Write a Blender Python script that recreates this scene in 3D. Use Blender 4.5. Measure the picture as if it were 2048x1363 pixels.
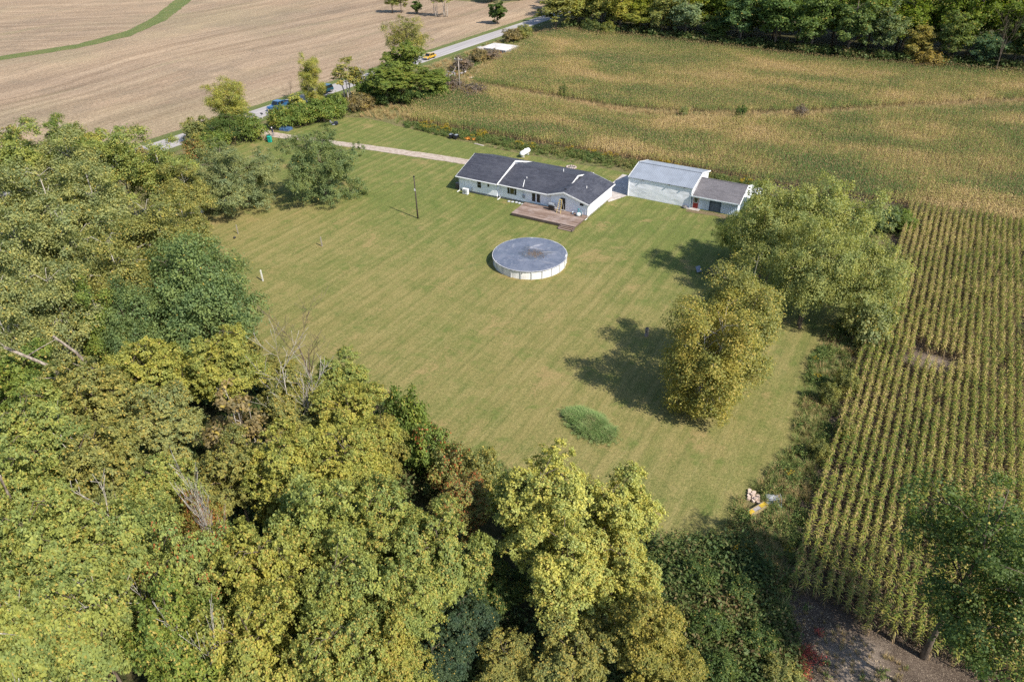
import bpy, math, random
import numpy as np
from mathutils import Vector, Matrix, noise as mnoise

sc = bpy.context.scene
for o in list(bpy.data.objects):
    bpy.data.objects.remove(o)
R_ = math.radians
rng = np.random.default_rng(7)
random.seed(7)

# ------------------------------------------------------------------ camera, sky, sun
CAM_H = 45.0
pitch, yaw, roll = R_(34.07), R_(30.95), R_(-1.18)
fw = Vector((-math.sin(yaw) * math.cos(pitch), math.cos(yaw) * math.cos(pitch), -math.sin(pitch)))
rt = Vector((math.cos(yaw), math.sin(yaw), 0))
up = rt.cross(fw)
rt2 = rt * math.cos(roll) + up * math.sin(roll)
up2 = -rt * math.sin(roll) + up * math.cos(roll)
cam_d = bpy.data.cameras.new('drone_camera')
cam_d.sensor_fit = 'HORIZONTAL'
cam_d.sensor_width = 36.0
cam_d.lens = 1398.5 / 2048 * 36.0
cam_d.clip_start = 0.5
cam_d.clip_end = 6000
cam = bpy.data.objects.new('drone_camera', cam_d)
m = Matrix((rt2, up2, -fw)).transposed().to_4x4()
m.translation = Vector((0, 0, CAM_H))
cam.matrix_world = m
sc.collection.objects.link(cam)
sc.camera = cam

SUN_EL, SUN_AZ = R_(45.2), R_(-12.0)
sun_dir = Vector((math.cos(SUN_EL) * math.cos(SUN_AZ), math.cos(SUN_EL) * math.sin(SUN_AZ), math.sin(SUN_EL)))
w = bpy.data.worlds.new('World')
sc.world = w
w.use_nodes = True
nt = w.node_tree
sky = nt.nodes.new('ShaderNodeTexSky')
sky.sky_type = 'NISHITA'
sky.sun_disc = False
sky.sun_elevation = SUN_EL
sky.sun_rotation = math.atan2(sun_dir.x, sun_dir.y)
sky.air_density = 1.0
sky.dust_density = 0.6
sky.ozone_density = 1.0
nt.links.new(sky.outputs[0], nt.nodes['Background'].inputs['Color'])
nt.nodes['Background'].inputs['Strength'].default_value = 0.13
sd = bpy.data.lights.new('sun', 'SUN')
sd.energy = 5.0
sd.angle = R_(0.53)
sd.color = (1.0, 0.93, 0.82)
so = bpy.data.objects.new('sun', sd)
so.rotation_euler = (-sun_dir).to_track_quat('-Z', 'Y').to_euler()
so.location = (60, -10, 120)
sc.collection.objects.link(so)

sc.view_settings.view_transform = 'Standard'
sc.view_settings.look = 'None'
sc.view_settings.gamma = 1.0
sc.view_settings.exposure = 0.63
sc.view_settings.use_curve_mapping = False
sc.render.filter_size = 1.2
sc.cycles.max_bounces = 6
sc.cycles.diffuse_bounces = 3
sc.cycles.glossy_bounces = 2
sc.cycles.transmission_bounces = 3
sc.cycles.use_denoising = False
sc.cycles.denoiser = 'OPENIMAGEDENOISE'
sc.cycles.denoising_input_passes = 'RGB_ALBEDO_NORMAL'

# ------------------------------------------------------------------ node helpers
class NB:
    def __init__(s, name):
        s.m = bpy.data.materials.new(name)
        s.m.use_nodes = True
        s.t = s.m.node_tree
        s.bsdf = s.t.nodes['Principled BSDF']
        s.out = s.t.nodes['Material Output']
    def n(s, kind, **kw):
        x = s.t.nodes.new('ShaderNode' + kind)
        for k, v in kw.items():
            setattr(x, k, v)
        return x
    def link(s, a, b):
        if isinstance(a, (int, float)):
            b.default_value = a
        elif isinstance(a, (tuple, list)):
            b.default_value = tuple(a) if len(a) == len(b.default_value) else tuple(a) + (1.0,)
        else:
            s.t.links.new(a, b)
    def pos(s):
        return s.n('NewGeometry').outputs['Position']
    def obj(s):
        return s.n('TexCoord').outputs['Object']
    def rnd(s):
        return s.n('NewGeometry').outputs['Random Per Island']
    def map(s, v, scale=(1, 1, 1), rot=(0, 0, 0), loc=(0, 0, 0)):
        x = s.n('Mapping')
        s.link(v, x.inputs[0])
        x.inputs['Scale'].default_value = scale
        x.inputs['Rotation'].default_value = rot
        x.inputs['Location'].default_value = loc
        return x.outputs[0]
    def noise(s, v, scale, detail=3, rough=0.55, dist=0.0):
        x = s.n('TexNoise')
        s.link(v, x.inputs['Vector'])
        x.inputs['Scale'].default_value = scale
        x.inputs['Detail'].default_value = detail
        x.inputs['Roughness'].default_value = rough
        x.inputs['Distortion'].default_value = dist
        return x.outputs['Fac']
    def wave(s, v, scale, dist=0, dscale=1, direction='X', detail=2):
        x = s.n('TexWave', bands_direction=direction)
        s.link(v, x.inputs['Vector'])
        x.inputs['Scale'].default_value = scale
        x.inputs['Distortion'].default_value = dist
        x.inputs['Detail Scale'].default_value = dscale
        x.inputs['Detail'].default_value = detail
        return x.outputs['Fac']
    def mix(s, f, a, b, mode='MIX'):
        x = s.n('Mix', data_type='RGBA', blend_type=mode)
        s.link(f, x.inputs[0])
        s.link(a, x.inputs[6])
        s.link(b, x.inputs[7])
        return x.outputs[2]
    def math(s, op, a, b=0.0, clamp=False):
        x = s.n('Math', operation=op, use_clamp=clamp)
        s.link(a, x.inputs[0])
        s.link(b, x.inputs[1])
        return x.outputs[0]
    def step(s, v, lo, hi):
        x = s.n('MapRange')
        s.link(v, x.inputs[0])
        x.inputs[1].default_value = lo
        x.inputs[2].default_value = hi
        x.interpolation_type = 'SMOOTHSTEP'
        return x.outputs[0]
    def lin(s, v, lo, hi):
        x = s.n('MapRange')
        s.link(v, x.inputs[0])
        x.inputs[1].default_value = lo
        x.inputs[2].default_value = hi
        return x.outputs[0]
    def xyz(s, v):
        x = s.n('SeparateXYZ')
        s.link(v, x.inputs[0])
        return x.outputs
    def bump(s, h, strength=0.5, dist=0.05):
        x = s.n('Bump')
        s.link(h, x.inputs['Height'])
        x.inputs['Strength'].default_value = strength
        x.inputs['Distance'].default_value = dist
        s.t.links.new(x.outputs[0], s.bsdf.inputs['Normal'])
    def done(s, col, rough=0.8, spec=0.3, metal=0.0):
        s.link(col, s.bsdf.inputs['Base Color'])
        s.link(rough, s.bsdf.inputs['Roughness'])
        s.bsdf.inputs['Specular IOR Level'].default_value = spec
        s.bsdf.inputs['Metallic'].default_value = metal
        return s.m

MATS = {}
def plain(name, col, rough=0.6, spec=0.4, metal=0.0, var=0.12, vs=3.0):
    """a painted / moulded surface with slight uneven wear"""
    if name in MATS:
        return MATS[name]
    b = NB(name)
    f = b.noise(b.obj(), vs, 4, 0.6)
    dark = tuple(c * (1 - 2 * var) for c in col)
    lite = tuple(min(1, c * (1 + var)) for c in col)
    MATS[name] = b.done(b.mix(b.step(f, 0.3, 0.7), dark, lite), rough, spec, metal)
    return MATS[name]

# ------------------------------------------------------------------ mesh helpers
C = sc.collection
class MB:
    def __init__(s):
        s.v, s.f, s.mi = [], [], []
        s.cur = 0
    def add(s, vs, fs):
        b = len(s.v)
        s.v += [tuple(p) for p in vs]
        for f in fs:
            s.f.append(tuple(b + i for i in f))
            s.mi.append(s.cur)
        return s
    def box(s, x0, x1, y0, y1, z0, z1, M=None):
        vs = [Vector(p) for p in ((x0, y0, z0), (x1, y0, z0), (x1, y1, z0), (x0, y1, z0), (x0, y0, z1), (x1, y0, z1), (x1, y1, z1), (x0, y1, z1))]
        if M is not None:
            vs = [M @ p for p in vs]
        return s.add(vs, [(0, 3, 2, 1), (4, 5, 6, 7), (0, 1, 5, 4), (1, 2, 6, 5), (2, 3, 7, 6), (3, 0, 4, 7)])
    def bar(s, a, b, wx, wz):
        """a rectangular bar from a to b"""
        a, b = Vector(a), Vector(b)
        d = (b - a).normalized()
        u = d.cross(Vector((0, 0, 1)))
        if u.length < 1e-3:
            u = Vector((1, 0, 0))
        u.normalize()
        n = u.cross(d)
        u, n = u * wx / 2, n * wz / 2
        vs = [a - u - n, a + u - n, a + u + n, a - u + n, b - u - n, b + u - n, b + u + n, b - u + n]
        return s.add(vs, [(0, 1, 2, 3), (7, 6, 5, 4), (0, 4, 5, 1), (1, 5, 6, 2), (2, 6, 7, 3), (3, 7, 4, 0)])
    def tube(s, pts, rad, n=6, cap=True):
        pts = [Vector(p) for p in pts]
        rings = []
        base = len(s.v)
        for i, p in enumerate(pts):
            d = (pts[min(i + 1, len(pts) - 1)] - pts[max(i - 1, 0)]).normalized()
            a = Vector((0, 0, 1)) if abs(d.z) < 0.9 else Vector((1, 0, 0))
            u = d.cross(a).normalized()
            v = d.cross(u)
            r = rad[i] if isinstance(rad, (list, tuple)) else rad
            for k in range(n):
                t = 2 * math.pi * k / n
                s.v.append(tuple(p + u * (r * math.cos(t)) + v * (r * math.sin(t))))
        for i in range(len(pts) - 1):
            for k in range(n):
                a0 = base + i * n + k
                a1 = base + i * n + (k + 1) % n
                s.f.append((a0, a0 + n, a1 + n, a1))
                s.mi.append(s.cur)
        if cap:
            s.f.append(tuple(base + k for k in range(n)))
            s.mi.append(s.cur)
            s.f.append(tuple(base + (len(pts) - 1) * n + k for k in reversed(range(n))))
            s.mi.append(s.cur)
        return s
    def lathe(s, prof, n=12, M=None):
        """revolve (r, z) profile about Z"""
        base = len(s.v)
        for r, z in prof:
            for k in range(n):
                t = 2 * math.pi * k / n
                p = Vector((r * math.cos(t), r * math.sin(t), z))
                s.v.append(tuple(M @ p if M is not None else p))
        for i in range(len(prof) - 1):
            for k in range(n):
                a0 = base + i * n + k
                a1 = base + i * n + (k + 1) % n
                s.f.append((a0, a1, a1 + n, a0 + n))
                s.mi.append(s.cur)
        s.f.append(tuple(base + k for k in reversed(range(n))))
        s.mi.append(s.cur)
        s.f.append(tuple(base + (len(prof) - 1) * n + k for k in range(n)))
        s.mi.append(s.cur)
        return s
    def prism(s, poly, axis, a0, a1):
        """extrude a 2-D polygon along an axis; axis 'x': poly in (y,z); 'y': poly in (x,z); 'z': poly in (x,y)"""
        def P(p, t):
            return {'x': (t, p[0], p[1]), 'y': (p[0], t, p[1]), 'z': (p[0], p[1], t)}[axis]
        n = len(poly)
        vs = [P(p, a0) for p in poly] + [P(p, a1) for p in poly]
        fs = [tuple(range(n)), tuple(range(2 * n - 1, n - 1, -1))]
        for i in range(n):
            j = (i + 1) % n
            fs.append((i, i + n, j + n, j))
        return s.add(vs, fs)
    def mesh(s, name, mats, smooth=False):
        me = bpy.data.meshes.new(name)
        me.from_pydata(s.v, [], s.f)
        for mm in (mats if isinstance(mats, (list, tuple)) else [mats]):
            me.materials.append(mm)
        if any(s.mi):
            me.polygons.foreach_set('material_index', s.mi)
        import bmesh
        bm = bmesh.new()
        bm.from_mesh(me)
        bmesh.ops.recalc_face_normals(bm, faces=bm.faces)
        bm.to_mesh(me)
        bm.free()
        if smooth:
            me.polygons.foreach_set('use_smooth', [True] * len(me.polygons))
        me.update()
        return me
    def build(s, name, mats, parent=None, world=False, smooth=False, loc=None):
        if world and parent is not None:
            L = parent.location
            s.v = [(p[0] - L.x, p[1] - L.y, p[2] - L.z) for p in s.v]
        o = bpy.data.objects.new(name, s.mesh(name, mats, smooth))
        C.objects.link(o)
        if parent is not None:
            o.parent = parent
        if loc is not None:
            o.location = loc
        return o

def tag(o, label=None, cat=None, group=None, kind=None):
    if label:
        o['label'] = label
    if cat:
        o['category'] = cat
    if group:
        o['group'] = group
    if kind:
        o['kind'] = kind
    return o
def thing(name, loc, label, cat, rz=0.0, group=None):
    o = bpy.data.objects.new(name, None)
    o.empty_display_size = 0.3
    C.objects.link(o)
    o.location = loc
    o.rotation_euler = (0, 0, rz)
    return tag(o, label, cat, group)
def copy_tree(o, parent=None):
    c = o.copy()
    C.objects.link(c)
    if parent is not None:
        c.parent = parent
    for ch in list(o.children):
        copy_tree(ch, c)
    return c

def np_mesh(name, verts, quads, mats, attrs=None, tris=False):
    """fast mesh from numpy arrays"""
    me = bpy.data.meshes.new(name)
    k = quads.shape[1]
    me.vertices.add(len(verts))
    me.vertices.foreach_set('co', np.ascontiguousarray(verts, dtype=np.float32).ravel())
    me.loops.add(quads.size)
    me.loops.foreach_set('vertex_index', np.ascontiguousarray(quads, dtype=np.int32).ravel())
    me.polygons.add(len(quads))
    me.polygons.foreach_set('loop_start', np.arange(0, quads.size, k, dtype=np.int32))
    for mm in (mats if isinstance(mats, (list, tuple)) else [mats]):
        me.materials.append(mm)
    for nm, arr in (attrs or {}).items():
        a = me.attributes.new(nm, 'FLOAT', 'POINT')
        a.data.foreach_set('value', np.ascontiguousarray(arr, dtype=np.float32))
    me.update(calc_edges=True)
    return me
def unit(a):
    return a / np.maximum(np.linalg.norm(a, axis=-1, keepdims=True), 1e-9)

def rough_poly(pts, step=1.5, amp=0.3, seed=0, closed=True):
    """resample a polygon's edges and make them uneven"""
    out = []
    n = len(pts)
    for i in range(n if closed else n - 1):
        a, b = Vector(pts[i]), Vector(pts[(i + 1) % n])
        L = (b - a).length
        k = max(1, int(L / step))
        nn = Vector((-(b - a).y, (b - a).x)).normalized()
        for j in range(k):
            p = a.lerp(b, j / k)
            q = mnoise.noise(Vector((p.x * 0.35, p.y * 0.35, seed))) + 0.6 * mnoise.noise(Vector((p.x * 1.1, p.y * 1.1, seed + 9)))
            out.append(p + nn * q * amp)
    return out
def sheet(name, pts, z, mat, kind='structure', amp=0.3, step=1.5, seed=0, label=None, cat=None):
    pp = rough_poly(pts, step, amp, seed) if amp else [Vector(p) for p in pts]
    b = MB()
    b.add([(p.x, p.y, z) for p in pp], [tuple(range(len(pp)))])
    o = b.build(name, mat)
    if o.data.polygons[0].normal.z < 0:
        o.data.flip_normals()
    o['kind'] = kind
    if label:
        o['label'] = label
    return o
def inside(pts, x, y):
    """vectorised point-in-polygon"""
    r = np.zeros(len(x), bool)
    n = len(pts)
    for i in range(n):
        x0, y0 = pts[i]
        x1, y1 = pts[(i + 1) % n]
        c = ((y0 > y) != (y1 > y)) & (x < (x1 - x0) * (y - y0) / (y1 - y0 + 1e-12) + x0)
        r ^= c
    return r

# ------------------------------------------------------------------ scatter (stuff only) with geometry nodes
def scatter(name, pts, rot, scl, variants, seed=0, label=None, tilt=0.0):
    """one 'stuff' object: points carrying copies of a few small meshes"""
    n = len(pts)
    me = bpy.data.meshes.new(name)
    me.vertices.add(n)
    me.vertices.foreach_set('co', np.ascontiguousarray(pts, dtype=np.float32).ravel())
    r = np.random.default_rng(seed)
    for nm, arr in (('rz', rot), ('sc', scl)):
        a = me.attributes.new(nm, 'FLOAT', 'POINT')
        a.data.foreach_set('value', np.ascontiguousarray(arr, dtype=np.float32))
    for nm in ('tx', 'ty'):
        a = me.attributes.new(nm, 'FLOAT', 'POINT')
        a.data.foreach_set('value', (r.normal(size=n) * tilt).astype(np.float32))
    a = me.attributes.new('ix', 'INT', 'POINT')
    a.data.foreach_set('value', r.integers(0, len(variants), n).astype(np.int32))
    o = bpy.data.objects.new(name, me)
    C.objects.link(o)
    o['kind'] = 'stuff'
    if label:
        o['label'] = label
    g = bpy.data.node_groups.new(name, 'GeometryNodeTree')
    g.interface.new_socket('Geometry', in_out='INPUT', socket_type='NodeSocketGeometry')
    g.interface.new_socket('Geometry', in_out='OUTPUT', socket_type='NodeSocketGeometry')
    N = g.nodes.new
    gi, go = N('NodeGroupInput'), N('NodeGroupOutput')
    mp = N('GeometryNodeMeshToPoints')
    ip = N('GeometryNodeInstanceOnPoints')
    jn = N('GeometryNodeJoinGeometry')
    g.links.new(gi.outputs[0], mp.inputs[0])
    g.links.new(mp.outputs[0], ip.inputs['Points'])
    for v in variants:
        oi = N('GeometryNodeObjectInfo')
        oi.inputs['Object'].default_value = v
        oi.inputs['As Instance'].default_value = False
        gt = N('GeometryNodeGeometryToInstance')
        g.links.new(oi.outputs['Geometry'], gt.inputs[0])
        g.links.new(gt.outputs[0], jn.inputs[0])
    g.links.new(jn.outputs[0], ip.inputs['Instance'])
    ip.inputs['Pick Instance'].default_value = True
    def at(nm, ty='FLOAT'):
        x = N('GeometryNodeInputNamedAttribute')
        x.data_type = ty
        x.inputs['Name'].default_value = nm
        return x.outputs[0]
    cx = N('ShaderNodeCombineXYZ')
    g.links.new(at('tx'), cx.inputs[0])
    g.links.new(at('ty'), cx.inputs[1])
    g.links.new(at('rz'), cx.inputs[2])
    er = N('FunctionNodeEulerToRotation')
    g.links.new(cx.outputs[0], er.inputs[0])
    g.links.new(er.outputs[0], ip.inputs['Rotation'])
    g.links.new(at('sc'), ip.inputs['Scale'])
    g.links.new(at('ix', 'INT'), ip.inputs['Instance Index'])
    g.links.new(ip.outputs[0], go.inputs[0])
    md = o.modifiers.new('scatter', 'NODES')
    md.node_group = g
    return o
def source(name, me):
    return bpy.data.objects.new(name, me)
# ------------------------------------------------------------------ ground materials
def mat_lawn():
    b = NB('mown_grass')
    P = b.pos()
    x, y, z = b.xyz(P)
    big = b.noise(P, 0.05, 4, 0.6)
    streak = b.noise(b.map(P, (1.0, 0.16, 1)), 0.9, 6, 0.72, 0.2)
    patch = b.noise(P, 0.33, 6, 0.72, 0.6)
    fine = b.noise(P, 3.2, 4, 0.8)
    grain = b.noise(P, 8.0, 3, 0.85)
    wob = b.noise(b.map(P, (0.2, 0.05, 1)), 1.0, 2)
    xs = b.math('ADD', x, b.math('MULTIPLY', wob, 0.9))
    def passes(u_, width, seed):
        u = b.math('DIVIDE', u_, width)
        w_ = b.n('TexWhiteNoise', noise_dimensions='1D')
        b.link(b.math('ADD', b.math('FLOOR', u), seed), w_.inputs['W'])
        fr = b.math('FRACT', u)
        edge = b.math('ABSOLUTE', b.math('SUBTRACT', fr, 0.5))
        return w_.outputs['Value'], edge
    tone, edge = passes(xs, 1.06, 3.0)
    alt = b.step(b.math('SINE', b.math('MULTIPLY', xs, math.pi / 1.06)), -0.35, 0.35)
    # cross passes: weaker, along the other direction
    tone2, edge2 = passes(b.math('ADD', y, b.math('MULTIPLY', wob, 0.8)), 1.06, 11.0)
    brk = b.noise(b.map(P, (0.9, 0.07, 1)), 1.0, 4, 0.6)
    brk2 = b.noise(b.map(P, (0.06, 0.9, 1)), 1.0, 4, 0.6)
    near = b.lin(y, 60, 100)
    dry = b.step(y, 92, 58)
    dry = b.math('ADD', b.math('MULTIPLY', dry, 0.62), b.math('MULTIPLY', b.math('SUBTRACT', big, 0.5), 2.0))
    dry = b.math('ADD', dry, b.math('MULTIPLY', b.math('SUBTRACT', patch, 0.5), 2.0))
    dry = b.math('ADD', dry, b.math('MULTIPLY', b.math('SUBTRACT', streak, 0.5), 0.9))
    dry = b.math('ADD', dry, b.math('MULTIPLY', b.math('SUBTRACT', fine, 0.5), 1.5))
    dry = b.math('ADD', dry, b.math('MULTIPLY', b.math('SUBTRACT', tone, 0.5), 0.24))
    dry = b.math('ADD', dry, b.math('MULTIPLY', b.math('SUBTRACT', tone2, 0.5), 0.16))
    dry = b.math('ADD', dry, b.math('MULTIPLY', b.math('SUBTRACT', alt, 0.5), b.math('ADD', 0.1, b.math('MULTIPLY', near, 0.2))))
    dry = b.math('ADD', dry, 0.17, True)
    green = b.mix(b.step(patch, 0.35, 0.65), (0.085, 0.138, 0.022), (0.135, 0.182, 0.036))
    tan = b.mix(b.step(streak, 0.35, 0.65), (0.25, 0.205, 0.072), (0.34, 0.27, 0.108))
    c = b.mix(dry, green, tan)
    lush = b.step(b.noise(b.map(P, (1, 0.8, 1), loc=(31, 7, 0)), 0.21, 4, 0.6), 0.62, 0.72)
    c = b.mix(b.math('MULTIPLY', lush, 0.6), c, (0.072, 0.135, 0.03))
    vp = b.n('VectorMath', operation='DISTANCE')
    b.link(P, vp.inputs[0])
    vp.inputs[1].default_value = (-41.86, 75.0, 0.02)
    ring = b.math('ADD', vp.outputs['Value'], b.math('MULTIPLY', b.math('SUBTRACT', fine, 0.5), 1.4))
    c = b.mix(b.math('MULTIPLY', b.step(ring, 5.75, 5.2), 0.7), c, (0.33, 0.235, 0.085))
    # wheel and blade-edge lines, coming and going
    fr2 = b.math('ABSOLUTE', b.math('SUBTRACT', b.math('FRACT', b.math('DIVIDE', xs, 2.12)), 0.5))
    l0 = b.math('MULTIPLY', b.step(fr2, 0.34, 0.44), b.math('ADD', 0.45, b.math('MULTIPLY', b.step(brk, 0.36, 0.62), 0.55)))
    c = b.mix(b.math('MULTIPLY', l0, b.math('ADD', 0.26, b.math('MULTIPLY', near, 0.30))), c, (0.06, 0.095, 0.018))
    l1 = b.math('MULTIPLY', b.step(edge, 0.41, 0.49), b.step(brk, 0.42, 0.6))
    c = b.mix(b.math('MULTIPLY', l1, 0.34), c, (0.06, 0.08, 0.018))
    l2 = b.math('MULTIPLY', b.step(edge, 0.12, 0.03), b.step(brk, 0.55, 0.42))
    c = b.mix(b.math('MULTIPLY', l2, 0.26), c, (0.40, 0.345, 0.165))
    l3 = b.math('MULTIPLY', b.step(edge2, 0.42, 0.49), b.step(brk2, 0.5, 0.64))
    c = b.mix(b.math('MULTIPLY', l3, 0.25), c, (0.40, 0.345, 0.165))
    c = b.mix(b.lin(fine, 0.30, 0.70), b.mix(0.42, c, (0.018, 0.028, 0.006)), b.mix(0.14, c, (0.42, 0.38, 0.14)))
    c = b.mix(b.lin(grain, 0.25, 0.75), b.mix(0.5, c, (0.02, 0.03, 0.007)), b.mix(0.2, c, (0.46, 0.42, 0.17)))
    spots = b.step(b.math('ADD', b.noise(P, 0.16, 5, 0.7, 0.4), b.math('MULTIPLY', b.math('SUBTRACT', fine, 0.5), 0.25)), 0.56, 0.68)
    c = b.mix(b.math('MULTIPLY', spots, 0.55), c, b.mix(fine, (0.24, 0.165, 0.07), (0.36, 0.26, 0.125)))
    gsp = b.step(b.math('ADD', b.noise(b.map(P, loc=(9, 3, 0)), 0.3, 5, 0.7, 0.4), b.math('MULTIPLY', b.math('SUBTRACT', fine, 0.5), 0.3)), 0.55, 0.68)
    c = b.mix(b.math('MULTIPLY', gsp, 0.5), c, b.mix(fine, (0.05, 0.09, 0.016), (0.105, 0.165, 0.035)))
    b.bump(b.math('ADD', b.math('MULTIPLY', grain, 0.6), fine), 0.8, 0.14)
    return b.done(c, 0.95, 0.1)
def mat_rough_grass(name, g1, g2, t1, amt=0.5, sc_=1.0):
    b = NB(name)
    P = b.pos()
    a = b.noise(P, 0.22 * sc_, 5, 0.68, 0.6)
    f = b.noise(P, 2.4 * sc_, 4, 0.7)
    gr = b.noise(P, 13.0 * sc_, 3, 0.75)
    d = b.math('ADD', b.math('MULTIPLY', b.math('SUBTRACT', a, 0.5), 2.2), b.math('ADD', b.math('MULTIPLY', b.math('SUBTRACT', f, 0.5), 1.3), amt), True)
    c = b.mix(d, b.mix(f, g1, g2), t1)
    c = b.mix(b.lin(gr, 0.25, 0.75), b.mix(0.45, c, (0.02, 0.022, 0.01)), b.mix(0.2, c, (0.4, 0.36, 0.2)))
    b.bump(b.math('ADD', gr, f), 0.9, 0.2)
    return b.done(c, 0.95, 0.1)
def mat_stubble(name='field_stubble', ang=0.0):
    b = NB(name)
    P = b.pos()
    warp = b.noise(P, 0.012, 2, 0.5)
    Q = b.map(P, (1, 1, 1), (0, 0, ang))
    x, y, z = b.xyz(Q)
    xs = b.math('ADD', x, b.math('MULTIPLY', warp, 26.0))
    cv = b.n('CombineXYZ')
    b.link(b.math('MULTIPLY', xs, 1.0), cv.inputs[0])
    b.link(b.math('MULTIPLY', y, 0.045), cv.inputs[1])
    V = cv.outputs[0]
    s1 = b.noise(V, 0.16, 4, 0.6)
    s2 = b.noise(V, 0.62, 5, 0.68)
    s3 = b.noise(V, 2.2, 3, 0.7)
    big = b.noise(P, 0.018, 4, 0.6)
    gr = b.noise(P, 1.3, 5, 0.85)
    f = b.math('ADD', b.math('MULTIPLY', s1, 0.5), b.math('ADD', b.math('MULTIPLY', s2, 0.35), b.math('MULTIPLY', s3, 0.3)))
    c = b.mix(b.step(f, 0.46, 0.70), (0.22, 0.145, 0.092), (0.47, 0.345, 0.235))
    c = b.mix(b.step(big, 0.46, 0.64), c, b.mix(0.55, c, (0.24, 0.22, 0.12)))
    dk = b.noise(P, 0.05, 5, 0.7, 0.5)
    c = b.mix(b.math('MULTIPLY', b.step(dk, 0.5, 0.66), 0.7), c, (0.20, 0.155, 0.105))
    pk = b.noise(b.map(P, (1, 0.3, 1), loc=(50, 9, 0)), 0.04, 5, 0.7, 0.6)
    c = b.mix(b.math('MULTIPLY', b.step(pk, 0.52, 0.66), 0.6), c, (0.34, 0.22, 0.145))
    gn = b.noise(b.map(P, (1, 0.12, 1), loc=(150, 9, 0)), 0.1, 5, 0.7, 0.6)
    c = b.mix(b.math('MULTIPLY', b.step(gn, 0.56, 0.68), 0.5), c, (0.21, 0.20, 0.09))
    c = b.mix(b.math('MULTIPLY', b.step(s2, 0.62, 0.72), 0.4), c, (0.60, 0.50, 0.36))
    c = b.mix(b.math('MULTIPLY', b.step(s1, 0.36, 0.30), 0.45), c, (0.14, 0.145, 0.06))
    c = b.mix(b.lin(gr, 0.28, 0.72), b.mix(0.6, c, (0.075, 0.05, 0.035)), b.mix(0.42, c, (0.60, 0.48, 0.34)))
    tn = b.noise(b.map(P, (1, 0.35, 1), loc=(77, 31, 0)), 0.028, 5, 0.68, 0.8)
    tv = b.lin(tn, 0.33, 0.68)
    c = b.mix(tv, b.mix(1.0, c, (0.80, 0.80, 0.81), 'MULTIPLY'), b.mix(1.0, c, (1.14, 1.12, 1.08), 'MULTIPLY'))
    s4 = b.noise(b.map(V, (1, 1, 1), loc=(13, 0, 0)), 0.34, 4, 0.62)
    c = b.mix(b.math('MULTIPLY', b.step(s4, 0.50, 0.60), 0.3), c, b.mix(1.0, c, (0.68, 0.64, 0.60), 'MULTIPLY'))
    b.bump(b.math('ADD', gr, s3), 0.8, 0.35)
    return b.done(c, 0.95, 0.1)
def mat_soil():
    b = NB('corn_soil')
    P = b.pos()
    a = b.noise(P, 0.35, 4, 0.6)
    f = b.noise(P, 5, 4, 0.7)
    g = b.noise(P, 17, 3, 0.8)
    c = b.mix(b.step(a, 0.4, 0.65), (0.085, 0.062, 0.047), (0.14, 0.105, 0.08))
    # two worn, bare places
    for cx, cy, r in ((7.6, 75.6, 2.2), (6.0, 34.5, 3.2)):
        v = b.n('VectorMath', operation='DISTANCE')
        b.link(P, v.inputs[0])
        v.inputs[1].default_value = (cx, cy, 0.01)
        dd = b.math('ADD', v.outputs['Value'], b.math('MULTIPLY', b.math('SUBTRACT', a, 0.5), 5.0))
        c = b.mix(b.step(dd, r, r - 2.6), c, (0.34, 0.275, 0.22))
    c = b.mix(b.step(g, 0.54, 0.66), c, b.mix(0.6, c, (0.66, 0.54, 0.40)))
    c = b.mix(b.lin(f, 0.3, 0.7), b.mix(0.4, c, (0.03, 0.022, 0.018)), c)
    b.bump(b.math('ADD', g, f), 1.0, 0.1)
    return b.done(c, 0.95, 0.1)
def mat_forest_floor():
    b = NB('woodland_floor')
    P = b.pos()
    f = b.noise(P, 1.7, 5, 0.7)
    g = b.noise(P, 9, 3, 0.8)
    c = b.mix(b.step(f, 0.35, 0.65), (0.03, 0.04, 0.014), (0.075, 0.062, 0.03))
    c = b.mix(b.step(g, 0.55, 0.7), c, (0.10, 0.085, 0.04))
    b.bump(f, 1.0, 0.3)
    return b.done(c, 0.95, 0.1)
def mat_road():
    b = NB('worn_asphalt')
    P = b.pos()
    # road runs along its own y axis; object space holds metres across
    x, y, z = b.xyz(b.obj())
    f = b.noise(P, 3, 4, 0.7)
    s = b.noise(b.map(b.obj(), (1.4, 0.05, 1)), 1.0, 4, 0.6)
    c = b.mix(b.step(s, 0.35, 0.65), (0.30, 0.28, 0.275), (0.40, 0.375, 0.365))
    ax = b.math('ABSOLUTE', x)
    seam = b.step(b.math('ADD', ax, b.math('MULTIPLY', b.math('SUBTRACT', b.noise(b.map(P, (1, 0.3, 1)), 0.8, 3), 0.5), 0.35)), 0.16, 0.05)
    c = b.mix(b.math('MULTIPLY', seam, 0.55), c, (0.12, 0.11, 0.11))
    tr = b.math('ABSOLUTE', b.math('SUBTRACT', ax, 1.6))
    c = b.mix(b.math('MULTIPLY', b.step(tr, 0.7, 0.1), 0.3), c, (0.24, 0.225, 0.225))
    c = b.mix(b.math('MULTIPLY', b.step(ax, 2.7, 3.2), 0.6), c, (0.36, 0.30, 0.22))
    c = b.mix(b.lin(f, 0.3, 0.7), b.mix(0.15, c, (0.1, 0.1, 0.1)), c)
    b.bump(f, 0.3, 0.02)
    return b.done(c, 0.9, 0.2)
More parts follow.
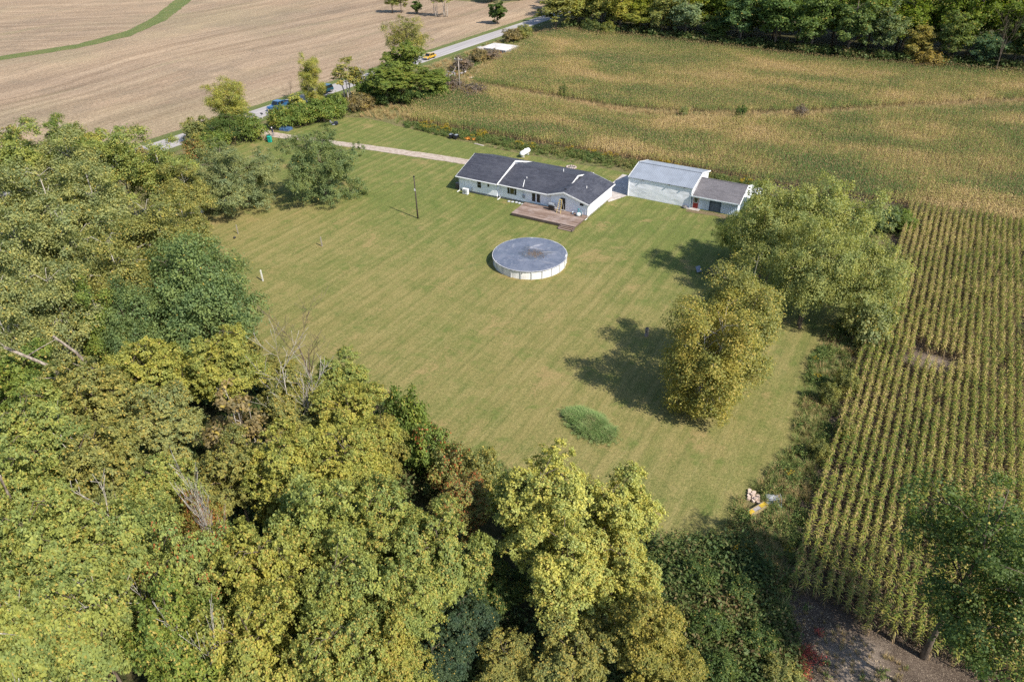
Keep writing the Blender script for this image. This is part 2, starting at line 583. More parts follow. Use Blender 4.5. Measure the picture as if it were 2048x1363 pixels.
def mat_gravel():
    b = NB('drive_gravel')
    P = b.pos()
    f = b.noise(P, 1.3, 5, 0.7)
    g = b.noise(P, 14, 3, 0.8)
    t = b.noise(b.map(P, (0.07, 1.0, 1)), 1.6, 4, 0.65)
    c = b.mix(b.step(f, 0.35, 0.65), (0.30, 0.235, 0.185), (0.46, 0.39, 0.33))
    c = b.mix(b.math('MULTIPLY', b.step(t, 0.52, 0.66), 0.5), c, (0.24, 0.20, 0.12))
    c = b.mix(b.lin(g, 0.3, 0.7), b.mix(0.3, c, (0.12, 0.09, 0.07)), b.mix(0.2, c, (0.6, 0.52, 0.46)))
    b.bump(g, 0.8, 0.05)
    return b.done(c, 0.95, 0.15)

# ------------------------------------------------------------------ foliage materials
def mat_leaf(name='leaf', trans=0.40, accent=(0.46, 0.36, 0.09)):
    b = NB(name)
    oi = b.n('ObjectInfo')
    r = b.rnd()
    O = b.obj()
    cl = b.noise(O, 0.55, 3, 0.6)
    c = b.mix(b.lin(r, 0.0, 1.0), b.mix(1.0, oi.outputs['Color'], (0.76, 0.82, 0.86), 'MULTIPLY'), b.mix(1.0, oi.outputs['Color'], (1.24, 1.17, 1.04), 'MULTIPLY'))
    c = b.mix(b.step(cl, 0.35, 0.65), b.mix(1.0, c, (0.80, 0.88, 0.95), 'MULTIPLY'), b.mix(1.0, c, (1.2, 1.12, 0.95), 'MULTIPLY'))
    # a share of the leaves has turned; alpha of the object colour sets how many
    rr = b.math('FRACT', b.math('MULTIPLY', r, 37.7))
    thr = b.math('MULTIPLY', oi.outputs['Alpha'], b.lin(b.noise(O, 0.33, 2), 0.36, 0.66))
    c = b.mix(b.math('LESS_THAN', rr, thr), c, accent)
    b.link(c, b.bsdf.inputs['Base Color'])
    b.bsdf.inputs['Roughness'].default_value = 0.55
    b.bsdf.inputs['Specular IOR Level'].default_value = 0.25
    tr = b.n('BsdfTranslucent')
    b.link(b.mix(1.0, c, (1.15, 1.2, 0.6), 'MULTIPLY'), tr.inputs['Color'])
    ms = b.n('MixShader')
    ms.inputs[0].default_value = trans
    b.t.links.new(b.bsdf.outputs[0], ms.inputs[1])
    b.t.links.new(tr.outputs[0], ms.inputs[2])
    b.t.links.new(ms.outputs[0], b.out.inputs['Surface'])
    return b.m
def mat_bark(name, c1, c2):
    b = NB(name)
    O = b.obj()
    f = b.noise(b.map(O, (1, 1, 0.25)), 5, 4, 0.7)
    b.bump(f, 0.8, 0.05)
    return b.done(b.mix(b.step(f, 0.35, 0.65), c1, c2), 0.9, 0.2)
def mat_plant(name, cols, scale=0.08, trans=0.25, stretch=(1, 1, 1), tip=None, base=None, gain=1.7, rw=0.75):
    """ground plants: hue drifts over the land and from blade to blade; 'hgt' runs 0 at the root to 1 at the top"""
    b = NB(name)
    P = b.map(b.pos(), stretch)
    r = b.rnd()
    a = b.noise(P, scale, 4, 0.65, 0.5)
    f = b.noise(b.pos(), scale * 7, 3, 0.6)
    v = b.math('ADD', b.math('ADD', b.math('MULTIPLY', b.math('SUBTRACT', a, 0.5), gain), b.math('MULTIPLY', b.math('SUBTRACT', r, 0.5), rw)), b.math('ADD', b.math('MULTIPLY', b.math('SUBTRACT', f, 0.5), 0.7), 0.5), True)
    ramp = b.n('ValToRGB')
    e = ramp.color_ramp.elements
    while len(e) < len(cols):
        e.new(0.5)
    for i, cc in enumerate(cols):
        e[i].position = i / (len(cols) - 1)
        e[i].color = tuple(cc) + (1,)
    b.link(v, ramp.inputs[0])
    c = ramp.outputs[0]
    at = b.n('Attribute', attribute_name='hgt').outputs['Fac']
    if base:
        c = b.mix(b.step(at, 0.62, 0.22), c, base)
    if tip:
        c = b.mix(b.step(at, 0.93, 1.0), c, tip)
    b.link(c, b.bsdf.inputs['Base Color'])
    b.bsdf.inputs['Roughness'].default_value = 0.6
    b.bsdf.inputs['Specular IOR Level'].default_value = 0.25
    tr = b.n('BsdfTranslucent')
    b.link(c, tr.inputs['Color'])
    ms = b.n('MixShader')
    ms.inputs[0].default_value = trans
    b.t.links.new(b.bsdf.outputs[0], ms.inputs[1])
    b.t.links.new(tr.outputs[0], ms.inputs[2])
    b.t.links.new(ms.outputs[0], b.out.inputs['Surface'])
    return b.m

LEAF = mat_leaf()
LEAF_RED = mat_leaf('leaf_red_turn', 0.35, (0.36, 0.13, 0.045))
BARK = mat_bark('bark_brown', (0.075, 0.055, 0.04), (0.17, 0.135, 0.105))
BARK_PALE = mat_bark('bark_pale', (0.24, 0.21, 0.175), (0.46, 0.42, 0.37))
BARK_DEAD = mat_bark('bark_bleached', (0.28, 0.245, 0.21), (0.52, 0.48, 0.43))

# ------------------------------------------------------------------ tree generator
def leaf_quads(cen, nrm, axis, L, W, r):
    """bent diamond leaves; returns verts (n*4,3), quads (n,4)"""
    n = len(cen)
    side = unit(np.cross(nrm, axis))
    L = L[:, None]
    W = W[:, None]
    fold = nrm * (W * 0.35)
    v = np.empty((n, 4, 3))
    v[:, 0] = cen - axis * L * 0.5
    v[:, 1] = cen + side * W * 0.5 + fold
    v[:, 2] = cen + axis * L * 0.5
    v[:, 3] = cen - side * W * 0.5 + fold
    q = np.arange(n * 4).reshape(n, 4)
    return v.reshape(-1, 3), q
def gen_tree(name, seed, H, R, rz, nb, leaves, leaf, trunk_r=0.22, th=0.3, droop=0.0, nsub=22, aspect=0.65, bark=None, leafm=None, lean=(0, 0), open_=0.0, boughr=(0.26, 0.42), stems=1, low=-0.55, limb=1.0, tight=0.22, skirt=0.0, boxy=0.0, lowring=0, flat=0.7):
    """a trunk-and-limbs mesh and a crown mesh; crown is boughs of leaf clumps with gaps between"""
    r = np.random.default_rng(seed)
    cz = H - rz
    dirs = []
    while len(dirs) < nb:
        d = unit(r.normal(size=3))
        if d[2] > low:
            if all(np.dot(d, e) < 0.80 or r.random() < 0.25 for e in dirs):
                dirs.append(d)
            elif r.random() < 0.04:
                dirs.append(d)
    dirs = np.array(dirs)
    rad = r.uniform(0.50, 0.86, nb) * (1 + 0.16 * r.normal(size=nb))
    rad = np.clip(rad, 0.3, 0.98)
    if boxy > 0.4:
        rad = np.where(dirs[:, 2] < -0.3, np.maximum(rad, 0.86), rad)
    bx_ = np.ones((nb, 3))
    bx_[:, :2] = (1 / np.maximum(np.hypot(dirs[:, 0], dirs[:, 1]), 0.45))[:, None] ** boxy
    bc = dirs * bx_ * rad[:, None] * np.array([R, R, rz]) + np.array([lean[0], lean[1], cz])
    br = R * r.uniform(boughr[0], boughr[1], nb) * (1.1 - 0.25 * np.abs(dirs[:, 2]))
    # inner filler boughs
    k = max(3, nb // 5)
    bc = np.vstack([bc, unit(r.normal(size=(k, 3))) * r.uniform(0.1, 0.4, (k, 1)) * np.array([R, R, rz]) + np.array([lean[0], lean[1], cz])])
    br = np.concatenate([br, np.full(k, R * 0.4)])
    if lowring:
        t_ = np.arange(lowring) * 6.283 / lowring + r.random()
        q_ = r.uniform(0.35, 0.8, lowring)
        bc = np.vstack([bc, np.stack([np.cos(t_) * q_ * R, np.sin(t_) * q_ * R, r.uniform(1.0, 2.8, lowring)], 1)])
        br = np.concatenate([br, R * r.uniform(0.24, 0.36, lowring)])
    nbt = len(bc)
    # leaf clumps on every bough
    wgt = br ** 2
    sub_b = r.choice(nbt, size=nbt * nsub, p=wgt / wgt.sum())
    sd = unit(r.normal(size=(len(sub_b), 3)) + np.array([0, 0, 0.35]))
    sq = np.array([1, 1, 0.8])
    scn = bc[sub_b] + sd * sq * (br[sub_b] * r.uniform(0.62, 1.05, len(sub_b)))[:, None]
    keep = r.random(len(scn)) > open_ * 0.5
    scn, sub_b, sd = scn[keep], sub_b[keep], sd[keep]
    # drop clumps well inside the crown
    nrmd = np.linalg.norm((scn - np.array([lean[0], lean[1], cz])) / np.array([R, R, rz]), axis=1)
    keep = (nrmd > 0.42) | (r.random(len(scn)) < 0.35)
    scn, sub_b, sd = scn[keep], sub_b[keep], sd[keep]
    ci = r.integers(0, len(scn), leaves)
    spread = (br[sub_b] * tight)[ci][:, None]
    off = r.normal(size=(leaves, 3)) * spread * np.array([1, 1, flat])
    cen = scn[ci] + off
    if droop:
        t = r.random(leaves) ** 1.4
        cen[:, 2] -= t * droop * (0.4 + 0.6 * r.random(leaves))
        cen[:, :2] += sd[ci][:, :2] * (t * droop * 0.18)[:, None]
    if skirt:
        low_ = cen[:, 2] < skirt
        cen[low_, 2] = skirt + r.random(low_.sum()) * 0.8
    cen[:, 2] = np.maximum(cen[:, 2], 0.15)
    cd = unit(cen - np.array([lean[0], lean[1], cz - rz * 0.4]))
    nr = unit(0.45 * sd[ci] + 0.35 * cd + 0.6 * np.array([0, 0, 1]) + 0.5 * r.normal(size=(leaves, 3)))
    ax = r.normal(size=(leaves, 3))
    if droop:
        ax = ax * 0.5 + np.array([0, 0, -1.4])
    ax = unit(ax - nr * np.sum(ax * nr, axis=1, keepdims=True))
    L = leaf * r.uniform(0.55, 1.5, leaves)
    v, q = leaf_quads(cen, nr, ax, L, L * aspect, r)
    crown = np_mesh(name + '_crown', v, q, leafm or LEAF)
    # wood
    b = MB()
    rr = random.Random(seed)
    tops = []
    for s in range(stems):
        bx = (0, 0) if stems == 1 else (0.5 * math.cos(s * 2.1), 0.5 * math.sin(s * 2.1))
        tx, ty = lean[0] + bx[0] * R * 0.5 * (stems > 1), lean[1] + bx[1] * R * 0.5 * (stems > 1)
        pts, rad_ = [], []
        for i in range(8):
            t = i / 7
            pts.append((bx[0] + (tx - bx[0]) * t ** 1.3 + rr.uniform(-.08, .08) * (0 < i), bx[1] + (ty - bx[1]) * t ** 1.3 + rr.uniform(-.08, .08) * (0 < i), -0.15 + (H * (0.86 if stems == 1 else 0.66) + 0.15) * t))
            rad_.append(trunk_r * (1.25 if i == 0 else 1.0) * (1 - 0.85 * t) / (1 if stems == 1 else 1.4) + 0.015)
        b.tube(pts, rad_, 7)
        tops.append([Vector(p) for p in pts])
    for i in range(nb):
        if rr.random() > limb:
            continue
        tk = tops[rr.randrange(len(tops))]
        zt = max(H * th, min(bc[i][2] - 0.35 * np.hypot(bc[i][0], bc[i][1]), H * 0.8))
        j = min(range(len(tk)), key=lambda q_: abs(tk[q_].z - zt))
        a = tk[j]
        e = Vector(bc[i])
        mid = a.lerp(e, 0.5) + Vector((rr.uniform(-.3, .3), rr.uniform(-.3, .3), 0.25 + 0.1 * R))
        r0 = trunk_r * 0.42 * (1 - 0.6 * j / 7)
        b.tube([a, mid, e], [r0, r0 * 0.62, 0.02], 5, False)
        for q_ in range(2):
            e2 = Vector(bc[i]) + Vector(unit(r.normal(size=3))) * float(br[i]) * 0.8
            b.tube([mid.lerp(e, 0.45), e2], [r0 * 0.4, 0.012], 4, False)
    trunk = b.mesh(name + '_trunk', bark or BARK, True)
    return trunk, crown, H, R
def gen_bare(name, seed, H, spread, r0=0.16, bark=None, depth=4, start=0.25, twist=0.5):
    """leafless tree: recursively forked tapering limbs"""
    rr = random.Random(seed)
    b = MB()
    def grow(p, d, L, rad, lv):
        n = 4
        pts, rads = [p.copy()], [rad]
        q = p.copy()
        dd = d.copy()
        for i in range(n):
            dd = (dd + Vector((rr.uniform(-.16, .16), rr.uniform(-.16, .16), rr.uniform(-.02, .12)))).normalized()
            q = q + dd * L / n
            pts.append(q.copy())
            rads.append(max(0.012, rad * (1 - 0.55 * (i + 1) / n)))
            if lv > 0 and i >= (1 if lv == depth else 0):
                for k in range(rr.choice((1, 1, 2))):
                    a = Vector((rr.uniform(-1, 1), rr.uniform(-1, 1), rr.uniform(-.1, .6))).normalized()
                    nd = (dd * (1.0 - twist * 0.5) + a * (twist + spread)).normalized()
                    grow(q, nd, L * rr.uniform(0.42, 0.62), rads[-1] * 0.6, lv - 1)
        b.tube(pts, rads, 5 if lv > 1 else 3, False)
    grow(Vector((0, 0, -0.1)), Vector((0, 0, 1)), H * 0.62, r0, depth)
    me = b.mesh(name + '_trunk', bark or BARK_DEAD, True)
    return me

TREES = {}
G = gen_tree
for i in range(5):
    TREES[f'maple{i}'] = G(f'maple{i}', 10 + i, 12.5, 4.2, 4.4, 34, 46000, 0.18, 0.2, nsub=44, boughr=(0.21, 0.36), tight=0.115, flat=0.5)
for i in range(3):
    TREES[f'poplar{i}'] = G(f'poplar{i}', 30 + i, 17, 4.3, 6.4, 34, 28000, 0.2, 0.2, nsub=22, bark=BARK_PALE, open_=0.35, boughr=(0.2, 0.34), tight=0.24, low=-0.8)
for i in range(2):
    TREES[f'silver{i}'] = G(f'silver{i}', 40 + i, 13.5, 6.2, 6.0, 50, 56000, 0.2, 0.26, nsub=24, boughr=(0.18, 0.33), low=-0.75, tight=0.22)
for i in range(2):
    TREES[f'willow{i}'] = G(f'willow{i}', 50 + i, 10.5, 6.0, 5.0, 32, 30000, 0.30, 0.3, droop=2.2, nsub=20, aspect=0.28, boughr=(0.18, 0.33), th=0.14, low=-0.6, tight=0.2, open_=0.3, boxy=0.3)
for i in range(2):
    TREES[f'birch{i}'] = G(f'birch{i}', 60 + i, 13.5, 4.3, 6.6, 46, 46000, 0.19, 0.2, nsub=26, bark=BARK_PALE, open_=0.1, boughr=(0.24, 0.38), lowring=9, stems=3, low=-0.97, tight=0.25, boxy=0.55)
for i in range(2):
    TREES[f'spread{i}'] = G(f'spread{i}', 70 + i, 10.5, 6.4, 5.0, 46, 48000, 0.18, 0.26, nsub=26, boughr=(0.17, 0.30), low=-0.75, tight=0.2, stems=2)
TREES['elm0'] = G('elm0', 55, 12.0, 6.2, 5.6, 24, 46000, 0.23, 0.24, droop=0.55, nsub=30, aspect=0.42, boughr=(0.2, 0.36), th=0.16, low=-0.85, tight=0.125, open_=0.1, boxy=0.35, lowring=5)
for i in range(5):
    TREES[f'wood{i}'] = G(f'wood{i}', 80 + i, 19, 5.2, 8.2, 36, 9000, 0.46, 0.3, nsub=16, boughr=(0.2, 0.36), low=-0.85, tight=0.24)
for i in range(2):
    TREES[f'thin{i}'] = G(f'thin{i}', 90 + i, 10.5, 2.6, 4.0, 18, 3000, 0.27, 0.17, nsub=12, bark=BARK_PALE, open_=0.5, boughr=(0.18, 0.32), stems=3, low=-0.5)
for i in range(3):
    TREES[f'shrub{i}'] = G(f'shrub{i}', 100 + i, 3.2, 2.3, 1.75, 20, 6500, 0.19, 0.07, nsub=20, boughr=(0.24, 0.4), stems=3, low=-0.6, th=0.05)
for i in range(2):
    TREES[f'sparse{i}'] = G(f'sparse{i}', 110 + i, 14, 4.6, 5.0, 28, 17000, 0.18, 0.2, nsub=14, bark=BARK, open_=0.45, boughr=(0.2, 0.36), low=-0.7, tight=0.24)
TREES['conifer0'] = G('conifer0', 120, 6.5, 1.6, 3.2, 26, 5200, 0.26, 0.12, nsub=16, boughr=(0.24, 0.4), low=-0.95)
TREES['juniper0'] = G('juniper0', 121, 5.5, 4.0, 2.7, 30, 15000, 0.26, 0.2, nsub=22, aspect=0.3, boughr=(0.22, 0.36), low=-0.7, stems=3)
for k, (hh, sp, dp) in {'bare0': (9, 0.28, 3), 'bare1': (10, 0.3, 3), 'bare2': (7, 0.3, 3), 'bare3': (6, 0.5, 3)}.items():
    TREES[k] = (gen_bare(k, len(k) + ord(k[-1]), hh, sp, 0.11, BARK if k == 'bare0' else BARK_DEAD, dp), None, hh, 2.5)

N_TREE = {'maple': 'maple_tree', 'poplar': 'poplar_tree', 'silver': 'silver_maple_tree', 'willow': 'willow_tree', 'elm': 'drooping_tree', 'birch': 'birch_tree', 'spread': 'broad_tree', 'wood': 'woodland_tree', 'thin': 'thin_tree', 'shrub': 'shrub', 'sparse': 'open_tree', 'conifer': 'conifer_tree', 'juniper': 'juniper_bush', 'bare': 'dead_tree'}
def plant_tree(kind, x, y, H, R, col, accent, label, rz=None, group=None, red=False, lean=(0.0, 0.0)):
    tr, cr, h0, r0 = TREES[kind]
    base = kind.rstrip('0123456789')
    cat = {'shrub': 'shrub', 'juniper': 'bush'}.get(base, 'tree')
    o = thing(N_TREE[base], (x, y, 0), label, cat, (x * 12.9898 + y * 78.233) % 6.283 if rz is None else rz, group)
    o.scale = (R / r0, R / r0, H / h0)
    if lean != (0.0, 0.0):
        o.rotation_euler = (lean[0], lean[1], o.rotation_euler.z)
    t = bpy.data.objects.new('trunk' if base not in ('shrub', 'juniper') else 'stem', tr)
    C.objects.link(t)
    t.parent = o
    if cr is not None:
        c = bpy.data.objects.new('crown' if base not in ('shrub', 'juniper') else 'foliage', cr)
        C.objects.link(c)
        c.parent = o
        c.color = tuple(col) + (accent,)
        if red:
            c.material_slots[0].link = 'OBJECT'
            c.material_slots[0].material = LEAF_RED
    return o
TREE_ROWS = [
    ('maple0', -38.6, 34.4, 10.8, 2.93, (0.283, 0.324, 0.098), 0.14, 'light yellow-green round maple at the corner of the wood, touching the lawn'),
    ('maple1', -39.8, 30.1, 10.8, 3.16, (0.265, 0.27, 0.09), 0.21, 'dull olive maple just behind the light round maple at the lawn corner'),
    ('maple2', -33.7, 30.6, 11.6, 3.27, (0.335, 0.344, 0.088), 0.24, 'yellow-tinged maple beside the lawn edge below the light round maple'),
    ('maple3', -48.7, 30.7, 12.3, 3.26, (0.335, 0.344, 0.088), 0.14, 'bright yellow-green maple under the silvery maple'),
    ('maple4', -52.8, 26.3, 13.1, 3.62, (0.335, 0.344, 0.088), 0.14, 'bright yellow maple between the leaning grey trunks and the silvery maple'),
    ('maple0', -51.2, 20.4, 14.7, 3.69, (0.265, 0.27, 0.09), 0.24, 'olive maple with bare twigs at the foot of the leaning grey trunks'),
    ('maple1', -45.8, 22.3, 13.1, 3.35, (0.283, 0.303, 0.125), 0.24, 'thin-leaved greyish olive maple above the white dead snag'),
    ('thin0', -40.5, 25.5, 12.9, 2.65, (0.273, 0.213, 0.107), 0.21, 'brown half-bare maple beside the forked dead tree'),
    ('maple2', -57.5, 18.3, 15.4, 3.27, (0.191, 0.25, 0.058), 0.1, 'dark green maple left of the leaning grey trunks'),
    ('maple3', -48.8, 14.9, 16.2, 3.62, (0.283, 0.324, 0.098), 0.14, 'yellow-green maple beside the short leaning trunk at the picture edge'),
    ('maple4', -43.9, 16.4, 14.7, 3.45, (0.265, 0.27, 0.09), 0.21, 'olive maple between the white dead snag and the edge of the picture'),
    ('maple0', -44.0, 11.2, 16.2, 3.13, (0.283, 0.324, 0.098), 0.17, 'pale green maple below the short leaning trunk'),
    ('maple1', -38.7, 16.9, 13.1, 2.94, (0.283, 0.324, 0.098), 0.21, 'yellow-green maple around the white dead snag'),
    ('maple1', -35.8, 17.2, 11.6, 1.8, (0.277, 0.266, 0.07), 0.49, 'rust-orange vine-covered bush below the white dead snag'),
    ('maple2', -36.8, 21.3, 12.3, 2.73, (0.265, 0.27, 0.09), 0.21, 'olive maple behind the dark gap in the wood'),
    ('maple3', -32.0, 22.8, 13.9, 3.29, (0.335, 0.344, 0.088), 0.14, 'dense yellow-green maple right of the dark gap in the wood'),
    ('maple4', -29.1, 25.3, 13.1, 3.34, (0.335, 0.344, 0.088), 0.17, 'dense yellow maple below the lawn-side maples'),
    ('maple0', -26.1, 19.3, 15.4, 3.3, (0.283, 0.324, 0.098), 0.14, 'tall light maple in the middle of the near wood'),
    ('maple1', -23.4, 22.2, 13.9, 3.15, (0.283, 0.324, 0.098), 0.24, 'gold-flecked maple left of the dark hollow beside the twin maples'),
    ('maple2', -19.2, 22.5, 13.1, 2.81, (0.283, 0.324, 0.098), 0.21, 'round maple bordering the dark hollow beside the twin maples'),
    ('maple3', -26.0, 15.0, 15.4, 3.07, (0.335, 0.344, 0.088), 0.21, 'yellow maple below the dark gap in the wood'),
    ('maple4', -21.8, 16.6, 14.7, 3.05, (0.283, 0.324, 0.098), 0.14, 'large green-yellow maple above the dark teal thicket'),
    ('maple0', -18.8, 18.8, 13.1, 2.57, (0.283, 0.324, 0.098), 0.24, 'gold-spotted maple next to the dark teal thicket'),
    ('maple1', -29.5, 13.0, 16.2, 2.82, (0.283, 0.324, 0.098), 0.14, 'yellow-green maple below the rust-orange vine bush'),
    ('maple2', -35.0, 11.9, 16.2, 3.18, (0.283, 0.324, 0.098), 0.14, 'yellow-green maple with bleached branches poking through its top'),
    ('maple3', -36.9, 8.9, 17.7, 3.27, (0.283, 0.324, 0.098), 0.17, 'pale yellow maple at the near edge of the wood, left of the bleached branches'),
    ('maple4', -34.2, 5.6, 17.7, 2.99, (0.283, 0.324, 0.098), 0.14, 'green-yellow maple in the bottom corner of the wood'),
    ('maple0', -31.0, 7.5, 17.0, 3.01, (0.283, 0.324, 0.098), 0.17, 'yellow-green maple left of the low dead tree at the bottom of the wood'),
    ('maple1', -26.7, 9.7, 16.2, 2.69, (0.191, 0.25, 0.058), 0.17, 'greener maple right of the low dead tree at the bottom of the wood'),
    ('maple2', -23.0, 11.4, 15.4, 2.79, (0.335, 0.344, 0.088), 0.24, 'yellow maple at the bottom edge below the large central maple'),
    ('maple3', -19.5, 13.6, 13.9, 2.62, (0.283, 0.324, 0.098), 0.35, 'maple with many golden leaves at the bottom edge'),
    ('maple1', -17.5, 15.8, 11.6, 2.1, (0.335, 0.344, 0.088), 0.35, 'gold-leaved maple at the bottom edge left of the dark teal thicket'),
    ('maple4', -15.6, 29.7, 13.4, 3.85, (0.433, 0.438, 0.129), 0.14, 'tall pale-yellow maple, left crown of the twin maples at the lawn edge'),
    ('maple2', -11.1, 31.4, 12.3, 3.0, (0.433, 0.438, 0.129), 0.14, 'pale-yellow maple, right crown of the twin maples at the lawn edge'),
    ('maple0', -12.3, 26.2, 12.3, 3.19, (0.433, 0.438, 0.129), 0.17, 'pale-yellow maple standing in front of the twin maples'),
    ('maple3', -9.1, 28.0, 10.8, 2.64, (0.433, 0.438, 0.129), 0.28, 'gold-flecked maple at the right end of the twin maples'),
    ('maple1', -22.2, 29.3, 8.5, 2.55, (0.265, 0.27, 0.09), 0.42, 'orange-flecked low maple between the wood and the twin maples'),
    ('maple0', -6.1, 24.8, 10.8, 2.55, (0.277, 0.266, 0.07), 0.35, 'orange-yellow maple at the bottom edge below the twin maples'),
    ('maple2', -9.4, 22.3, 8.5, 2.58, (0.265, 0.27, 0.09), 0.28, 'dark olive maple in the shade below the twin maples'),
    ('maple3', -4.2, 24.6, 7.7, 2.09, (0.277, 0.266, 0.07), 0.28, 'orange-yellow low tree in the bottom edge beside the shaded thicket'),
    ('maple4', -13.3, 20.5, 6.9, 2.02, (0.265, 0.27, 0.09), 0.35, 'shaded olive maple in the hollow at the bottom edge'),
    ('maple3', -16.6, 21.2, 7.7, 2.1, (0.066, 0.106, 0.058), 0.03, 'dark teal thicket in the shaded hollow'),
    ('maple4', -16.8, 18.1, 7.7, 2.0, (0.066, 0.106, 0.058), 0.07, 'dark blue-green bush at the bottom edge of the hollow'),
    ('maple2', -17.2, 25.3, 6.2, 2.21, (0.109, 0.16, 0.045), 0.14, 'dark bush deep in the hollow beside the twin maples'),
    ('shrub1', -33.4, 36.9, 7.1, 2.1, (0.191, 0.25, 0.058), 0.14, 'green bush at the lawn edge above the gold-flecked maple'),
    ('shrub2', -29.9, 35.1, 5.7, 2.11, (0.191, 0.25, 0.058), 0.24, 'mixed green and rust bush at the lawn edge halfway to the twin maples'),
    ('shrub0', -26.7, 34.3, 5.3, 1.96, (0.265, 0.27, 0.09), 0.42, 'rust-tinted bush at the lawn edge beside the twin maples'),
    ('shrub1', -24.6, 35.3, 4.9, 1.96, (0.265, 0.27, 0.09), 0.35, 'brownish green bush touching the twin maples at the lawn edge'),
    ('maple1', -31.1, 30.9, 9.3, 2.28, (0.277, 0.266, 0.07), 0.24, 'small orange-yellow maple between the lawn-side maples and the green bush'),
    ('maple1', -53.7, 36.0, 7.7, 2.13, (0.265, 0.27, 0.09), 0.28, 'olive bush at the lawn edge under the silvery maple'),
    ('maple3', -48.7, 35.9, 6.2, 2.08, (0.265, 0.27, 0.09), 0.21, 'olive bush at the foot of the thin bare tree'),
    ('maple4', -41.6, 8.0, 16.2, 2.14, (0.283, 0.324, 0.098), 0.14, 'yellow-green maple cut by the picture edge in the near wood'),
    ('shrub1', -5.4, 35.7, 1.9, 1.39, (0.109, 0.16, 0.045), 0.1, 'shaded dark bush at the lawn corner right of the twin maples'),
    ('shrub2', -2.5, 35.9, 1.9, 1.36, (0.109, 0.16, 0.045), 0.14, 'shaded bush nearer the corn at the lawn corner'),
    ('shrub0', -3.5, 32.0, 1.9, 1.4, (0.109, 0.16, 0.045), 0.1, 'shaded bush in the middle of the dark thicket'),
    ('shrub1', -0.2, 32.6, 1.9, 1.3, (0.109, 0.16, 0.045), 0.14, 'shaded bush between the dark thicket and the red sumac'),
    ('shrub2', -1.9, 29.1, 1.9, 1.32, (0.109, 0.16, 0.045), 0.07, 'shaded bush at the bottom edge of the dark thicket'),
    ('shrub0', 1.6, 30.7, 1.9, 1.25, (0.265, 0.27, 0.09), 0.14, 'dull bush below the red sumac at the bottom edge'),
    ('sparse0', 9.7, 37.4, 16.3, 4.48, (0.109, 0.16, 0.045), 0.08, 'open dark-green tree leaning over the near corn'),
    ('sparse1', 11.9, 33.8, 14.8, 3.88, (0.109, 0.16, 0.045), 0.1, 'open dark tree in the bottom right corner of the corn'),
    ('silver0', -58.4, 36.1, 17.1, 5.94, (0.172, 0.235, 0.09), 0.01, 'big silvery green maple beside the lawn'),
    ('silver1', -60.0, 29.4, 13.5, 3.57, (0.172, 0.235, 0.09), 0.01, 'smaller silvery maple in the shade of the big silvery one'),
    ('maple0', -60.6, 33.2, 7.7, 2.88, (0.191, 0.25, 0.058), 0.14, 'dull green bush below the silvery maples'),
    ('poplar0', -105.6, 47.1, 19.2, 4.85, (0.283, 0.324, 0.098), 0.1, 'tall poplar at the road end of the left wood'),
    ('poplar1', -97.1, 48.4, 19.2, 4.58, (0.283, 0.303, 0.125), 0.1, 'grey-green poplar second from the road in the left wood'),
    ('poplar2', -96.2, 54.1, 17.6, 4.64, (0.283, 0.324, 0.098), 0.14, 'yellow-green poplar nearest the road bend of the willow'),
    ('poplar0', -90.8, 56.6, 16.0, 4.51, (0.283, 0.324, 0.098), 0.14, 'yellowish poplar behind the grey-green willow'),
    ('poplar1', -85.7, 56.2, 13.6, 3.6, (0.265, 0.27, 0.09), 0.21, 'olive poplar between the willow and the left wood'),
    ('poplar2', -87.8, 35.0, 20.8, 4.24, (0.283, 0.303, 0.125), 0.07, 'grey-green poplar at the picture edge above the deep shade'),
    ('poplar0', -84.4, 38.1, 20.0, 4.3, (0.283, 0.303, 0.125), 0.1, 'white-branched poplar in the middle of the left wood'),
    ('poplar1', -80.9, 41.3, 19.2, 4.12, (0.283, 0.303, 0.125), 0.1, 'poplar left of the grassy gap in the left wood'),
    ('poplar2', -69.9, 40.5, 17.6, 4.22, (0.265, 0.27, 0.09), 0.17, 'lone poplar at the lawn side of the grassy gap'),
    ('poplar0', -75.4, 48.0, 13.6, 3.1, (0.265, 0.27, 0.09), 0.14, 'small poplar at the lawn edge below the willow'),
    ('poplar1', -73.3, 29.0, 20.8, 3.99, (0.283, 0.303, 0.125), 0.1, 'poplar above the deep shade in the left wood'),
    ('poplar2', -69.9, 31.9, 20.0, 4.04, (0.283, 0.303, 0.125), 0.1, 'poplar behind the silvery maple'),
    ('poplar0', -64.2, 32.4, 18.4, 3.46, (0.265, 0.27, 0.09), 0.14, 'olive poplar touching the silvery maple'),
    ('poplar1', -66.2, 23.1, 20.8, 3.49, (0.283, 0.303, 0.125), 0.07, 'poplar at the picture edge below the deep shade'),
    ('poplar2', -63.9, 26.1, 17.6, 3.43, (0.283, 0.303, 0.125), 0.14, 'poplar over the leaning grey trunks'),
    ('poplar0', -60.8, 20.2, 18.4, 3.12, (0.283, 0.303, 0.125), 0.14, 'poplar left of the leaning grey trunks'),
    ('poplar1', -62.6, 28.5, 15.2, 2.67, (0.191, 0.25, 0.058), 0.1, 'dark poplar between the leaning trunks and silvery maple'),
    ('thin1', -127.9, 55.8, 12.9, 3.78, (0.273, 0.213, 0.107), 0.14, 'half-bare brownish tree by the road in the far left corner'),
    ('poplar1', -119.1, 59.8, 14.4, 3.24, (0.191, 0.25, 0.058), 0.07, 'fresh green poplar top standing out beside the road'),
    ('maple2', -118.6, 63.9, 10.8, 3.02, (0.433, 0.438, 0.129), 0.21, 'yellow small tree by the road behind the poplars'),
    ('thin0', -117.4, 67.9, 9.7, 3.09, (0.283, 0.303, 0.125), 0.14, 'grey twiggy tree between the poplars and the road'),
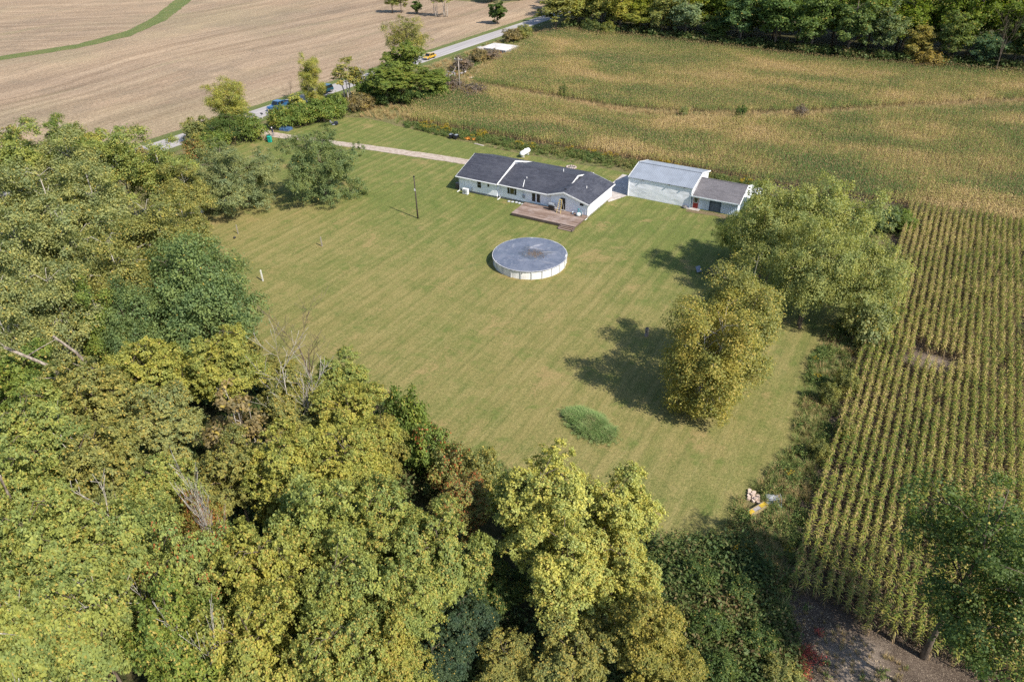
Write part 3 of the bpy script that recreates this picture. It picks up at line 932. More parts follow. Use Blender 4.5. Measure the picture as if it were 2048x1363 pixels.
    ('shrub2', -117.3, 70.5, 5.5, 3.19, (0.273, 0.213, 0.107), 0.28, 'brownish roadside bush below the end of the visible road'),
    ('shrub0', -115.0, 73.2, 4.4, 2.68, (0.265, 0.27, 0.09), 0.42, 'orange-tinted bush behind the willow'),
    ('elm0', -93.6, 68.7, 10.5, 7.6, (0.23, 0.266, 0.129), 0.03, 'wide grey-green willow by the lawn near the road'),
    ('elm0', -82.9, 78.8, 11.8, 6.62, (0.179, 0.229, 0.094), 0.02, 'drooping dark green willow standing alone beside the driveway'),
    ('juniper0', -120.3, 92.5, 5.5, 5.23, (0.109, 0.16, 0.045), 0.07, 'dark spreading juniper beside the drive entrance'),
    ('birch0', -124.1, 96.0, 11.6, 3.88, (0.335, 0.344, 0.088), 0.32, 'tall golden tree rising behind the juniper'),
    ('shrub1', -125.7, 88.9, 4.9, 3.22, (0.265, 0.27, 0.09), 0.17, 'olive bush left of the juniper by the road'),
    ('shrub2', -117.0, 94.9, 4.9, 2.83, (0.191, 0.25, 0.058), 0.1, 'green bush right of the juniper at the drive entrance'),
    ('shrub0', -117.9, 85.7, 4.4, 2.9, (0.191, 0.25, 0.058), 0.14, 'low green bush in front of the juniper'),
    ('shrub1', -117.7, 81.5, 4.0, 2.46, (0.265, 0.27, 0.09), 0.49, 'rust-tinted bush between the willow and the road'),
    ('shrub2', -118.1, 103.5, 4.4, 2.96, (0.191, 0.25, 0.058), 0.21, 'roadside bush at the drive entrance below the blue pickup'),
    ('shrub0', -115.3, 106.5, 4.9, 3.19, (0.191, 0.25, 0.058), 0.07, 'green hedge bush second from the drive entrance'),
    ('shrub1', -113.3, 110.5, 5.1, 3.23, (0.191, 0.25, 0.058), 0.07, 'green hedge bush third from the drive entrance'),
    ('shrub2', -112.5, 114.7, 4.9, 2.85, (0.191, 0.25, 0.058), 0.07, 'green hedge bush at the far end of the roadside hedge'),
    ('conifer0', -120.9, 111.2, 5.9, 1.65, (0.433, 0.438, 0.129), 0.35, 'slim golden tree beside the blue pickup'),
    ('shrub0', -111.2, 121.0, 4.0, 2.93, (0.273, 0.213, 0.107), 0.21, 'dull brown bush at the feet of the pale trunks'),
    ('shrub1', -113.6, 127.2, 5.7, 3.49, (0.191, 0.25, 0.058), 0.03, 'dark green bush right of the pale trunks'),
    ('maple2', -107.7, 133.7, 13.1, 4.61, (0.191, 0.25, 0.058), 0.14, 'tall dark green tree forming the top of the road-side clump'),
    ('maple3', -108.0, 126.7, 9.3, 4.29, (0.191, 0.25, 0.058), 0.1, 'green tree at the left of the road-side clump'),
    ('maple0', -107.3, 129.7, 8.0, 5.95, (0.191, 0.25, 0.058), 0.17, 'dense bright green tree in the road-side clump'),
    ('maple1', -101.5, 134.5, 7.7, 4.84, (0.191, 0.25, 0.058), 0.07, 'dark green rounded tree at the right of the road-side clump'),
    ('shrub2', -108.8, 127.4, 4.9, 3.68, (0.109, 0.16, 0.045), 0.03, 'dark bush in front of the road-side clump'),
    ('shrub0', -103.3, 131.0, 4.4, 3.46, (0.109, 0.16, 0.045), 0.07, 'dark undergrowth bush below the rounded tree'),
    ('shrub1', -100.5, 136.3, 4.4, 3.04, (0.191, 0.25, 0.058), 0.07, 'green bush left of the wooden pole'),
    ('shrub2', -100.6, 143.1, 3.5, 2.9, (0.254, 0.195, 0.166), 0.14, 'purplish brown brush around the wooden pole'),
    ('shrub0', -93.8, 141.4, 3.5, 2.83, (0.254, 0.195, 0.166), 0.14, 'purplish brown brush right of the wooden pole'),
    ('shrub1', -111.5, 163.1, 3.5, 3.22, (0.254, 0.195, 0.166), 0.21, 'brown brush below the far stretch of road'),
    ('shrub2', -112.8, 173.1, 3.5, 2.79, (0.273, 0.213, 0.107), 0.14, 'brown brush left of the concrete slab'),
    ('shrub0', -110.4, 176.7, 3.1, 2.54, (0.254, 0.195, 0.166), 0.21, 'brown brush growing over the concrete slab'),
    ('shrub1', -118.2, 200.3, 4.0, 3.41, (0.273, 0.213, 0.107), 0.14, 'brown bush between the slab and the woodland corner'),
    ('shrub2', -116.9, 206.1, 4.0, 3.15, (0.265, 0.27, 0.09), 0.21, 'olive bush at the woodland corner by the road'),
    ('birch0', -11.6, 55.2, 13.9, 3.87, (0.277, 0.266, 0.07), 0.39, 'golden birch clump on the lawn, its near half'),
    ('birch1', -10.4, 61.9, 14.3, 3.78, (0.265, 0.27, 0.09), 0.21, 'olive birch clump behind the golden one'),
    ('spread0', -12.4, 82.7, 14.5, 5.35, (0.308, 0.332, 0.121), 0.04, 'broad light-green tree next to the small shed'),
    ('spread1', -7.0, 86.4, 14.9, 6.09, (0.308, 0.332, 0.121), 0.04, 'broad light-green tree in the middle of the clump by the corn'),
    ('spread0', -6.5, 75.6, 13.4, 4.78, (0.308, 0.332, 0.121), 0.04, 'light-green tree behind the birches'),
    ('spread1', -1.2, 78.6, 11.8, 4.8, (0.308, 0.332, 0.121), 0.07, 'greyish light-green tree nearest the corn rows'),
    ('shrub0', 0.8, 75.5, 5.7, 2.53, (0.283, 0.303, 0.125), 0.1, 'grey twiggy bush beside the first corn row'),
    ('spread1', -18.1, 89.1, 6.7, 2.7, (0.283, 0.324, 0.098), 0.07, 'low light-green tree skirt by the shed corner'),
    ('shrub2', -17.5, 99.6, 5.3, 2.48, (0.191, 0.25, 0.058), 0.07, 'bush hiding the end of the small shed'),
    ('shrub0', 0.1, 65.0, 3.1, 1.21, (0.265, 0.27, 0.09), 0.1, 'dark weedy bush with a lone yellow flower head by the corn'),
    ('shrub1', -0.9, 62.5, 2.6, 0.99, (0.265, 0.27, 0.09), 0.07, 'low dark bush at the lawn edge by the corn'),
    ('shrub2', 1.3, 58.0, 2.2, 0.98, (0.265, 0.27, 0.09), 0.1, 'dark weedy bush further down the corn edge'),
    ('shrub0', -0.2, 54.0, 2.2, 0.9, (0.265, 0.27, 0.09), 0.1, 'low bush between lawn and corn above the log pile'),
    ('shrub1', -1.2, 108.3, 3.5, 2.62, (0.179, 0.229, 0.094), 0.03, 'grey-green bush at the corner of the corn rows'),
    ('shrub2', 1.1, 109.1, 3.1, 2.03, (0.191, 0.25, 0.058), 0.03, 'dark bush touching the corner of the corn rows'),
    ('shrub0', -75.1, 151.0, 2.9, 1.29, (0.109, 0.16, 0.045), 0.03, 'small dark bush at the upper end of the grassy swale'),
    ('shrub1', -33.9, 151.8, 3.1, 1.26, (0.109, 0.16, 0.045), 0.03, 'dark bush in the middle of the grassy swale'),
    ('shrub2', -22.8, 157.0, 3.3, 1.56, (0.254, 0.195, 0.166), 0.07, 'greyish brown bush in the grassy swale'),
    ('shrub0', -45.1, 148.5, 2.6, 0.96, (0.283, 0.303, 0.125), 0.07, 'small grey-green bush at the near side of the swale'),
    ('birch1', -124.8, 121.0, 11, 2.8, (0.335, 0.344, 0.088), 0.3, 'tall yellow tree by the road between the two blue vehicles'),
    ('thin0', -117.9, 124.4, 10.5, 4.0, (0.265, 0.27, 0.09), 0.4, 'thin tree with three pale trunks by the roadside hedge'),
    ('thin1', -116.3, 126.7, 8.5, 2.6, (0.277, 0.266, 0.07), 0.4, 'slender tree with golden lower leaves beside the pale trunks'),
    ('sparse0', -114.1, 143.5, 17, 5.4, (0.265, 0.27, 0.09), 0.3, 'tall brownish tree rising over the road-side clump'),
    ('wood1', -186.3, 227.3, 9, 3.2, (0.283, 0.324, 0.098), 0.2, 'small roadless field tree, first of the far group from the left'),
    ('wood2', -183.2, 228.8, 9, 3.2, (0.265, 0.27, 0.09), 0.1, 'dark-crowned field tree, second of the far group from the left'),
    ('thin0', -166.6, 228.0, 10, 3.4, (0.283, 0.303, 0.125), 0.1, 'thin field tree, left one of the far pair'),
    ('thin1', -162.7, 228.6, 10, 3.6, (0.283, 0.303, 0.125), 0.1, 'thin field tree, right one of the far pair'),
    ('conifer0', -176.2, 229.5, 5.5, 2.0, (0.109, 0.16, 0.045), 0, 'small dark evergreen among the far field trees'),
    ('conifer0', -138.0, 224.7, 8.5, 3.0, (0.109, 0.16, 0.045), 0, 'lone dark green tree in the field beside the road'),
    ('wood0', -112.2, 219.1, 15, 6.5, (0.265, 0.27, 0.09), 0.1, 'olive tree at the woodland corner by the road'),
]
BARE_ROWS = [
    ('bare0', -46.4, 38.0, 10, 3, 'thin grey bare tree at the lawn edge by the wood'),
    ('bare1', -39.2, 28.6, 13.5, 3, 'forked bleached dead tree sticking out of the wood'),
    ('bare2', -33.4, 16.2, 17.5, 2.2, 'white dead snag with fine branches in the middle of the wood'),
    ('bare2', -26.5, 9.2, 16.2, 2.4, 'low dead tree with white twigs at the bottom of the wood'),
    ('bare0', -35.8, 34.9, 6, 2, 'short grey dead stub at the lawn edge above the green bushes'),
    ('bare2', -112.2, 127.4, 10, 2.4, 'bare tall tree beside the road behind the dark bushes'),
    ('bare0', -127.7, 115.4, 6, 1.6, 'bare small tree beside the slim golden tree'),
    ('bare3', -31.2, 10.7, 15.2, 3.4, 'bleached crooked branches over the yellow-green maple by the picture edge'),
    ('bare3', -31.0, 6.8, 15.4, 3.2, 'pale forked dead limb lying over the bottom left maples'),
    ('bare3', -29.6, 4.4, 15, 3, 'grey dead limb at the very bottom left of the wood'),
    ('bare3', -36.2, 13.6, 14.6, 3.2, 'grey dead limbs left of the white snag'),
    ('bare3', -45.2, 16.3, 14.6, 3.4, 'grey bare twigs in the top of the olive maple near the leaning trunks'),
]
# ------------------------------------------------------------------ the land
M_LAWN = mat_lawn()
M_ROUGH = mat_rough_grass('rough_grass', (0.085, 0.115, 0.03), (0.12, 0.14, 0.04), (0.27, 0.205, 0.10), 0.5)
M_VERGE = mat_rough_grass('verge_grass', (0.085, 0.135, 0.03), (0.12, 0.17, 0.04), (0.22, 0.20, 0.08), 0.15)
M_FIELD = mat_stubble('field_stubble', 0.0)
M_FIELD2 = mat_stubble('field_stubble_turned', 0.9)
M_SOIL = mat_soil()
M_FLOOR = mat_forest_floor()

LAWN = [(-117, 76), (-118, 100), (-114, 107), (-112, 115), (-105, 117), (-96, 115.6), (-82, 113.9), (-69, 112.6), (-58, 112.6), (-44, 112.6), (-24, 114), (-6, 113.5), (-1.0, 100), (-1.0, 84), (-2.4, 77), (-3.2, 70), (-2.6, 63), (-2, 54.5), (-3.4, 49), (-4.5, 45), (-4, 41), (-8.8, 37.8), (-15, 39), (-27, 38.3), (-32.6, 38.7), (-37.3, 40.3), (-42.6, 42), (-50, 40), (-58, 38), (-70, 42), (-84, 50), (-100, 58)]
CORN_N = [(-96, 118.6), (-101.5, 128.5), (-98, 147), (-100.5, 152), (-104, 161), (-110, 191), (-113.5, 213), (-106.6, 220), (-79, 217.6), (-48, 214.6), (-21, 213.6), (18, 216), (75, 220), (75, 118.6)]
CORN_S = [(1.5, 118.4), (75, 118.4), (75, 31), (16, 31), (9.5, 33.2), (7.2, 35.2), (5.5, 36.8), (3.6, 37.9), (0.7, 38.1), (0.6, 82), (1.4, 83)]
SW_U = [(-102, 150.6), (-83, 149.8), (-73, 148.4), (-58, 147.6), (-46, 150.4), (-35, 155.6), (-23.5, 161.6), (-10, 172.3), (18, 194), (75, 238)]
SW_L = [(75, 231), (18, 188), (-9.7, 168), (-22.9, 157), (-33.5, 150.2), (-45, 144.6), (-55.5, 142), (-68, 143.6), (-81, 145.6), (-96, 147.0)]
SWALE = SW_U + SW_L
FOREST_S = [(-112, 60), (-100, 57.5), (-84, 49.5), (-70, 41.5), (-58, 37.5), (-50, 39.5), (-42.6, 41.4), (-37.3, 39.6), (-32.6, 38), (-27, 37.6), (-15, 38.3), (-8.8, 37.2), (-4, 40.4), (-0.6, 38.6), (1.5, 36), (3, 31), (2, 12), (-8, -10), (-60, -12), (-130, 5), (-135, 60)]

def bigsheet(name, pts, z, mat, seed=0):
    return sheet(name, pts, z, mat, 'structure', 0.25, 4.0, seed)
g = sheet('ground', [(-2500, -1500), (1500, -1500), (1500, 3000), (-2500, 3000)], 0.0, M_ROUGH, amp=0)
def road_x(y):
    return -131.4 + (y - 60) * 0.0178
field = sheet('stubble_field', [(road_x(-60) - 5.6, -60), (road_x(330) - 5.6, 330), (-160, 262), (-205, 262), (-262, 300), (-700, 520), (-900, 60), (-420, -60)], 0.012, M_FIELD, amp=0.3, step=6)
strip_far = [(-243.3, 60), (-243.3, 112.2), (-237.9, 132.4), (-239.8, 153.2), (-254.4, 178.1), (-287.9, 217.5), (-330, 262), (-336, 256), (-294.2, 213), (-264.6, 180.4), (-249.5, 158.8), (-244.0, 137.1), (-249, 117.3), (-249, 60)]
sheet('far_stubble_field', [(-249, 60), (-249, 117.3), (-244.5, 137), (-249.8, 158.8), (-264.6, 180.6), (-294.2, 213.4), (-336, 257), (-700, 520), (-900, 60)], 0.024, M_FIELD2, amp=0)
sheet('grass_waterway', strip_far, 0.036, M_VERGE, amp=0.6, step=3)
rd = [(road_x(y), y) for y in range(-80, 420, 20)]
sheet('road_verge', [(x - 5.8, y) for x, y in rd] + [(x + 5.4, y) for x, y in reversed(rd)], 0.024, M_VERGE, amp=0.45, step=2)
b = MB()
ang = math.atan(0.0178)
ys = np.linspace(-140, 360, 101)
vs = []
for i, yy in enumerate(ys):
    e = 3.1 + 0.12 * mnoise.noise(Vector((yy * 0.3, 1, 0)))
    e2 = 3.1 + 0.12 * mnoise.noise(Vector((yy * 0.3, 7, 0)))
    vs += [(-e, yy, 0.04), (0, yy, 0.075), (e2, yy, 0.04)]
fs = []
for i in range(100):
    for k in range(2):
        a = i * 3 + k
        fs.append((a, a + 1, a + 4, a + 3))
b.add(vs, fs)
road = b.build('road', mat_road())
road.location = (road_x(100), 100, 0)
road.rotation_euler = (0, 0, -ang)
road['kind'] = 'structure'
sheet('lawn', LAWN, 0.02, M_LAWN, amp=0.35, step=0.9)
sheet('woodland_floor', FOREST_S, 0.03, M_FLOOR, amp=0.5, step=1.2)
sheet('far_woodland_floor', [(-114, 217), (-106, 221), (-79, 218.4), (-48, 215.4), (-21, 214.4), (18, 216.8), (75, 221), (120, 330), (-110, 330)], 0.03, M_FLOOR, amp=0.5, step=2)
cs = sheet('corn_field_soil', [(0.0, 118.4), (-96.5, 118.0), (-102, 128.5), (-98.6, 147), (-101, 152), (-104.6, 161), (-110.6, 191), (-114, 213), (-106.6, 220.6), (-79, 218.2), (-48, 215.2), (-21, 214.2), (18, 216.6), (75, 220.6), (75, 33), (7, 31), (2.2, 32), (-0.6, 37.5), (-0.4, 60), (-0.2, 82), (0.4, 84)], 0.016, M_SOIL, amp=0.35, step=1.2)
sheet('grassy_swale', SWALE, 0.03, M_ROUGH, amp=0.4, step=1.5)
M_GRAVEL = mat_gravel()
DRIVE = [(-128.2, 96.0), (-122, 97.4), (-116, 97.6), (-108, 98.8), (-100, 99.8), (-90, 101.0), (-80, 102.0), (-71.4, 102.7), (-65.5, 103.2), (-65.5, 106.0), (-72.4, 105.2), (-82, 104.4), (-92, 103.3), (-100, 102.2), (-108, 101.2), (-116, 100.2), (-120, 100.6), (-127.6, 104)]
sheet('driveway', DRIVE, 0.05, M_GRAVEL, amp=0.22, step=0.7)
M_CONC = plain('concrete', (0.43, 0.39, 0.36), 0.9, 0.2, var=0.14, vs=1.2)
sheet('concrete_apron', [(-43.5, 103.6), (-40.7, 99.0), (-39.1, 102.9), (-39.1, 111.5), (-43.5, 111.5)], 0.05, M_CONC, amp=0.03)
sheet('bare_dirt', [(-28.6, 101.4), (-24, 101.9), (-20.5, 100.2), (-21.0, 102.4), (-22, 103.0), (-28.4, 102.9)], 0.034, mat_rough_grass('dirt', (0.20, 0.15, 0.09), (0.14, 0.13, 0.05), (0.27, 0.19, 0.12), 0.5), amp=0.3, step=0.5)

# ------------------------------------------------------------------ small plants
def blades_mesh(name, seed, n, h, spread, bend, width, mat, seg=3, hvar=0.35, flop=0.0):
    r = np.random.default_rng(seed)
    vs, qs, hg = [], [], []
    base = 0
    for i in range(n):
        a = r.uniform(0, 6.283)
        d = spread * math.sqrt(r.random())
        p0 = np.array([math.cos(a) * d, math.sin(a) * d, 0])
        oa = a + r.normal() * 0.9
        out = np.array([math.cos(oa), math.sin(oa), 0])
        H = h * (1 - hvar * r.random())
        bn = bend * r.uniform(0.3, 1.4)
        sd = np.array([-out[1], out[0], 0])
        wd = width * r.uniform(0.6, 1.3)
        for s in range(seg + 1):
            t = s / seg
            p = p0 + out * bn * t ** 1.7 * H + np.array([0, 0, H * (t - flop * bn * t ** 3)])
            ww = wd * (1 - 0.8 * t)
            vs += [p - sd * ww / 2, p + sd * ww / 2]
            hg += [t * H / h] * 2
        for s in range(seg):
            k = base + s * 2
            qs.append((k, k + 1, k + 3, k + 2))
        base += 2 * (seg + 1)
    return np_mesh(name, np.array(vs), np.array(qs), mat, {'hgt': np.array(hg)})
def leafy_mesh(name, seed, n, h, R, leaf, mat, top=0.0):
    r = np.random.default_rng(seed)
    t = r.random(n) ** 0.7
    a = r.uniform(0, 6.283, n)
    d = R * (1 - 0.55 * t) * np.sqrt(r.random(n))
    # a few stems the leaves gather on
    k = 7
    sa, sr = r.uniform(0, 6.283, k), R * np.sqrt(r.random(k))
    si = r.integers(0, k, n)
    hh = h * r.uniform(0.6, 1.0, k)[si]
    cen = np.stack([np.cos(sa[si]) * sr[si] * (0.5 + 0.6 * t) + r.normal(size=n) * R * 0.2, np.sin(sa[si]) * sr[si] * (0.5 + 0.6 * t) + r.normal(size=n) * R * 0.2, np.maximum(0.03, t * hh)], 1)
    nr = unit(r.normal(size=(n, 3)) * 0.7 + np.array([0, 0, 0.8]))
    ax = unit(np.cross(nr, r.normal(size=(n, 3))))
    L = leaf * r.uniform(0.6, 1.4, n)
    v, q = leaf_quads(cen, nr, ax, L, L * 0.5, r)
    return np_mesh(name, v, q, mat, {'hgt': np.repeat(t, 4)})

M_GRASSY = mat_plant('weed_grass', [(0.090, 0.156, 0.040), (0.153, 0.220, 0.054), (0.216, 0.248, 0.072), (0.468, 0.367, 0.162)], 0.12)
M_WEED = mat_plant('weed_leaf', [(0.072, 0.129, 0.036), (0.126, 0.184, 0.047), (0.180, 0.211, 0.054), (0.288, 0.211, 0.090)], 0.15)
M_DRYGR = mat_plant('dry_grass', [(0.189, 0.203, 0.065), (0.377, 0.290, 0.123), (0.522, 0.392, 0.181), (0.435, 0.275, 0.152)], 0.10)
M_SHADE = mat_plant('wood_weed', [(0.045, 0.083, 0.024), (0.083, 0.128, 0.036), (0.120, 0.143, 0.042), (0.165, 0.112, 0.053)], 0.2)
M_GOLD = mat_plant('goldenrod', [(0.102, 0.153, 0.041), (0.145, 0.187, 0.051)], 0.3, tip=(0.714, 0.493, 0.034))
M_GOLD2 = mat_plant('goldenrod_flower', [(0.40, 0.28, 0.02), (0.33, 0.25, 0.03)], 0.3)
M_MOUND = mat_plant('lush_grass', [(0.16, 0.26, 0.075), (0.21, 0.32, 0.10), (0.28, 0.35, 0.13), (0.38, 0.35, 0.17)], 0.5)
M_TURF = mat_plant('lawn_tuft', [(0.10, 0.13, 0.035), (0.15, 0.15, 0.055), (0.25, 0.2, 0.1)], 0.2)
M_SUMAC = mat_plant('sumac_red', [(0.42, 0.05, 0.05), (0.5, 0.13, 0.09), (0.24, 0.17, 0.06)], 0.6)

V_GR = [source(f'grass_tuft_{i}', blades_mesh('grass_tuft', 200 + i, 46, 0.75, 0.34, 0.7, 0.035, M_GRASSY, 3, flop=0.25)) for i in range(4)]
V_DR = [source(f'dry_tuft_{i}', blades_mesh('dry_tuft', 210 + i, 46, 0.95, 0.32, 0.5, 0.035, M_DRYGR, 3, flop=0.25)) for i in range(4)]
V_WD = [source(f'weed_{i}', leafy_mesh('weed', 220 + i, 120, 0.85, 0.5, 0.15, M_WEED)) for i in range(4)]
V_SH = [source(f'wood_weed_{i}', leafy_mesh('wood_weed', 230 + i, 150, 1.1, 0.75, 0.2, M_SHADE)) for i in range(4)]
V_MD = [source(f'lush_tuft_{i}', blades_mesh('lush_tuft', 240 + i, 46, 0.5, 0.24, 0.9, 0.03, M_MOUND, 3, flop=0.35)) for i in range(3)]
V_SU = [source(f'sumac_{i}', leafy_mesh('sumac', 250 + i, 110, 0.9, 0.6, 0.15, M_SUMAC)) for i in range(2)]
def gold_mesh(i):
    a = leafy_mesh('gold', 260 + i, 90, 0.95, 0.4, 0.13, M_GOLD)
    return a
V_GO = []
for i in range(3):
    r = np.random.default_rng(300 + i)
    n1, n2 = 90, 70
    me1 = leafy_mesh('goldenrod', 260 + i, n1, 0.9, 0.42, 0.14, [M_GOLD, M_GOLD2])
    # flower heads: small warm-yellow flecks gathered at the stem tops
    k = r.uniform(-0.35, 0.35, (8, 2))
    ii = r.integers(0, 8, n2)
    cen = np.stack([k[ii, 0] + r.normal(size=n2) * 0.06, k[ii, 1] + r.normal(size=n2) * 0.06, 0.95 + r.uniform(-0.08, 0.14, n2)], 1)
    nr = unit(r.normal(size=(n2, 3)) + np.array([0, 0, 0.6]))
    ax = unit(np.cross(nr, r.normal(size=(n2, 3))))
    L = 0.1 * r.uniform(0.7, 1.3, n2)
    v, q = leaf_quads(cen, nr, ax, L, L * 0.7, r)
    nv = len(me1.vertices)
    co = np.empty(nv * 3, dtype=np.float32)
    me1.vertices.foreach_get('co', co)
    allv = np.vstack([co.reshape(-1, 3), v])
    allq = np.vstack([np.arange(nv).reshape(-1, 4), q + nv])
    me = np_mesh('goldenrod', allv, allq, [M_GOLD, M_GOLD2], {'hgt': np.concatenate([np.clip(co.reshape(-1, 3)[:, 2], 0, .9), np.full(len(v), 0.9)])})
    mi = np.zeros(len(allq), dtype=np.int32)
    mi[nv // 4:] = 1
    me.polygons.foreach_set('material_index', mi)
    V_GO.append(source(f'goldenrod_{i}', me))

def fill(poly, dens, seed, keep=None):
    r = np.random.default_rng(seed)
    p = np.array(poly)
    lo, hi = p.min(0), p.max(0)
    n = int((hi - lo).prod() * dens)
    x = r.uniform(lo[0], hi[0], n)
    y = r.uniform(lo[1], hi[1], n)
    k = inside(poly, x, y) & (np.hypot(x + 4.1, y - 46.3) > 0.95) & (np.hypot(x + 3.4, y - 44.8) > 0.8) & (np.hypot(x + 2.5, y - 46.7) > 0.55)
    if keep is not None:
        k &= keep(x, y, r)
    x, y = x[k], y[k]
    return np.stack([x, y, np.full(len(x), 0.02)], 1), r.uniform(0, 6.283, len(x)), r
def sc_fill(name, poly, dens, seed, variants, s0, s1, keep=None, label=None, tilt=0.08):
    p, rz, r = fill(poly, dens, seed, keep)
    return scatter(name, p, rz, r.uniform(s0, s1, len(p)), variants, seed, label, tilt)
def pn(x, y, f, s=0.0):
    return np.array([mnoise.noise(Vector((a * f, b_ * f, s))) for a, b_ in zip(x, y)])
EAST = [(-22, 98.5), (-8, 84.5), (-1.2, 84), (-2.6, 77), (-3.6, 70), (-3.0, 63), (-2.4, 54.5), (-3.8, 49), (-5.1, 45), (-4.6, 41), (-3, 38), (1.6, 36.5), (0.5, 38.5), (0.2, 60), (0.3, 82), (1.2, 84), (1.2, 118), (-20, 118), (-20.5, 104)]
EAST_EDGE = [(-1.4, 84), (-2.8, 77), (-3.8, 70), (-3.2, 63), (-2.6, 54.5), (-4.0, 49), (-5.3, 45), (-4.8, 41), (-3, 38), (1.6, 36.5), (0.5, 38.5), (0.1, 60), (0.2, 82)]
sc_fill('weed_grass', EAST_EDGE, 4.5, 1, V_GR, 0.4, 1.1, label='tall green grass along the corn edge')
sc_fill('weeds', EAST_EDGE, 1.7, 2, V_WD, 0.4, 1.1, lambda x, y, r: pn(x, y, 0.3) > -0.15, label='leafy weeds along the corn edge')
sc_fill('dry_grass', EAST_EDGE, 3.0, 3, V_DR, 0.4, 1.0, lambda x, y, r: pn(x, y, 0.25, 5) > -0.05)
sc_fill('undergrowth', EAST, 1.0, 4, V_WD, 0.5, 1.2)
sc_fill('goldenrod', EAST_EDGE, 0.5, 5, V_GO, 0.6, 1.2, lambda x, y, r: pn(x, y, 0.4, 3) > 0.18)
NORTH = [(-96, 115.8), (-82, 114), (-69, 112.8), (-58, 112.8), (-44, 112.8), (-24, 114.2), (-20, 118.6), (-60, 118.2), (-95.8, 118.6)]
sc_fill('weed_strip', NORTH, 3.2, 6, V_WD, 0.5, 1.25, lambda x, y, r: y > 114.2 + 1.4 * pn(x, y, 0.12) - np.clip((-60 - x) * 0.0, 0, 1), label='weeds between the lawn and the tall corn')
sc_fill('goldenrod', NORTH, 1.5, 7, V_GO, 0.6, 1.3, lambda x, y, r: (y > 115) & (pn(x, y, 0.12, 2) > 0.05))
sc_fill('rough_grass', NORTH, 2.5, 8, V_GR, 0.3, 0.8)
NW = [(-112, 115.6), (-105, 117.4), (-96, 116), (-95.6, 119), (-101, 128), (-98, 147), (-104, 161), (-110, 191), (-115, 214), (-122, 226), (-123.5, 104), (-115, 107.5)]
sc_fill('dry_grass', NW, 1.1, 9, V_DR, 0.5, 1.2, lambda x, y, r: pn(x, y, 0.1, 1) > -0.1, label='dry tan grass beside the hedge and the corn')
sc_fill('rough_grass', NW, 1.3, 10, V_GR, 0.4, 1.1, lambda x, y, r: pn(x, y, 0.1, 4) > 0.0)
sc_fill('weeds', NW, 0.25, 11, V_WD, 0.6, 1.4, lambda x, y, r: pn(x, y, 0.12, 8) > 0.1)
sc_fill('swale_grass', SWALE, 2.6, 12, V_DR, 0.8, 1.5, label='tall tan grass filling the swale')
sc_fill('swale_weeds', SWALE, 0.5, 13, V_GR, 0.8, 1.4, lambda x, y, r: pn(x, y, 0.1, 4) > 0.0)
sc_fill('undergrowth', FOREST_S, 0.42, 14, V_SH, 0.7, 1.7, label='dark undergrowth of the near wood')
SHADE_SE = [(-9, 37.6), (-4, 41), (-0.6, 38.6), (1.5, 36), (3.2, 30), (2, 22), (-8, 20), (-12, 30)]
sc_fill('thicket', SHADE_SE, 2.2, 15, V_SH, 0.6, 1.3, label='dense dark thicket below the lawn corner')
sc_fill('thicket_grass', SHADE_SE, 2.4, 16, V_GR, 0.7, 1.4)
FEDGE = [(-84, 50.5), (-70, 42.5), (-58, 38.6), (-50, 40.5), (-42.6, 42.6), (-37.3, 41.1), (-32.6, 39.4), (-27, 39), (-15, 39.8), (-8.8, 38.6), (-4, 41.6), (-4, 39), (-9, 35), (-27, 35), (-38, 36), (-50, 36), (-70, 38), (-84, 47)]
sc_fill('edge_weeds', FEDGE, 2.4, 17, V_WD, 0.5, 1.3, label='weeds along the edge of the near wood')
sc_fill('edge_grass', FEDGE, 2.0, 18, V_GR, 0.4, 0.9)
SOILW = [(0.5, 38), (3.4, 37.6), (5.3, 37), (9, 36), (9, 32), (2.2, 31)]
sc_fill('soil_weeds', SOILW, 3.5, 19, V_DR, 0.12, 0.5)
sc_fill('soil_greens', SOILW, 1.2, 20, V_WD, 0.3, 0.7, lambda x, y, r: pn(x, y, 0.5, 4) > 0.12)
sumac = thing('sumac_shrub', (3.0, 33.6, 0), 'low red-leaved sumac bush at the bottom edge by the bare soil', 'shrub')
for i in range(16):
    o = bpy.data.objects.new('foliage', V_SU[i % 2].data)
    C.objects.link(o)
    o.parent = sumac
    o.location = (rng.normal() * 0.8, rng.normal() * 1.5, 0)
    o.rotation_euler.z = rng.uniform(0, 6.28)
    o.scale = [rng.uniform(0.5, 0.95)] * 3

# mound of lush grass on the lawn
mb = MB()
nx, ny = 30, 18
vs, fs = [], []
mc = Vector((-20.25, 48.0))
for j in range(ny + 1):
    for i in range(nx + 1):
        u, v = i / nx * 2 - 1, j / ny * 2 - 1
        # ridge runs from upper left to lower right, pointed at its left end
        rr_ = u * u + v * v * (1.0 + 0.5 * max(0, -u)) + 0.42 * mnoise.noise(Vector((u * 1.7, v * 1.7, 6))) + 0.05
        hgt = 0.72 * max(0, 1 - rr_) ** 0.8 + 0.12 * mnoise.noise(Vector((u * 3, v * 3, 1))) * max(0, 1 - rr_)
        a = R_(-19)
        X, Y = u * 2.9, v * 1.55
        vs.append((mc.x + X * math.cos(a) - Y * math.sin(a), mc.y + X * math.sin(a) + Y * math.cos(a), 0.0 + hgt))
for j in range(ny):
    for i in range(nx):
        k = j * (nx + 1) + i
        fs.append((k, k + 1, k + nx + 2, k + nx + 1))
mb.add(vs, fs)
mo = mb.build('mound', M_VERGE, smooth=True)
mo['kind'] = 'structure'
vs = np.array(vs)
r = np.random.default_rng(5)
pp = []
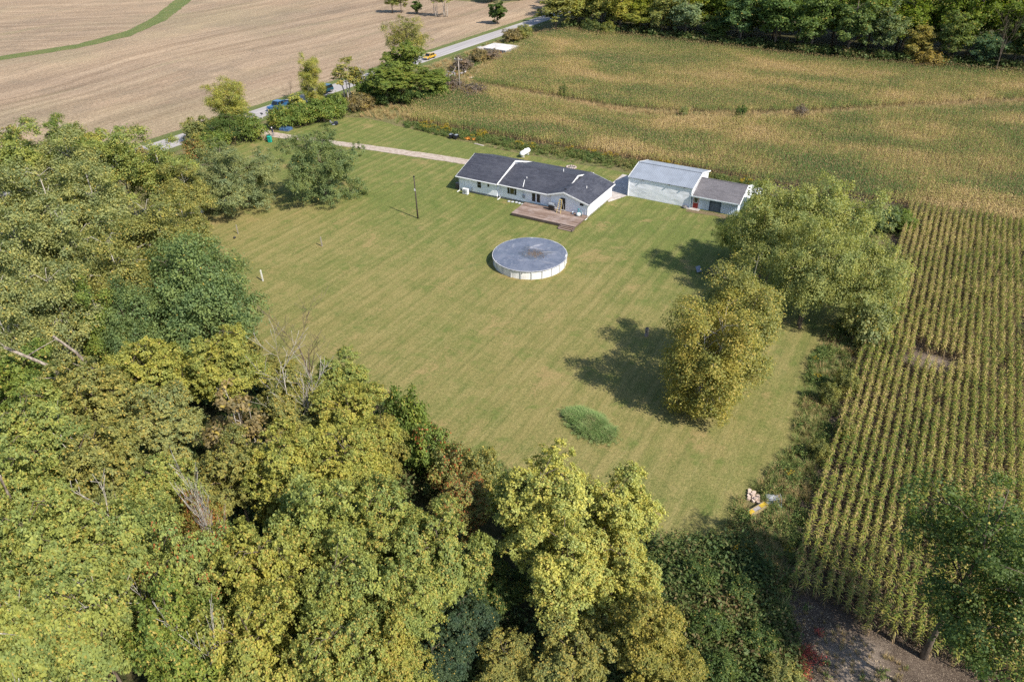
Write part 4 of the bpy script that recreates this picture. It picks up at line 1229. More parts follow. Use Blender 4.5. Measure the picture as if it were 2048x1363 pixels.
for v in vs[vs[:, 2] > 0.03]:
    for k in range(3):
        s_ = 0.1 if v[2] > 0.15 else 0.45
        pp.append((v[0] + r.normal() * s_, v[1] + r.normal() * s_, max(0.0, v[2] - 0.05)))
pp = np.array(pp)
# a worn bare streak at the right end
u_ = (pp[:, 0] - mc.x) * math.cos(R_(19)) - (pp[:, 1] - mc.y) * math.sin(R_(19))
pp = pp[~((u_ > 1.25) & (u_ < 1.8) & (r.random(len(pp)) < 0.85))]
scatter('mound_grass', pp, r.uniform(0, 6.28, len(pp)), np.where(pp[:, 2] < 0.12, r.uniform(0.25, 0.7, len(pp)), r.uniform(0.5, 1.3, len(pp))), V_MD, 3, 'lush green grass covering the mound', 0.15)

# ------------------------------------------------------------------ corn
M_CORN = mat_plant('corn_leaf', [(0.10, 0.20, 0.05), (0.16, 0.26, 0.06), (0.31, 0.34, 0.085), (0.56, 0.45, 0.16), (0.68, 0.52, 0.25)], 0.05, 0.3, stretch=(0.7, 1.35, 1), base=(0.36, 0.245, 0.12), gain=3.6, rw=0.6)
M_CORN2 = mat_plant('corn_leaf_near', [(0.08, 0.155, 0.03), (0.135, 0.205, 0.036), (0.235, 0.26, 0.046), (0.35, 0.32, 0.07), (0.60, 0.47, 0.19)], 0.075, 0.3, base=(0.26, 0.18, 0.10))
M_TASSEL = mat_plant('corn_tassel', [(0.330, 0.232, 0.112), (0.450, 0.330, 0.150), (0.300, 0.180, 0.105)], 0.3, 0.2)
def corn_geo(r, x0, y0, H, lean, vs, qs, hg, mi, low=False):
    def strip(pts, w, sd, h, mat):
        b0 = len(vs)
        for p, ww in zip(pts, w):
            vs.append(p - sd * ww / 2)
            vs.append(p + sd * ww / 2)
            hg.extend([h, h])
        for s in range(len(pts) - 1):
            k = b0 + 2 * s
            qs.append((k, k + 1, k + 3, k + 2))
            mi.append(mat)
    la = r.uniform(0, 6.283)
    def axis(z):
        return np.array([x0 + lean * math.cos(la) * z, y0 + lean * math.sin(la) * z, z])
    # stalk: two crossed blades' worth of width
    for a in (0.4, 1.97):
        sd = np.array([math.cos(a), math.sin(a), 0])
        strip([axis(0), axis(H * 0.5), axis(H)], [0.034, 0.028, 0.012], sd, 0.45, 0)
    n = 9 if low else 12
    a = r.uniform(0, 6.283)
    for i in range(n):
        t = 0.14 + 0.80 * (i + r.uniform(-.3, .3)) / n
        a += math.pi + r.normal() * 0.45
        out = np.array([math.cos(a), math.sin(a), 0])
        sd = np.array([-out[1], out[0], 0])
        L = 0.54 * r.uniform(0.7, 1.15) * (0.65 + 0.5 * math.sin(math.pi * min(1, t + 0.1)))
        dr = r.uniform(0.35, 1.0) + (0.7 if t < 0.4 else 0)
        p0 = axis(t * H)
        pts = [p0 + out * L * s * (0.95 - 0.25 * s * dr) + np.array([0, 0, L * (0.62 * s - (0.42 + 0.62 * dr) * s * s)]) for s in (0.0, 0.36, 0.7, 1.0)]
        pts = [np.array([p[0], p[1], max(p[2], 0.03)]) for p in pts]
        strip(pts, [0.045, 0.07, 0.052, 0.01], sd, t, 0)
    for k in range(4):
        aa = r.uniform(0, 6.283)
        out = np.array([math.cos(aa), math.sin(aa), 0]) * 0.12
        strip([axis(H * 0.97), axis(H) + out * 0.5 + np.array([0, 0, .12]), axis(H) + out + np.array([0, 0, .24])], [0.022, 0.026, 0.012], np.array([-out[1], out[0], 0]) / 0.12, 0.5, 1)
    # ear
    b0 = axis(H * 0.45)
    strip([b0, b0 + np.array([0.05 * math.cos(a), 0.05 * math.sin(a), 0.13]), b0 + np.array([0.08 * math.cos(a), 0.08 * math.sin(a), 0.26])], [0.04, 0.065, 0.02], np.array([-math.sin(a), math.cos(a), 0]), 0.3, 0)
def corn_mesh(name, seed, n, step, mats, axis='y', low=False, gap=0.06, H=2.15):
    r = np.random.default_rng(seed)
    vs, qs, hg, mi = [], [], [], []
    for i in range(n):
        if r.random() < gap:
            continue
        u = (i - (n - 1) / 2) * step + r.normal() * 0.03
        v = r.normal() * 0.035
        corn_geo(r, v if axis == 'y' else u, u if axis == 'y' else v, H * r.uniform(0.82, 1.08), abs(r.normal()) * 0.05, vs, qs, hg, mi, low)
    me = np_mesh(name, np.array(vs), np.array(qs), mats, {'hgt': np.array(hg)})
    me.polygons.foreach_set('material_index', np.array(mi, dtype=np.int32))
    return me
V_CY = [source(f'corn_row_piece_{i}', corn_mesh('corn_row_piece', 400 + i, 8, 0.2, [M_CORN2, M_TASSEL], 'y')) for i in range(7)]
V_CX = [source(f'corn_row_far_{i}', corn_mesh('corn_row_far', 420 + i, 7, 0.23, [M_CORN, M_TASSEL], 'x', True)) for i in range(7)]
P_ONE = [corn_mesh('corn_plant', 440 + i, 1, 0.2, [M_CORN2, M_TASSEL], 'y', gap=0) for i in range(10)]
V_ONE = [source(f'corn_single_{i}', P_ONE[i]) for i in range(10)]
r = np.random.default_rng(77)
xs = np.arange(0.75, 62, 0.762)
allp = []
chunk = []
bare = ((7.6, 75.6, 2.1), (6.6, 36.0, 1.2))
for x in xs:
    y = 31.0
    while y < 46.4:
        allp.append((x + r.normal() * 0.03, y + r.normal() * 0.03))
        y += 0.2
    for y in np.arange(46.4 + 0.8, 118.2, 1.6):
        chunk.append((x, y))
allp = np.array(allp)
k = inside(CORN_S, allp[:, 0], allp[:, 1]) & (r.random(len(allp)) > 0.06)
allp = allp[k]
# the ragged lower end of the rows
ragged = 38.2 + 0.9 * np.array([mnoise.noise(Vector((a * 0.9, 3, 0))) for a in allp[:, 0]])
allp = allp[allp[:, 1] > ragged - (allp[:, 0] > 5) * 0.6]
def in_view(p, z=1.0):
    d = Vector((p[0], p[1], z - CAM_H))
    zz = d.dot(fw)
    a, c_ = d.dot(rt2) / zz * 1398.5, d.dot(up2) / zz * 1398.5
    return abs(a) < 1010 and abs(c_) < 670
dist = np.array([math.hypot(p[0], p[1]) if in_view(p) else 1e9 for p in allp])
order = np.argsort(dist)
for i in order[:300]:
    o = bpy.data.objects.new('corn_plant', P_ONE[r.integers(0, 10)])
    C.objects.link(o)
    o.location = (allp[i][0], allp[i][1], 0.01)
    o.rotation_euler = (r.normal() * 0.05, r.normal() * 0.05, r.uniform(0, 6.28))
    s = r.uniform(0.85, 1.12)
    o.scale = (s, s, s)
    tag(o, 'single dry corn plant at the near end of the rows beside the bare soil', 'corn plant', 'corn plants at the near end of the rows')
rest = allp[order[300:]]
scatter('corn', np.c_[rest, np.full(len(rest), 0.01)], r.uniform(0, 6.28, len(rest)), r.uniform(0.85, 1.12, len(rest)), V_ONE, 8, 'corn plants nearer the camera, to the right', 0.05)
chunk = np.array(chunk)
k = inside(CORN_S, chunk[:, 0], chunk[:, 1])
for bx, by, br_ in bare:
    k &= np.hypot((chunk[:, 0] - bx) * 0.8, chunk[:, 1] - by) > br_ * (0.75 + 0.4 * r.random(len(chunk)))
k &= r.random(len(chunk)) > 0.012
chunk = chunk[k]
flip = (r.random(len(chunk)) < 0.5) * math.pi + r.normal(size=len(chunk)) * 0.02
scatter('corn_rows', np.c_[chunk, np.full(len(chunk), 0.01)], flip, r.uniform(0.88, 1.08, len(chunk)), V_CY, 9, 'straight rows of corn at the right of the lawn', 0.012)
cf = []
for y in np.arange(118.9, 221, 0.762):
    for x in np.arange(-114, 75, 1.6):
        cf.append((x + r.uniform(-.3, .3), y + 0.05 * r.normal()))
cf = np.array(cf)
k = inside(CORN_N, cf[:, 0], cf[:, 1]) & ~inside(SWALE, cf[:, 0], cf[:, 1])
cf = cf[k]
hs = 0.98 + 0.14 * np.array([mnoise.noise(Vector((a * 0.03, b_ * 0.09, 2))) for a, b_ in cf])
scatter('corn_field', np.c_[cf, np.full(len(cf), 0.01)], (r.random(len(cf)) < 0.5) * math.pi, hs * r.uniform(0.9, 1.08, len(cf)), V_CX, 10, 'wide field of ripening corn behind the buildings', 0.02)
WOODBASE = [(-112, 219), (-106, 222), (-79, 219.4), (-48, 216.4), (-21, 215.4), (18, 217.8), (75, 222), (75, 226), (18, 222), (-21, 219.5), (-48, 220.5), (-79, 223.5), (-110, 226)]
sc_fill('woodland_undergrowth', WOODBASE, 0.7, 22, V_SH, 1.6, 3.6, label='undergrowth along the foot of the tall wood')

# dead corn leaves and clods strewn over the bare ground at the row ends
r = np.random.default_rng(91)
pp, _, _ = fill([(0.8, 38), (3.4, 37.8), (5.3, 37), (9.5, 34), (14, 31.5), (14, 29), (2.2, 30.5)], 45, 92)
n = len(pp)
pp[:, 2] = 0.045 + 0.03 * r.random(n)
nq = unit(r.normal(size=(n, 3)) * 0.45 + np.array([0, 0, 1]))
aq_ = unit(np.cross(nq, r.normal(size=(n, 3))))
L = 0.085 * r.uniform(0.4, 1.8, n)
v_, q_ = leaf_quads(pp, nq, aq_, L, L * r.uniform(0.25, 0.6, n), r)
o = bpy.data.objects.new('leaf_litter', np_mesh('leaf_litter', v_, q_, mat_plant('leaf_litter', [(0.20, 0.14, 0.09), (0.38, 0.29, 0.19), (0.52, 0.42, 0.29)], 1.5, 0.1)))
C.objects.link(o)
tag(o, 'dead corn leaves strewn over the bare soil at the row ends', None, None, 'stuff')
# ------------------------------------------------------------------ trees
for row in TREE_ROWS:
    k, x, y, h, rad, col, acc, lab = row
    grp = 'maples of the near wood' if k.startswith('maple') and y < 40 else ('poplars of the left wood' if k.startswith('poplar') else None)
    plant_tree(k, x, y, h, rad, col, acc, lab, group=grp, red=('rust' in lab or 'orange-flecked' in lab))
for k, x, y, h, rad, lab in BARE_ROWS:
    plant_tree(k, x, y, h, rad, (0, 0, 0), 0, lab)
# tall wood behind the corn: front rank with its own characters, ranks behind alike
FRONT = [
    (-107, 224, 13, 4.6, 'wood1', (0.135, 0.14, 0.035), .25, 'light olive tree in the woodland edge next to the road corner'),
    (-99, 224, 15, 4.4, 'wood2', (0.10, 0.11, 0.03), .2, 'slender olive tree with visible pale trunk, second along the woodland edge'),
    (-92, 222.5, 13, 4.2, 'wood3', (0.16, 0.155, 0.03), .3, 'yellowish slender tree in the woodland edge left of the silver-leaved one'),
    (-85, 222, 9, 4.6, 'maple2', (0.14, 0.15, 0.03), .25, 'low bright yellow-green tree at the foot of the woodland edge'),
    (-78, 222.5, 14, 4.4, 'wood4', (0.10, 0.11, 0.035), .2, 'olive tree with bare twigs in the woodland edge'),
    (-70, 221, 14, 5.4, 'wood0', (0.10, 0.125, 0.065), .02, 'silver-green tree in the woodland edge'),
    (-60.5, 221, 9, 4.4, 'wood1', (0.06, 0.085, 0.025), .05, 'low dark green tree filling the woodland edge right of the silver-green one'),
    (-53, 219.5, 17, 6.0, 'wood2', (0.05, 0.08, 0.03), .02, 'tall bluish green tree in the woodland edge behind the middle of the corn'),
    (-43, 218.5, 18, 6.4, 'wood3', (0.05, 0.078, 0.022), .02, 'tall dark green tree with wide crown in the woodland edge'),
    (-33, 218, 18, 6.2, 'wood4', (0.055, 0.08, 0.022), .02, 'dark green tree right of the widest crown in the woodland edge'),
    (-23.5, 217.5, 17, 5.8, 'wood0', (0.06, 0.085, 0.028), .03, 'dark green tree at the right bend of the woodland edge'),
    (-15, 218.5, 15, 4.8, 'wood1', (0.075, 0.095, 0.04), .05, 'greyish green tree in the woodland edge left of the yellow-leaved bush'),
    (-7, 218, 11, 4.0, 'wood2', (0.12, 0.105, 0.03), .4, 'low yellowish tree in the woodland edge near the white trunk'),
    (0.5, 219, 14, 4.6, 'wood3', (0.07, 0.09, 0.026), .1, 'dark green tree left of the white trunk in the woodland edge'),
    (8.5, 219.5, 10, 4.2, 'wood4', (0.05, 0.08, 0.04), .05, 'low bluish green tree under the white trunk'),
    (17, 220, 15, 5.0, 'wood0', (0.05, 0.07, 0.022), .2, 'dark tree with orange leaves at the right end of the woodland edge'),
]
for x, y, h, rad, k, col, acc, lab in FRONT:
    col = tuple(q * 2.3 for q in col)
    plant_tree(k, x, y + 1.5, h, rad, col, acc, lab, group='front trees of the tall wood behind the corn')
plant_tree('bare0', 11.5, 216.5, 15, 3.0, (0, 0, 0), 0, 'dead white-trunked tree in front of the tall wood at the right')
plant_tree('shrub0', -4, 216.5, 5, 3.6, (0.289, 0.204, 0.06), .5, 'tan-yellow bush at the foot of the woodland edge near the white trunk')
plant_tree('shrub1', -100, 219.5, 5, 3.4, (0.119, 0.153, 0.051), .1, 'dark green bush at the foot of the woodland edge by the corn corner')
plant_tree('shrub2', -94, 219, 4.5, 3.0, (0.204, 0.221, 0.06), .1, 'olive bush at the foot of the woodland edge, right of the dark one')
r = np.random.default_rng(21)
for j, y in enumerate((229, 238, 248, 259)):
    for i, x in enumerate(np.arange(-112 - 6 * j, 34 + 5 * j, 8.4)):
        g_ = 1.9 + 0.9 * r.random()
        col = (0.058 * g_, 0.08 * g_, 0.024) if x > -62 else (0.10 * g_, 0.112 * g_, 0.03)
        plant_tree(f'wood{r.integers(0, 5)}', x + r.normal() * 1.2 + 4 * (j % 2), y + r.normal() * 1.2, r.uniform(16.5, 21) if x > -62 else r.uniform(14, 17.5), r.uniform(4.8, 6.2), col, 0.06 + 0.1 * r.random(), 'tree standing inside the tall wood behind its front rank', group='trees inside the tall wood')
for i, x in enumerate(np.arange(-250, -122, 8.5)):
    plant_tree(f'wood{i % 5}', x, 272 + 10 * math.sin(i * 1.7) - 0.05 * (x + 122), r.uniform(8, 11), r.uniform(4, 5.4), (0.12, 0.145, 0.05), 0.15, 'dark tree in the row along the far side of the stubble field', group='far row of trees beyond the stubble field')
# trees below the picture's edge whose shade falls on the thicket and the corn
plant_tree('maple1', 5.5, 21.5, 11.0, 4.2, (0.204, 0.221, 0.051), .2, 'maple just outside the lower edge that shades the thicket')
# leaning and fallen pale trunks of the left wood
M_LOGB = mat_bark('bark_weathered', (0.16, 0.125, 0.095), (0.36, 0.31, 0.26))
def trunk_thing(name, a, bnd, r0, r1, label, twigs=3, seed=0):
    t = thing(name, (a[0], a[1], 0), label, 'tree trunk', group='bare trunks in the woods')
    rr = random.Random(seed)
    A, B = Vector((0, 0, a[2])), Vector((bnd[0] - a[0], bnd[1] - a[1], bnd[2]))
    pts = [A.lerp(B, i / 6) + Vector((rr.uniform(-.28, .28), rr.uniform(-.28, .28), rr.uniform(-.2, .2))) * (i not in (0,)) for i in range(7)]
    MB().tube(pts, [r0 + (r1 - r0) * i / 6 for i in range(7)], 7).build('trunk', M_LOGB, t, smooth=True)
    for i in range(twigs):
        p = A.lerp(B, rr.uniform(0.45, 0.95))
        d = Vector((rr.uniform(-1, 1), rr.uniform(-1, 1), rr.uniform(0.1, 0.9))).normalized()
        MB().tube([p, p + d * 1.2, p + d * 2.1 + Vector((rr.uniform(-.4, .4), rr.uniform(-.4, .4), .2))], [0.07, 0.045, 0.015], 5).build('branch', M_LOGB, t, smooth=True)
    return t
trunk_thing('leaning_trunk', (-55.2, 27.2, 0), (-55.4, 21.5, 15.0), 0.17, 0.11, 'upper leaning pale trunk across the deep shade of the left wood', 3, 1)
trunk_thing('leaning_trunk', (-52.3, 26.3, 0), (-55.2, 18.0, 16.0), 0.2, 0.11, 'lower leaning grey trunk with stub branches at the edge of the yellow maples', 4, 2)
trunk_thing('leaning_trunk', (-48.0, 11.7, 0), (-41.9, 10.1, 15.5), 0.15, 0.1, 'short leaning pale trunk at the left edge of the near wood', 1, 3)


# ------------------------------------------------------------------ house
M_SIDE = NB('white_siding')
_o = M_SIDE.obj()
_z = M_SIDE.xyz(_o)[2]
_l = M_SIDE.math('FRACT', M_SIDE.math('MULTIPLY', _z, 1 / 0.13))
M_SIDE.bump(M_SIDE.math('ADD', M_SIDE.math('MULTIPLY', _l, -0.7), 0.0), 0.3, 0.008)
M_SIDE = M_SIDE.done(M_SIDE.mix(M_SIDE.step(M_SIDE.noise(_o, 0.8, 4), 0.3, 0.7), (0.83, 0.84, 0.89), (0.87, 0.88, 0.93)), 0.5, 0.35)
M_TRIM = plain('white_trim', (0.80, 0.80, 0.79), 0.45, 0.4, var=0.03)
def mat_shingle(name, c1, c2, c3, stretch=(0.35, 1.0, 1)):
    b = NB(name)
    O = b.obj()
    f = b.noise(b.map(O, stretch), 2.6, 5, 0.75)
    g_ = b.noise(O, 9, 3, 0.7)
    l_ = b.noise(b.map(O, (0.25, 0.25, 1)), 1.0, 3)
    c = b.mix(b.step(f, 0.38, 0.60), c1, c2)
    c = b.mix(b.step(f, 0.60, 0.75), c, c3)
    c = b.mix(b.math('MULTIPLY', b.step(l_, 0.45, 0.65), 0.25), c, c3)
    c = b.mix(b.lin(g_, 0.3, 0.7), b.mix(0.3, c, (0.01, 0.01, 0.012)), c)
    br = b.n('TexBrick')
    b.link(b.map(O, (1, 1, 1)), br.inputs['Vector'])
    br.inputs['Scale'].default_value = 3.2
    br.inputs['Mortar Size'].default_value = 0.03
    b.bump(b.math('ADD', g_, b.math('MULTIPLY', br.outputs['Fac'], -1.0)), 0.7, 0.015)
    return b.done(c, 0.68, 0.4)
M_ROOF = mat_shingle('charcoal_shingles', (0.034, 0.036, 0.05), (0.058, 0.061, 0.08), (0.12, 0.122, 0.145))
M_ROOFW = mat_shingle('charcoal_shingles_cross', (0.036, 0.038, 0.052), (0.064, 0.067, 0.087), (0.14, 0.142, 0.165), (1.0, 0.45, 1))
M_ROOF2 = mat_shingle('old_grey_shingles', (0.12, 0.112, 0.12), (0.165, 0.155, 0.165), (0.23, 0.215, 0.225))
M_FOUND = plain('foundation_block', (0.30, 0.29, 0.28), 0.9, 0.2, var=0.2)
M_GLASS = plain('window_glass', (0.018, 0.02, 0.022), 0.12, 0.5, var=0.1)
M_SHADEW = plain('window_blind_olive', (0.115, 0.10, 0.03), 0.7, 0.3, var=0.1)
house = thing('ranch_house', (-53, 97.5, 0), 'long white ranch house with charcoal shingle roof in three sections', 'house')
def hb():
    return MB()
def W(mb_, name, mat, parent=None, smooth=False):
    return mb_.build(name, mat, parent or house, world=True, smooth=smooth)
# left block, middle block, right cross wing
W(hb().prism([(92.0, 0.35), (103.0, 0.35), (103.0, 2.62), (97.6, 4.50), (92.0, 2.62)], 'x', -64.7, -57.42), 'wall', M_SIDE)
W(hb().prism([(92.3, 0.35), (103.3, 0.35), (103.3, 2.50), (97.6, 3.98), (92.3, 2.50)], 'x', -57.40, -45.85), 'wall', M_SIDE)
wing = W(hb().prism([(-47.35, 0.35), (-41.0, 0.35), (-41.0, 2.42), (-45.0, 3.55), (-47.35, 2.80)], 'y', 91.75, 100.7), 'wall', M_SIDE)
W(hb().box(-64.62, -57.44, 92.08, 102.9, 0, 0.36).box(-57.44, -47.2, 92.38, 103.2, 0, 0.36).box(-47.25, -41.1, 91.85, 100.6, 0, 0.36), 'foundation', M_FOUND)
def slab(y0, z0, y1, z1, x0, x1, t=0.11):
    """roof slope running from eave (y0,z0) to ridge (y1,z1)"""
    m_ = MB()
    m_.prism([(y0, z0), (y1, z1), (y1, z1 + t), (y0, z0 + t)], 'x', x0, x1)
    return m_
W(slab(91.55, 2.55, 97.6, 4.58, -65.15, -57.2), 'roof', M_ROOF)
W(slab(103.45, 2.55, 97.602, 4.58, -65.15, -57.2), 'roof', M_ROOF)
W(slab(91.9, 2.46, 97.6, 4.05, -57.19, -45.62), 'roof', M_ROOF)
W(slab(103.75, 2.46, 97.602, 4.05, -57.19, -45.62), 'roof', M_ROOF)
rw = MB().prism([(-40.62, 2.36), (-45.0, 3.60), (-45.0, 3.72), (-40.62, 2.48)], 'y', 91.3, 101.05)
W(rw, 'roof', M_ROOFW)
W(MB().prism([(-47.75, 2.77), (-45.002, 3.60), (-45.002, 3.72), (-47.75, 2.89)], 'y', 91.3, 101.05), 'roof', M_ROOFW)
# ridge caps
W(MB().prism([(97.45, 4.66), (97.6, 4.72), (97.75, 4.66), (97.6, 4.69)], 'x', -65.15, -57.2), 'ridge_cap', M_ROOF)
W(MB().prism([(97.45, 4.13), (97.6, 4.19), (97.75, 4.13), (97.6, 4.16)], 'x', -57.19, -45.62), 'ridge_cap', M_ROOF)
# rake boards and gutters
def rake(a, b_, t=0.2):
    a, b_ = Vector(a), Vector(b_)
    return MB().bar(a, b_, 0.05, t)
for a, b_ in (((-57.17, 91.6, 2.56), (-57.17, 97.6, 4.57)), ((-57.17, 97.6, 4.57), (-57.17, 103.4, 2.56)), ((-65.18, 91.6, 2.56), (-65.18, 97.6, 4.57)), ((-65.18, 97.6, 4.57), (-65.18, 103.4, 2.56)),
              ((-45.59, 94.4, 3.16), (-45.59, 97.6, 4.05)), ((-45.59, 97.6, 4.05), (-45.59, 103.7, 2.47)), ((-40.65, 91.27, 2.37), (-45.0, 91.27, 3.60)), ((-45.0, 91.27, 3.60), (-47.75, 91.27, 2.77)), ((-40.65, 101.08, 2.37), (-45.0, 101.08, 3.60)), ((-45.0, 101.08, 3.60), (-47.75, 101.08, 2.77))):
    W(rake(a, b_), 'rake_board', M_TRIM)
W(MB().box(-65.2, -57.25, 91.42, 91.54, 2.50, 2.64), 'gutter', M_TRIM)
W(MB().box(-57.2, -47.8, 91.77, 91.89, 2.42, 2.55), 'gutter', M_TRIM)
W(MB().box(-40.61, -40.5, 91.3, 101.0, 2.31, 2.44), 'gutter', M_TRIM)
W(MB().box(-40.99, -40.985 + 0.02, 91.76, 100.69, 2.15, 2.41), 'frieze_board', M_TRIM)
for x, y, zt in ((-57.0, 92.22, 2.45), (-41.02, 91.66, 2.35), (-64.75, 91.93, 2.5)):
    W(MB().box(x - .05, x + .05, y - .06, y - .0, 0.15, zt).box(x - .05, x + .05, y - .85, y - .06, 0.06, 0.15), 'downspout', M_TRIM)
for x, y in ((-64.72, 91.97), (-41.02, 91.72), (-41.02, 100.68), (-47.37, 91.72)):
    W(MB().box(x - .06, x + .06, y - .02, y + .1, 0.34, 2.4), 'corner_board', M_TRIM)
def window(x0, x1, z0, z1, y, panes, frame=0.07, mats=None, name='window'):
    f = W(MB().box(x0 - frame, x1 + frame, y - 0.05, y - 0.004, z0 - frame, z0).box(x0 - frame, x1 + frame, y - 0.05, y - 0.004, z1, z1 + frame).box(x0 - frame, x0, y - 0.05, y - 0.004, z0, z1).box(x1, x1 + frame, y - 0.05, y - 0.004, z0, z1), name, M_TRIM)
    n = len(panes)
    for i, (a, b_, c_, d_) in enumerate(panes):
        X0, X1 = x0 + (x1 - x0) * a, x0 + (x1 - x0) * b_
        Z0, Z1 = z0 + (z1 - z0) * c_, z0 + (z1 - z0) * d_
        p = MB().box(X0 + .02, X1 - .02, y - 0.03, y - 0.005, Z0 + .02, Z1 - .02)
        p.v = [(q[0] + 53, q[1] - 97.5, q[2]) for q in p.v]
        p.build('pane', (mats[i] if mats else M_GLASS), f)
    return f
window(-61.22, -60.48, 1.22, 2.27, 92.0, [(0, 1, 0, .5), (0, 1, .5, 1)])
window(-59.24, -58.90, 1.68, 2.20, 92.0, [(0, 1, 0, 1)])
window(-55.62, -53.94, 1.12, 2.33, 92.3, [(0, .25, 0, 1), (.28, .74, 0, 1), (.77, 1, 0, 1)], mats=[M_GLASS, M_SHADEW, M_GLASS])
d = window(-51.05, -49.6, 0.62, 2.12, 92.3, [(0, .42, .04, .97), (.58, 1, .04, .97)], name='french_door')
window(-42.36, -41.74, 1.88, 2.28, 91.75, [(0, 1, 0, 1)])
bd = window(-45.68, -44.84, 0.60, 2.54, 91.75, [(0, 1, 0, 1)], name='back_door')
# roof fittings
M_PVC = plain('white_pipe', (0.75, 0.75, 0.74), 0.4, 0.4)
W(MB().tube([(-53.3, 94.6, 3.25), (-53.3, 94.6, 3.55)], 0.07, 8), 'vent_pipe', M_PVC)
W(MB().tube([(-52.72, 92.3, 2.75), (-53.32, 93.9, 3.25)], 0.055, 6), 'vent_pipe', M_PVC)
W(MB().tube([(-48.7, 98.6, 3.8), (-48.7, 98.6, 4.35)], 0.07, 8), 'vent_pipe', M_PVC)
W(MB().tube([(-43.1, 95.6, 3.1), (-43.1, 95.6, 3.5)], 0.07, 8), 'vent_pipe', M_PVC)
W(MB().lathe([(0.16, 0), (0.16, 0.12), (0.2, 0.14), (0.05, 0.22)], 10, Matrix.Translation((-45.3, 92.6, 3.6))), 'roof_vent', plain('black_vent', (0.02, 0.02, 0.022), 0.5))
M_METER = plain('meter_grey', (0.35, 0.36, 0.37), 0.5, 0.4)
W(MB().box(-52.75, -52.4, 92.08, 92.29, 0.95, 1.45).tube([(-52.65, 92.2, 1.45), (-52.65, 92.2, 2.4)], 0.03, 6), 'meter_box', M_METER)
W(MB().tube([(-62.3, 91.93, 0.5), (-62.3, 91.93, 1.0)], 0.06, 6), 'gas_pipe', M_METER)

# ------------------------------------------------------------------ deck with separate planks
def mat_wood(name, c1, c2, c3, axis=(0.12, 1, 1)):
    b = NB(name)
    O = b.obj()
    oi = b.n('ObjectInfo').outputs['Random']
    f = b.noise(b.map(O, axis), 3.0, 5, 0.7)
    bl = b.noise(O, 0.8, 3, 0.6)
    c = b.mix(b.step(f, 0.32, 0.68), c1, c2)
    c = b.mix(b.step(bl, 0.48, 0.66), c, c3)
    c = b.mix(oi, b.mix(0.25, c, (0.03, 0.02, 0.018)), b.mix(0.18, c, (0.6, 0.53, 0.48)))
    b.bump(f, 0.5, 0.01)
    return b.done(c, 0.9, 0.15)
M_DECK = mat_wood('weathered_deck_wood', (0.165, 0.105, 0.078), (0.265, 0.185, 0.145), (0.29, 0.22, 0.19))
M_DECKD = mat_wood('dark_deck_wood', (0.055, 0.036, 0.032), (0.09, 0.06, 0.052), (0.11, 0.075, 0.066))
deck = thing('wooden_deck', (-46.4, 89.5, 0), 'low weathered wooden deck behind the house facing the pool', 'deck')
np_ = 33
for i in range(np_):
    y0 = 87.16 + i * (91.72 - 87.16) / np_
    x0 = -51.9 - 0.15 * (i / np_) + rng.uniform(-.02, .02)
    x1 = -40.92 if y0 > 87.25 else -40.95
    a = MB().box(x0, x1 + rng.uniform(-.02, .02), y0, y0 + 0.128, 0.47, 0.505 + rng.uniform(-.004, .004))
    W(a, 'plank', M_DECK, deck)
W(MB().box(-51.85, -40.98, 87.09, 87.13, 0.12, 0.465).box(-51.85, -51.81, 87.14, 91.7, 0.2, 0.465).box(-41.02, -40.98, 87.14, 91.7, 0.2, 0.465), 'rim_joist', M_DECKD, deck)
for x in (-51.7, -48.2, -44.7, -41.1):
    for y in (87.3, 89.5):
        W(MB().box(x - .06, x + .06, y - .06, y + .06, 0, 0.46), 'support_post', M_DECKD, deck)
for i, (z, y) in enumerate(((0.37, 86.80), (0.25, 86.50), (0.13, 86.20))):
    W(MB().box(-43.25, -40.98, y, y + 0.3, z - 0.04, z), 'tread', M_DECK, deck)
    W(MB().box(-43.25, -40.98, y + 0.27, y + 0.295, z - 0.12, z - 0.045), 'riser', M_DECKD, deck)
W(MB().box(-43.3, -43.26, 86.2, 87.08, 0.0, 0.34).box(-40.97, -40.93, 86.2, 87.08, 0.0, 0.34), 'stringer', M_DECKD, deck)

# things on and by the deck
st = thing('step_ladder', (-45.35, 90.95, 0.505), 'open yellowish step ladder standing on the deck before the back door', 'ladder')
M_LAD = plain('ladder_yellow', (0.55, 0.42, 0.16), 0.5, 0.3)
M_ALU = plain('aluminium', (0.62, 0.62, 0.6), 0.35, 0.5, 0.6)
for s in (-1, 1):
    MB().bar((s * .34, -.5, 0), (s * .2, 0.12, 1.95), 0.06, 0.09).build('rail', M_LAD, st)
    MB().bar((s * .34, .72, 0), (s * .2, 0.16, 1.93), 0.05, 0.06).build('rear_leg', M_ALU, st)
for i in range(6):
    t = (i + 1) / 7
    MB().box(-.33 + .13 * t, .33 - .13 * t, -.5 + .62 * t - .06, -.5 + .62 * t + .06, 1.95 * t - .02, 1.95 * t + .02).build('step', M_ALU, st)
MB().box(-.24, .24, 0.02, 0.24, 1.94, 1.98).build('top_cap', M_LAD, st)
gr = thing('barbecue_grill', (-46.9, 91.05, 0.505), 'black cabinet barbecue grill standing against the wing wall', 'grill')
M_BLK = plain('black_enamel', (0.015, 0.015, 0.017), 0.35, 0.5)
M_GREYP = plain('grey_plastic', (0.23, 0.25, 0.28), 0.5, 0.4)
MB().box(-.42, .42, -.26, .26, 0.08, .85).build('cabinet', M_BLK, gr)
MB().prism([(-.28, .86), (.28, .86), (.24, 1.05), (.08, 1.18), (-.08, 1.18), (-.24, 1.05)], 'x', -.42, .42).build('lid', M_GREYP, gr)
MB().box(-.72, -.43, -.22, .22, .80, .85).build('side_shelf', M_GREYP, gr)
MB().box(.43, .72, -.22, .22, .80, .85).build('side_shelf', M_GREYP, gr)
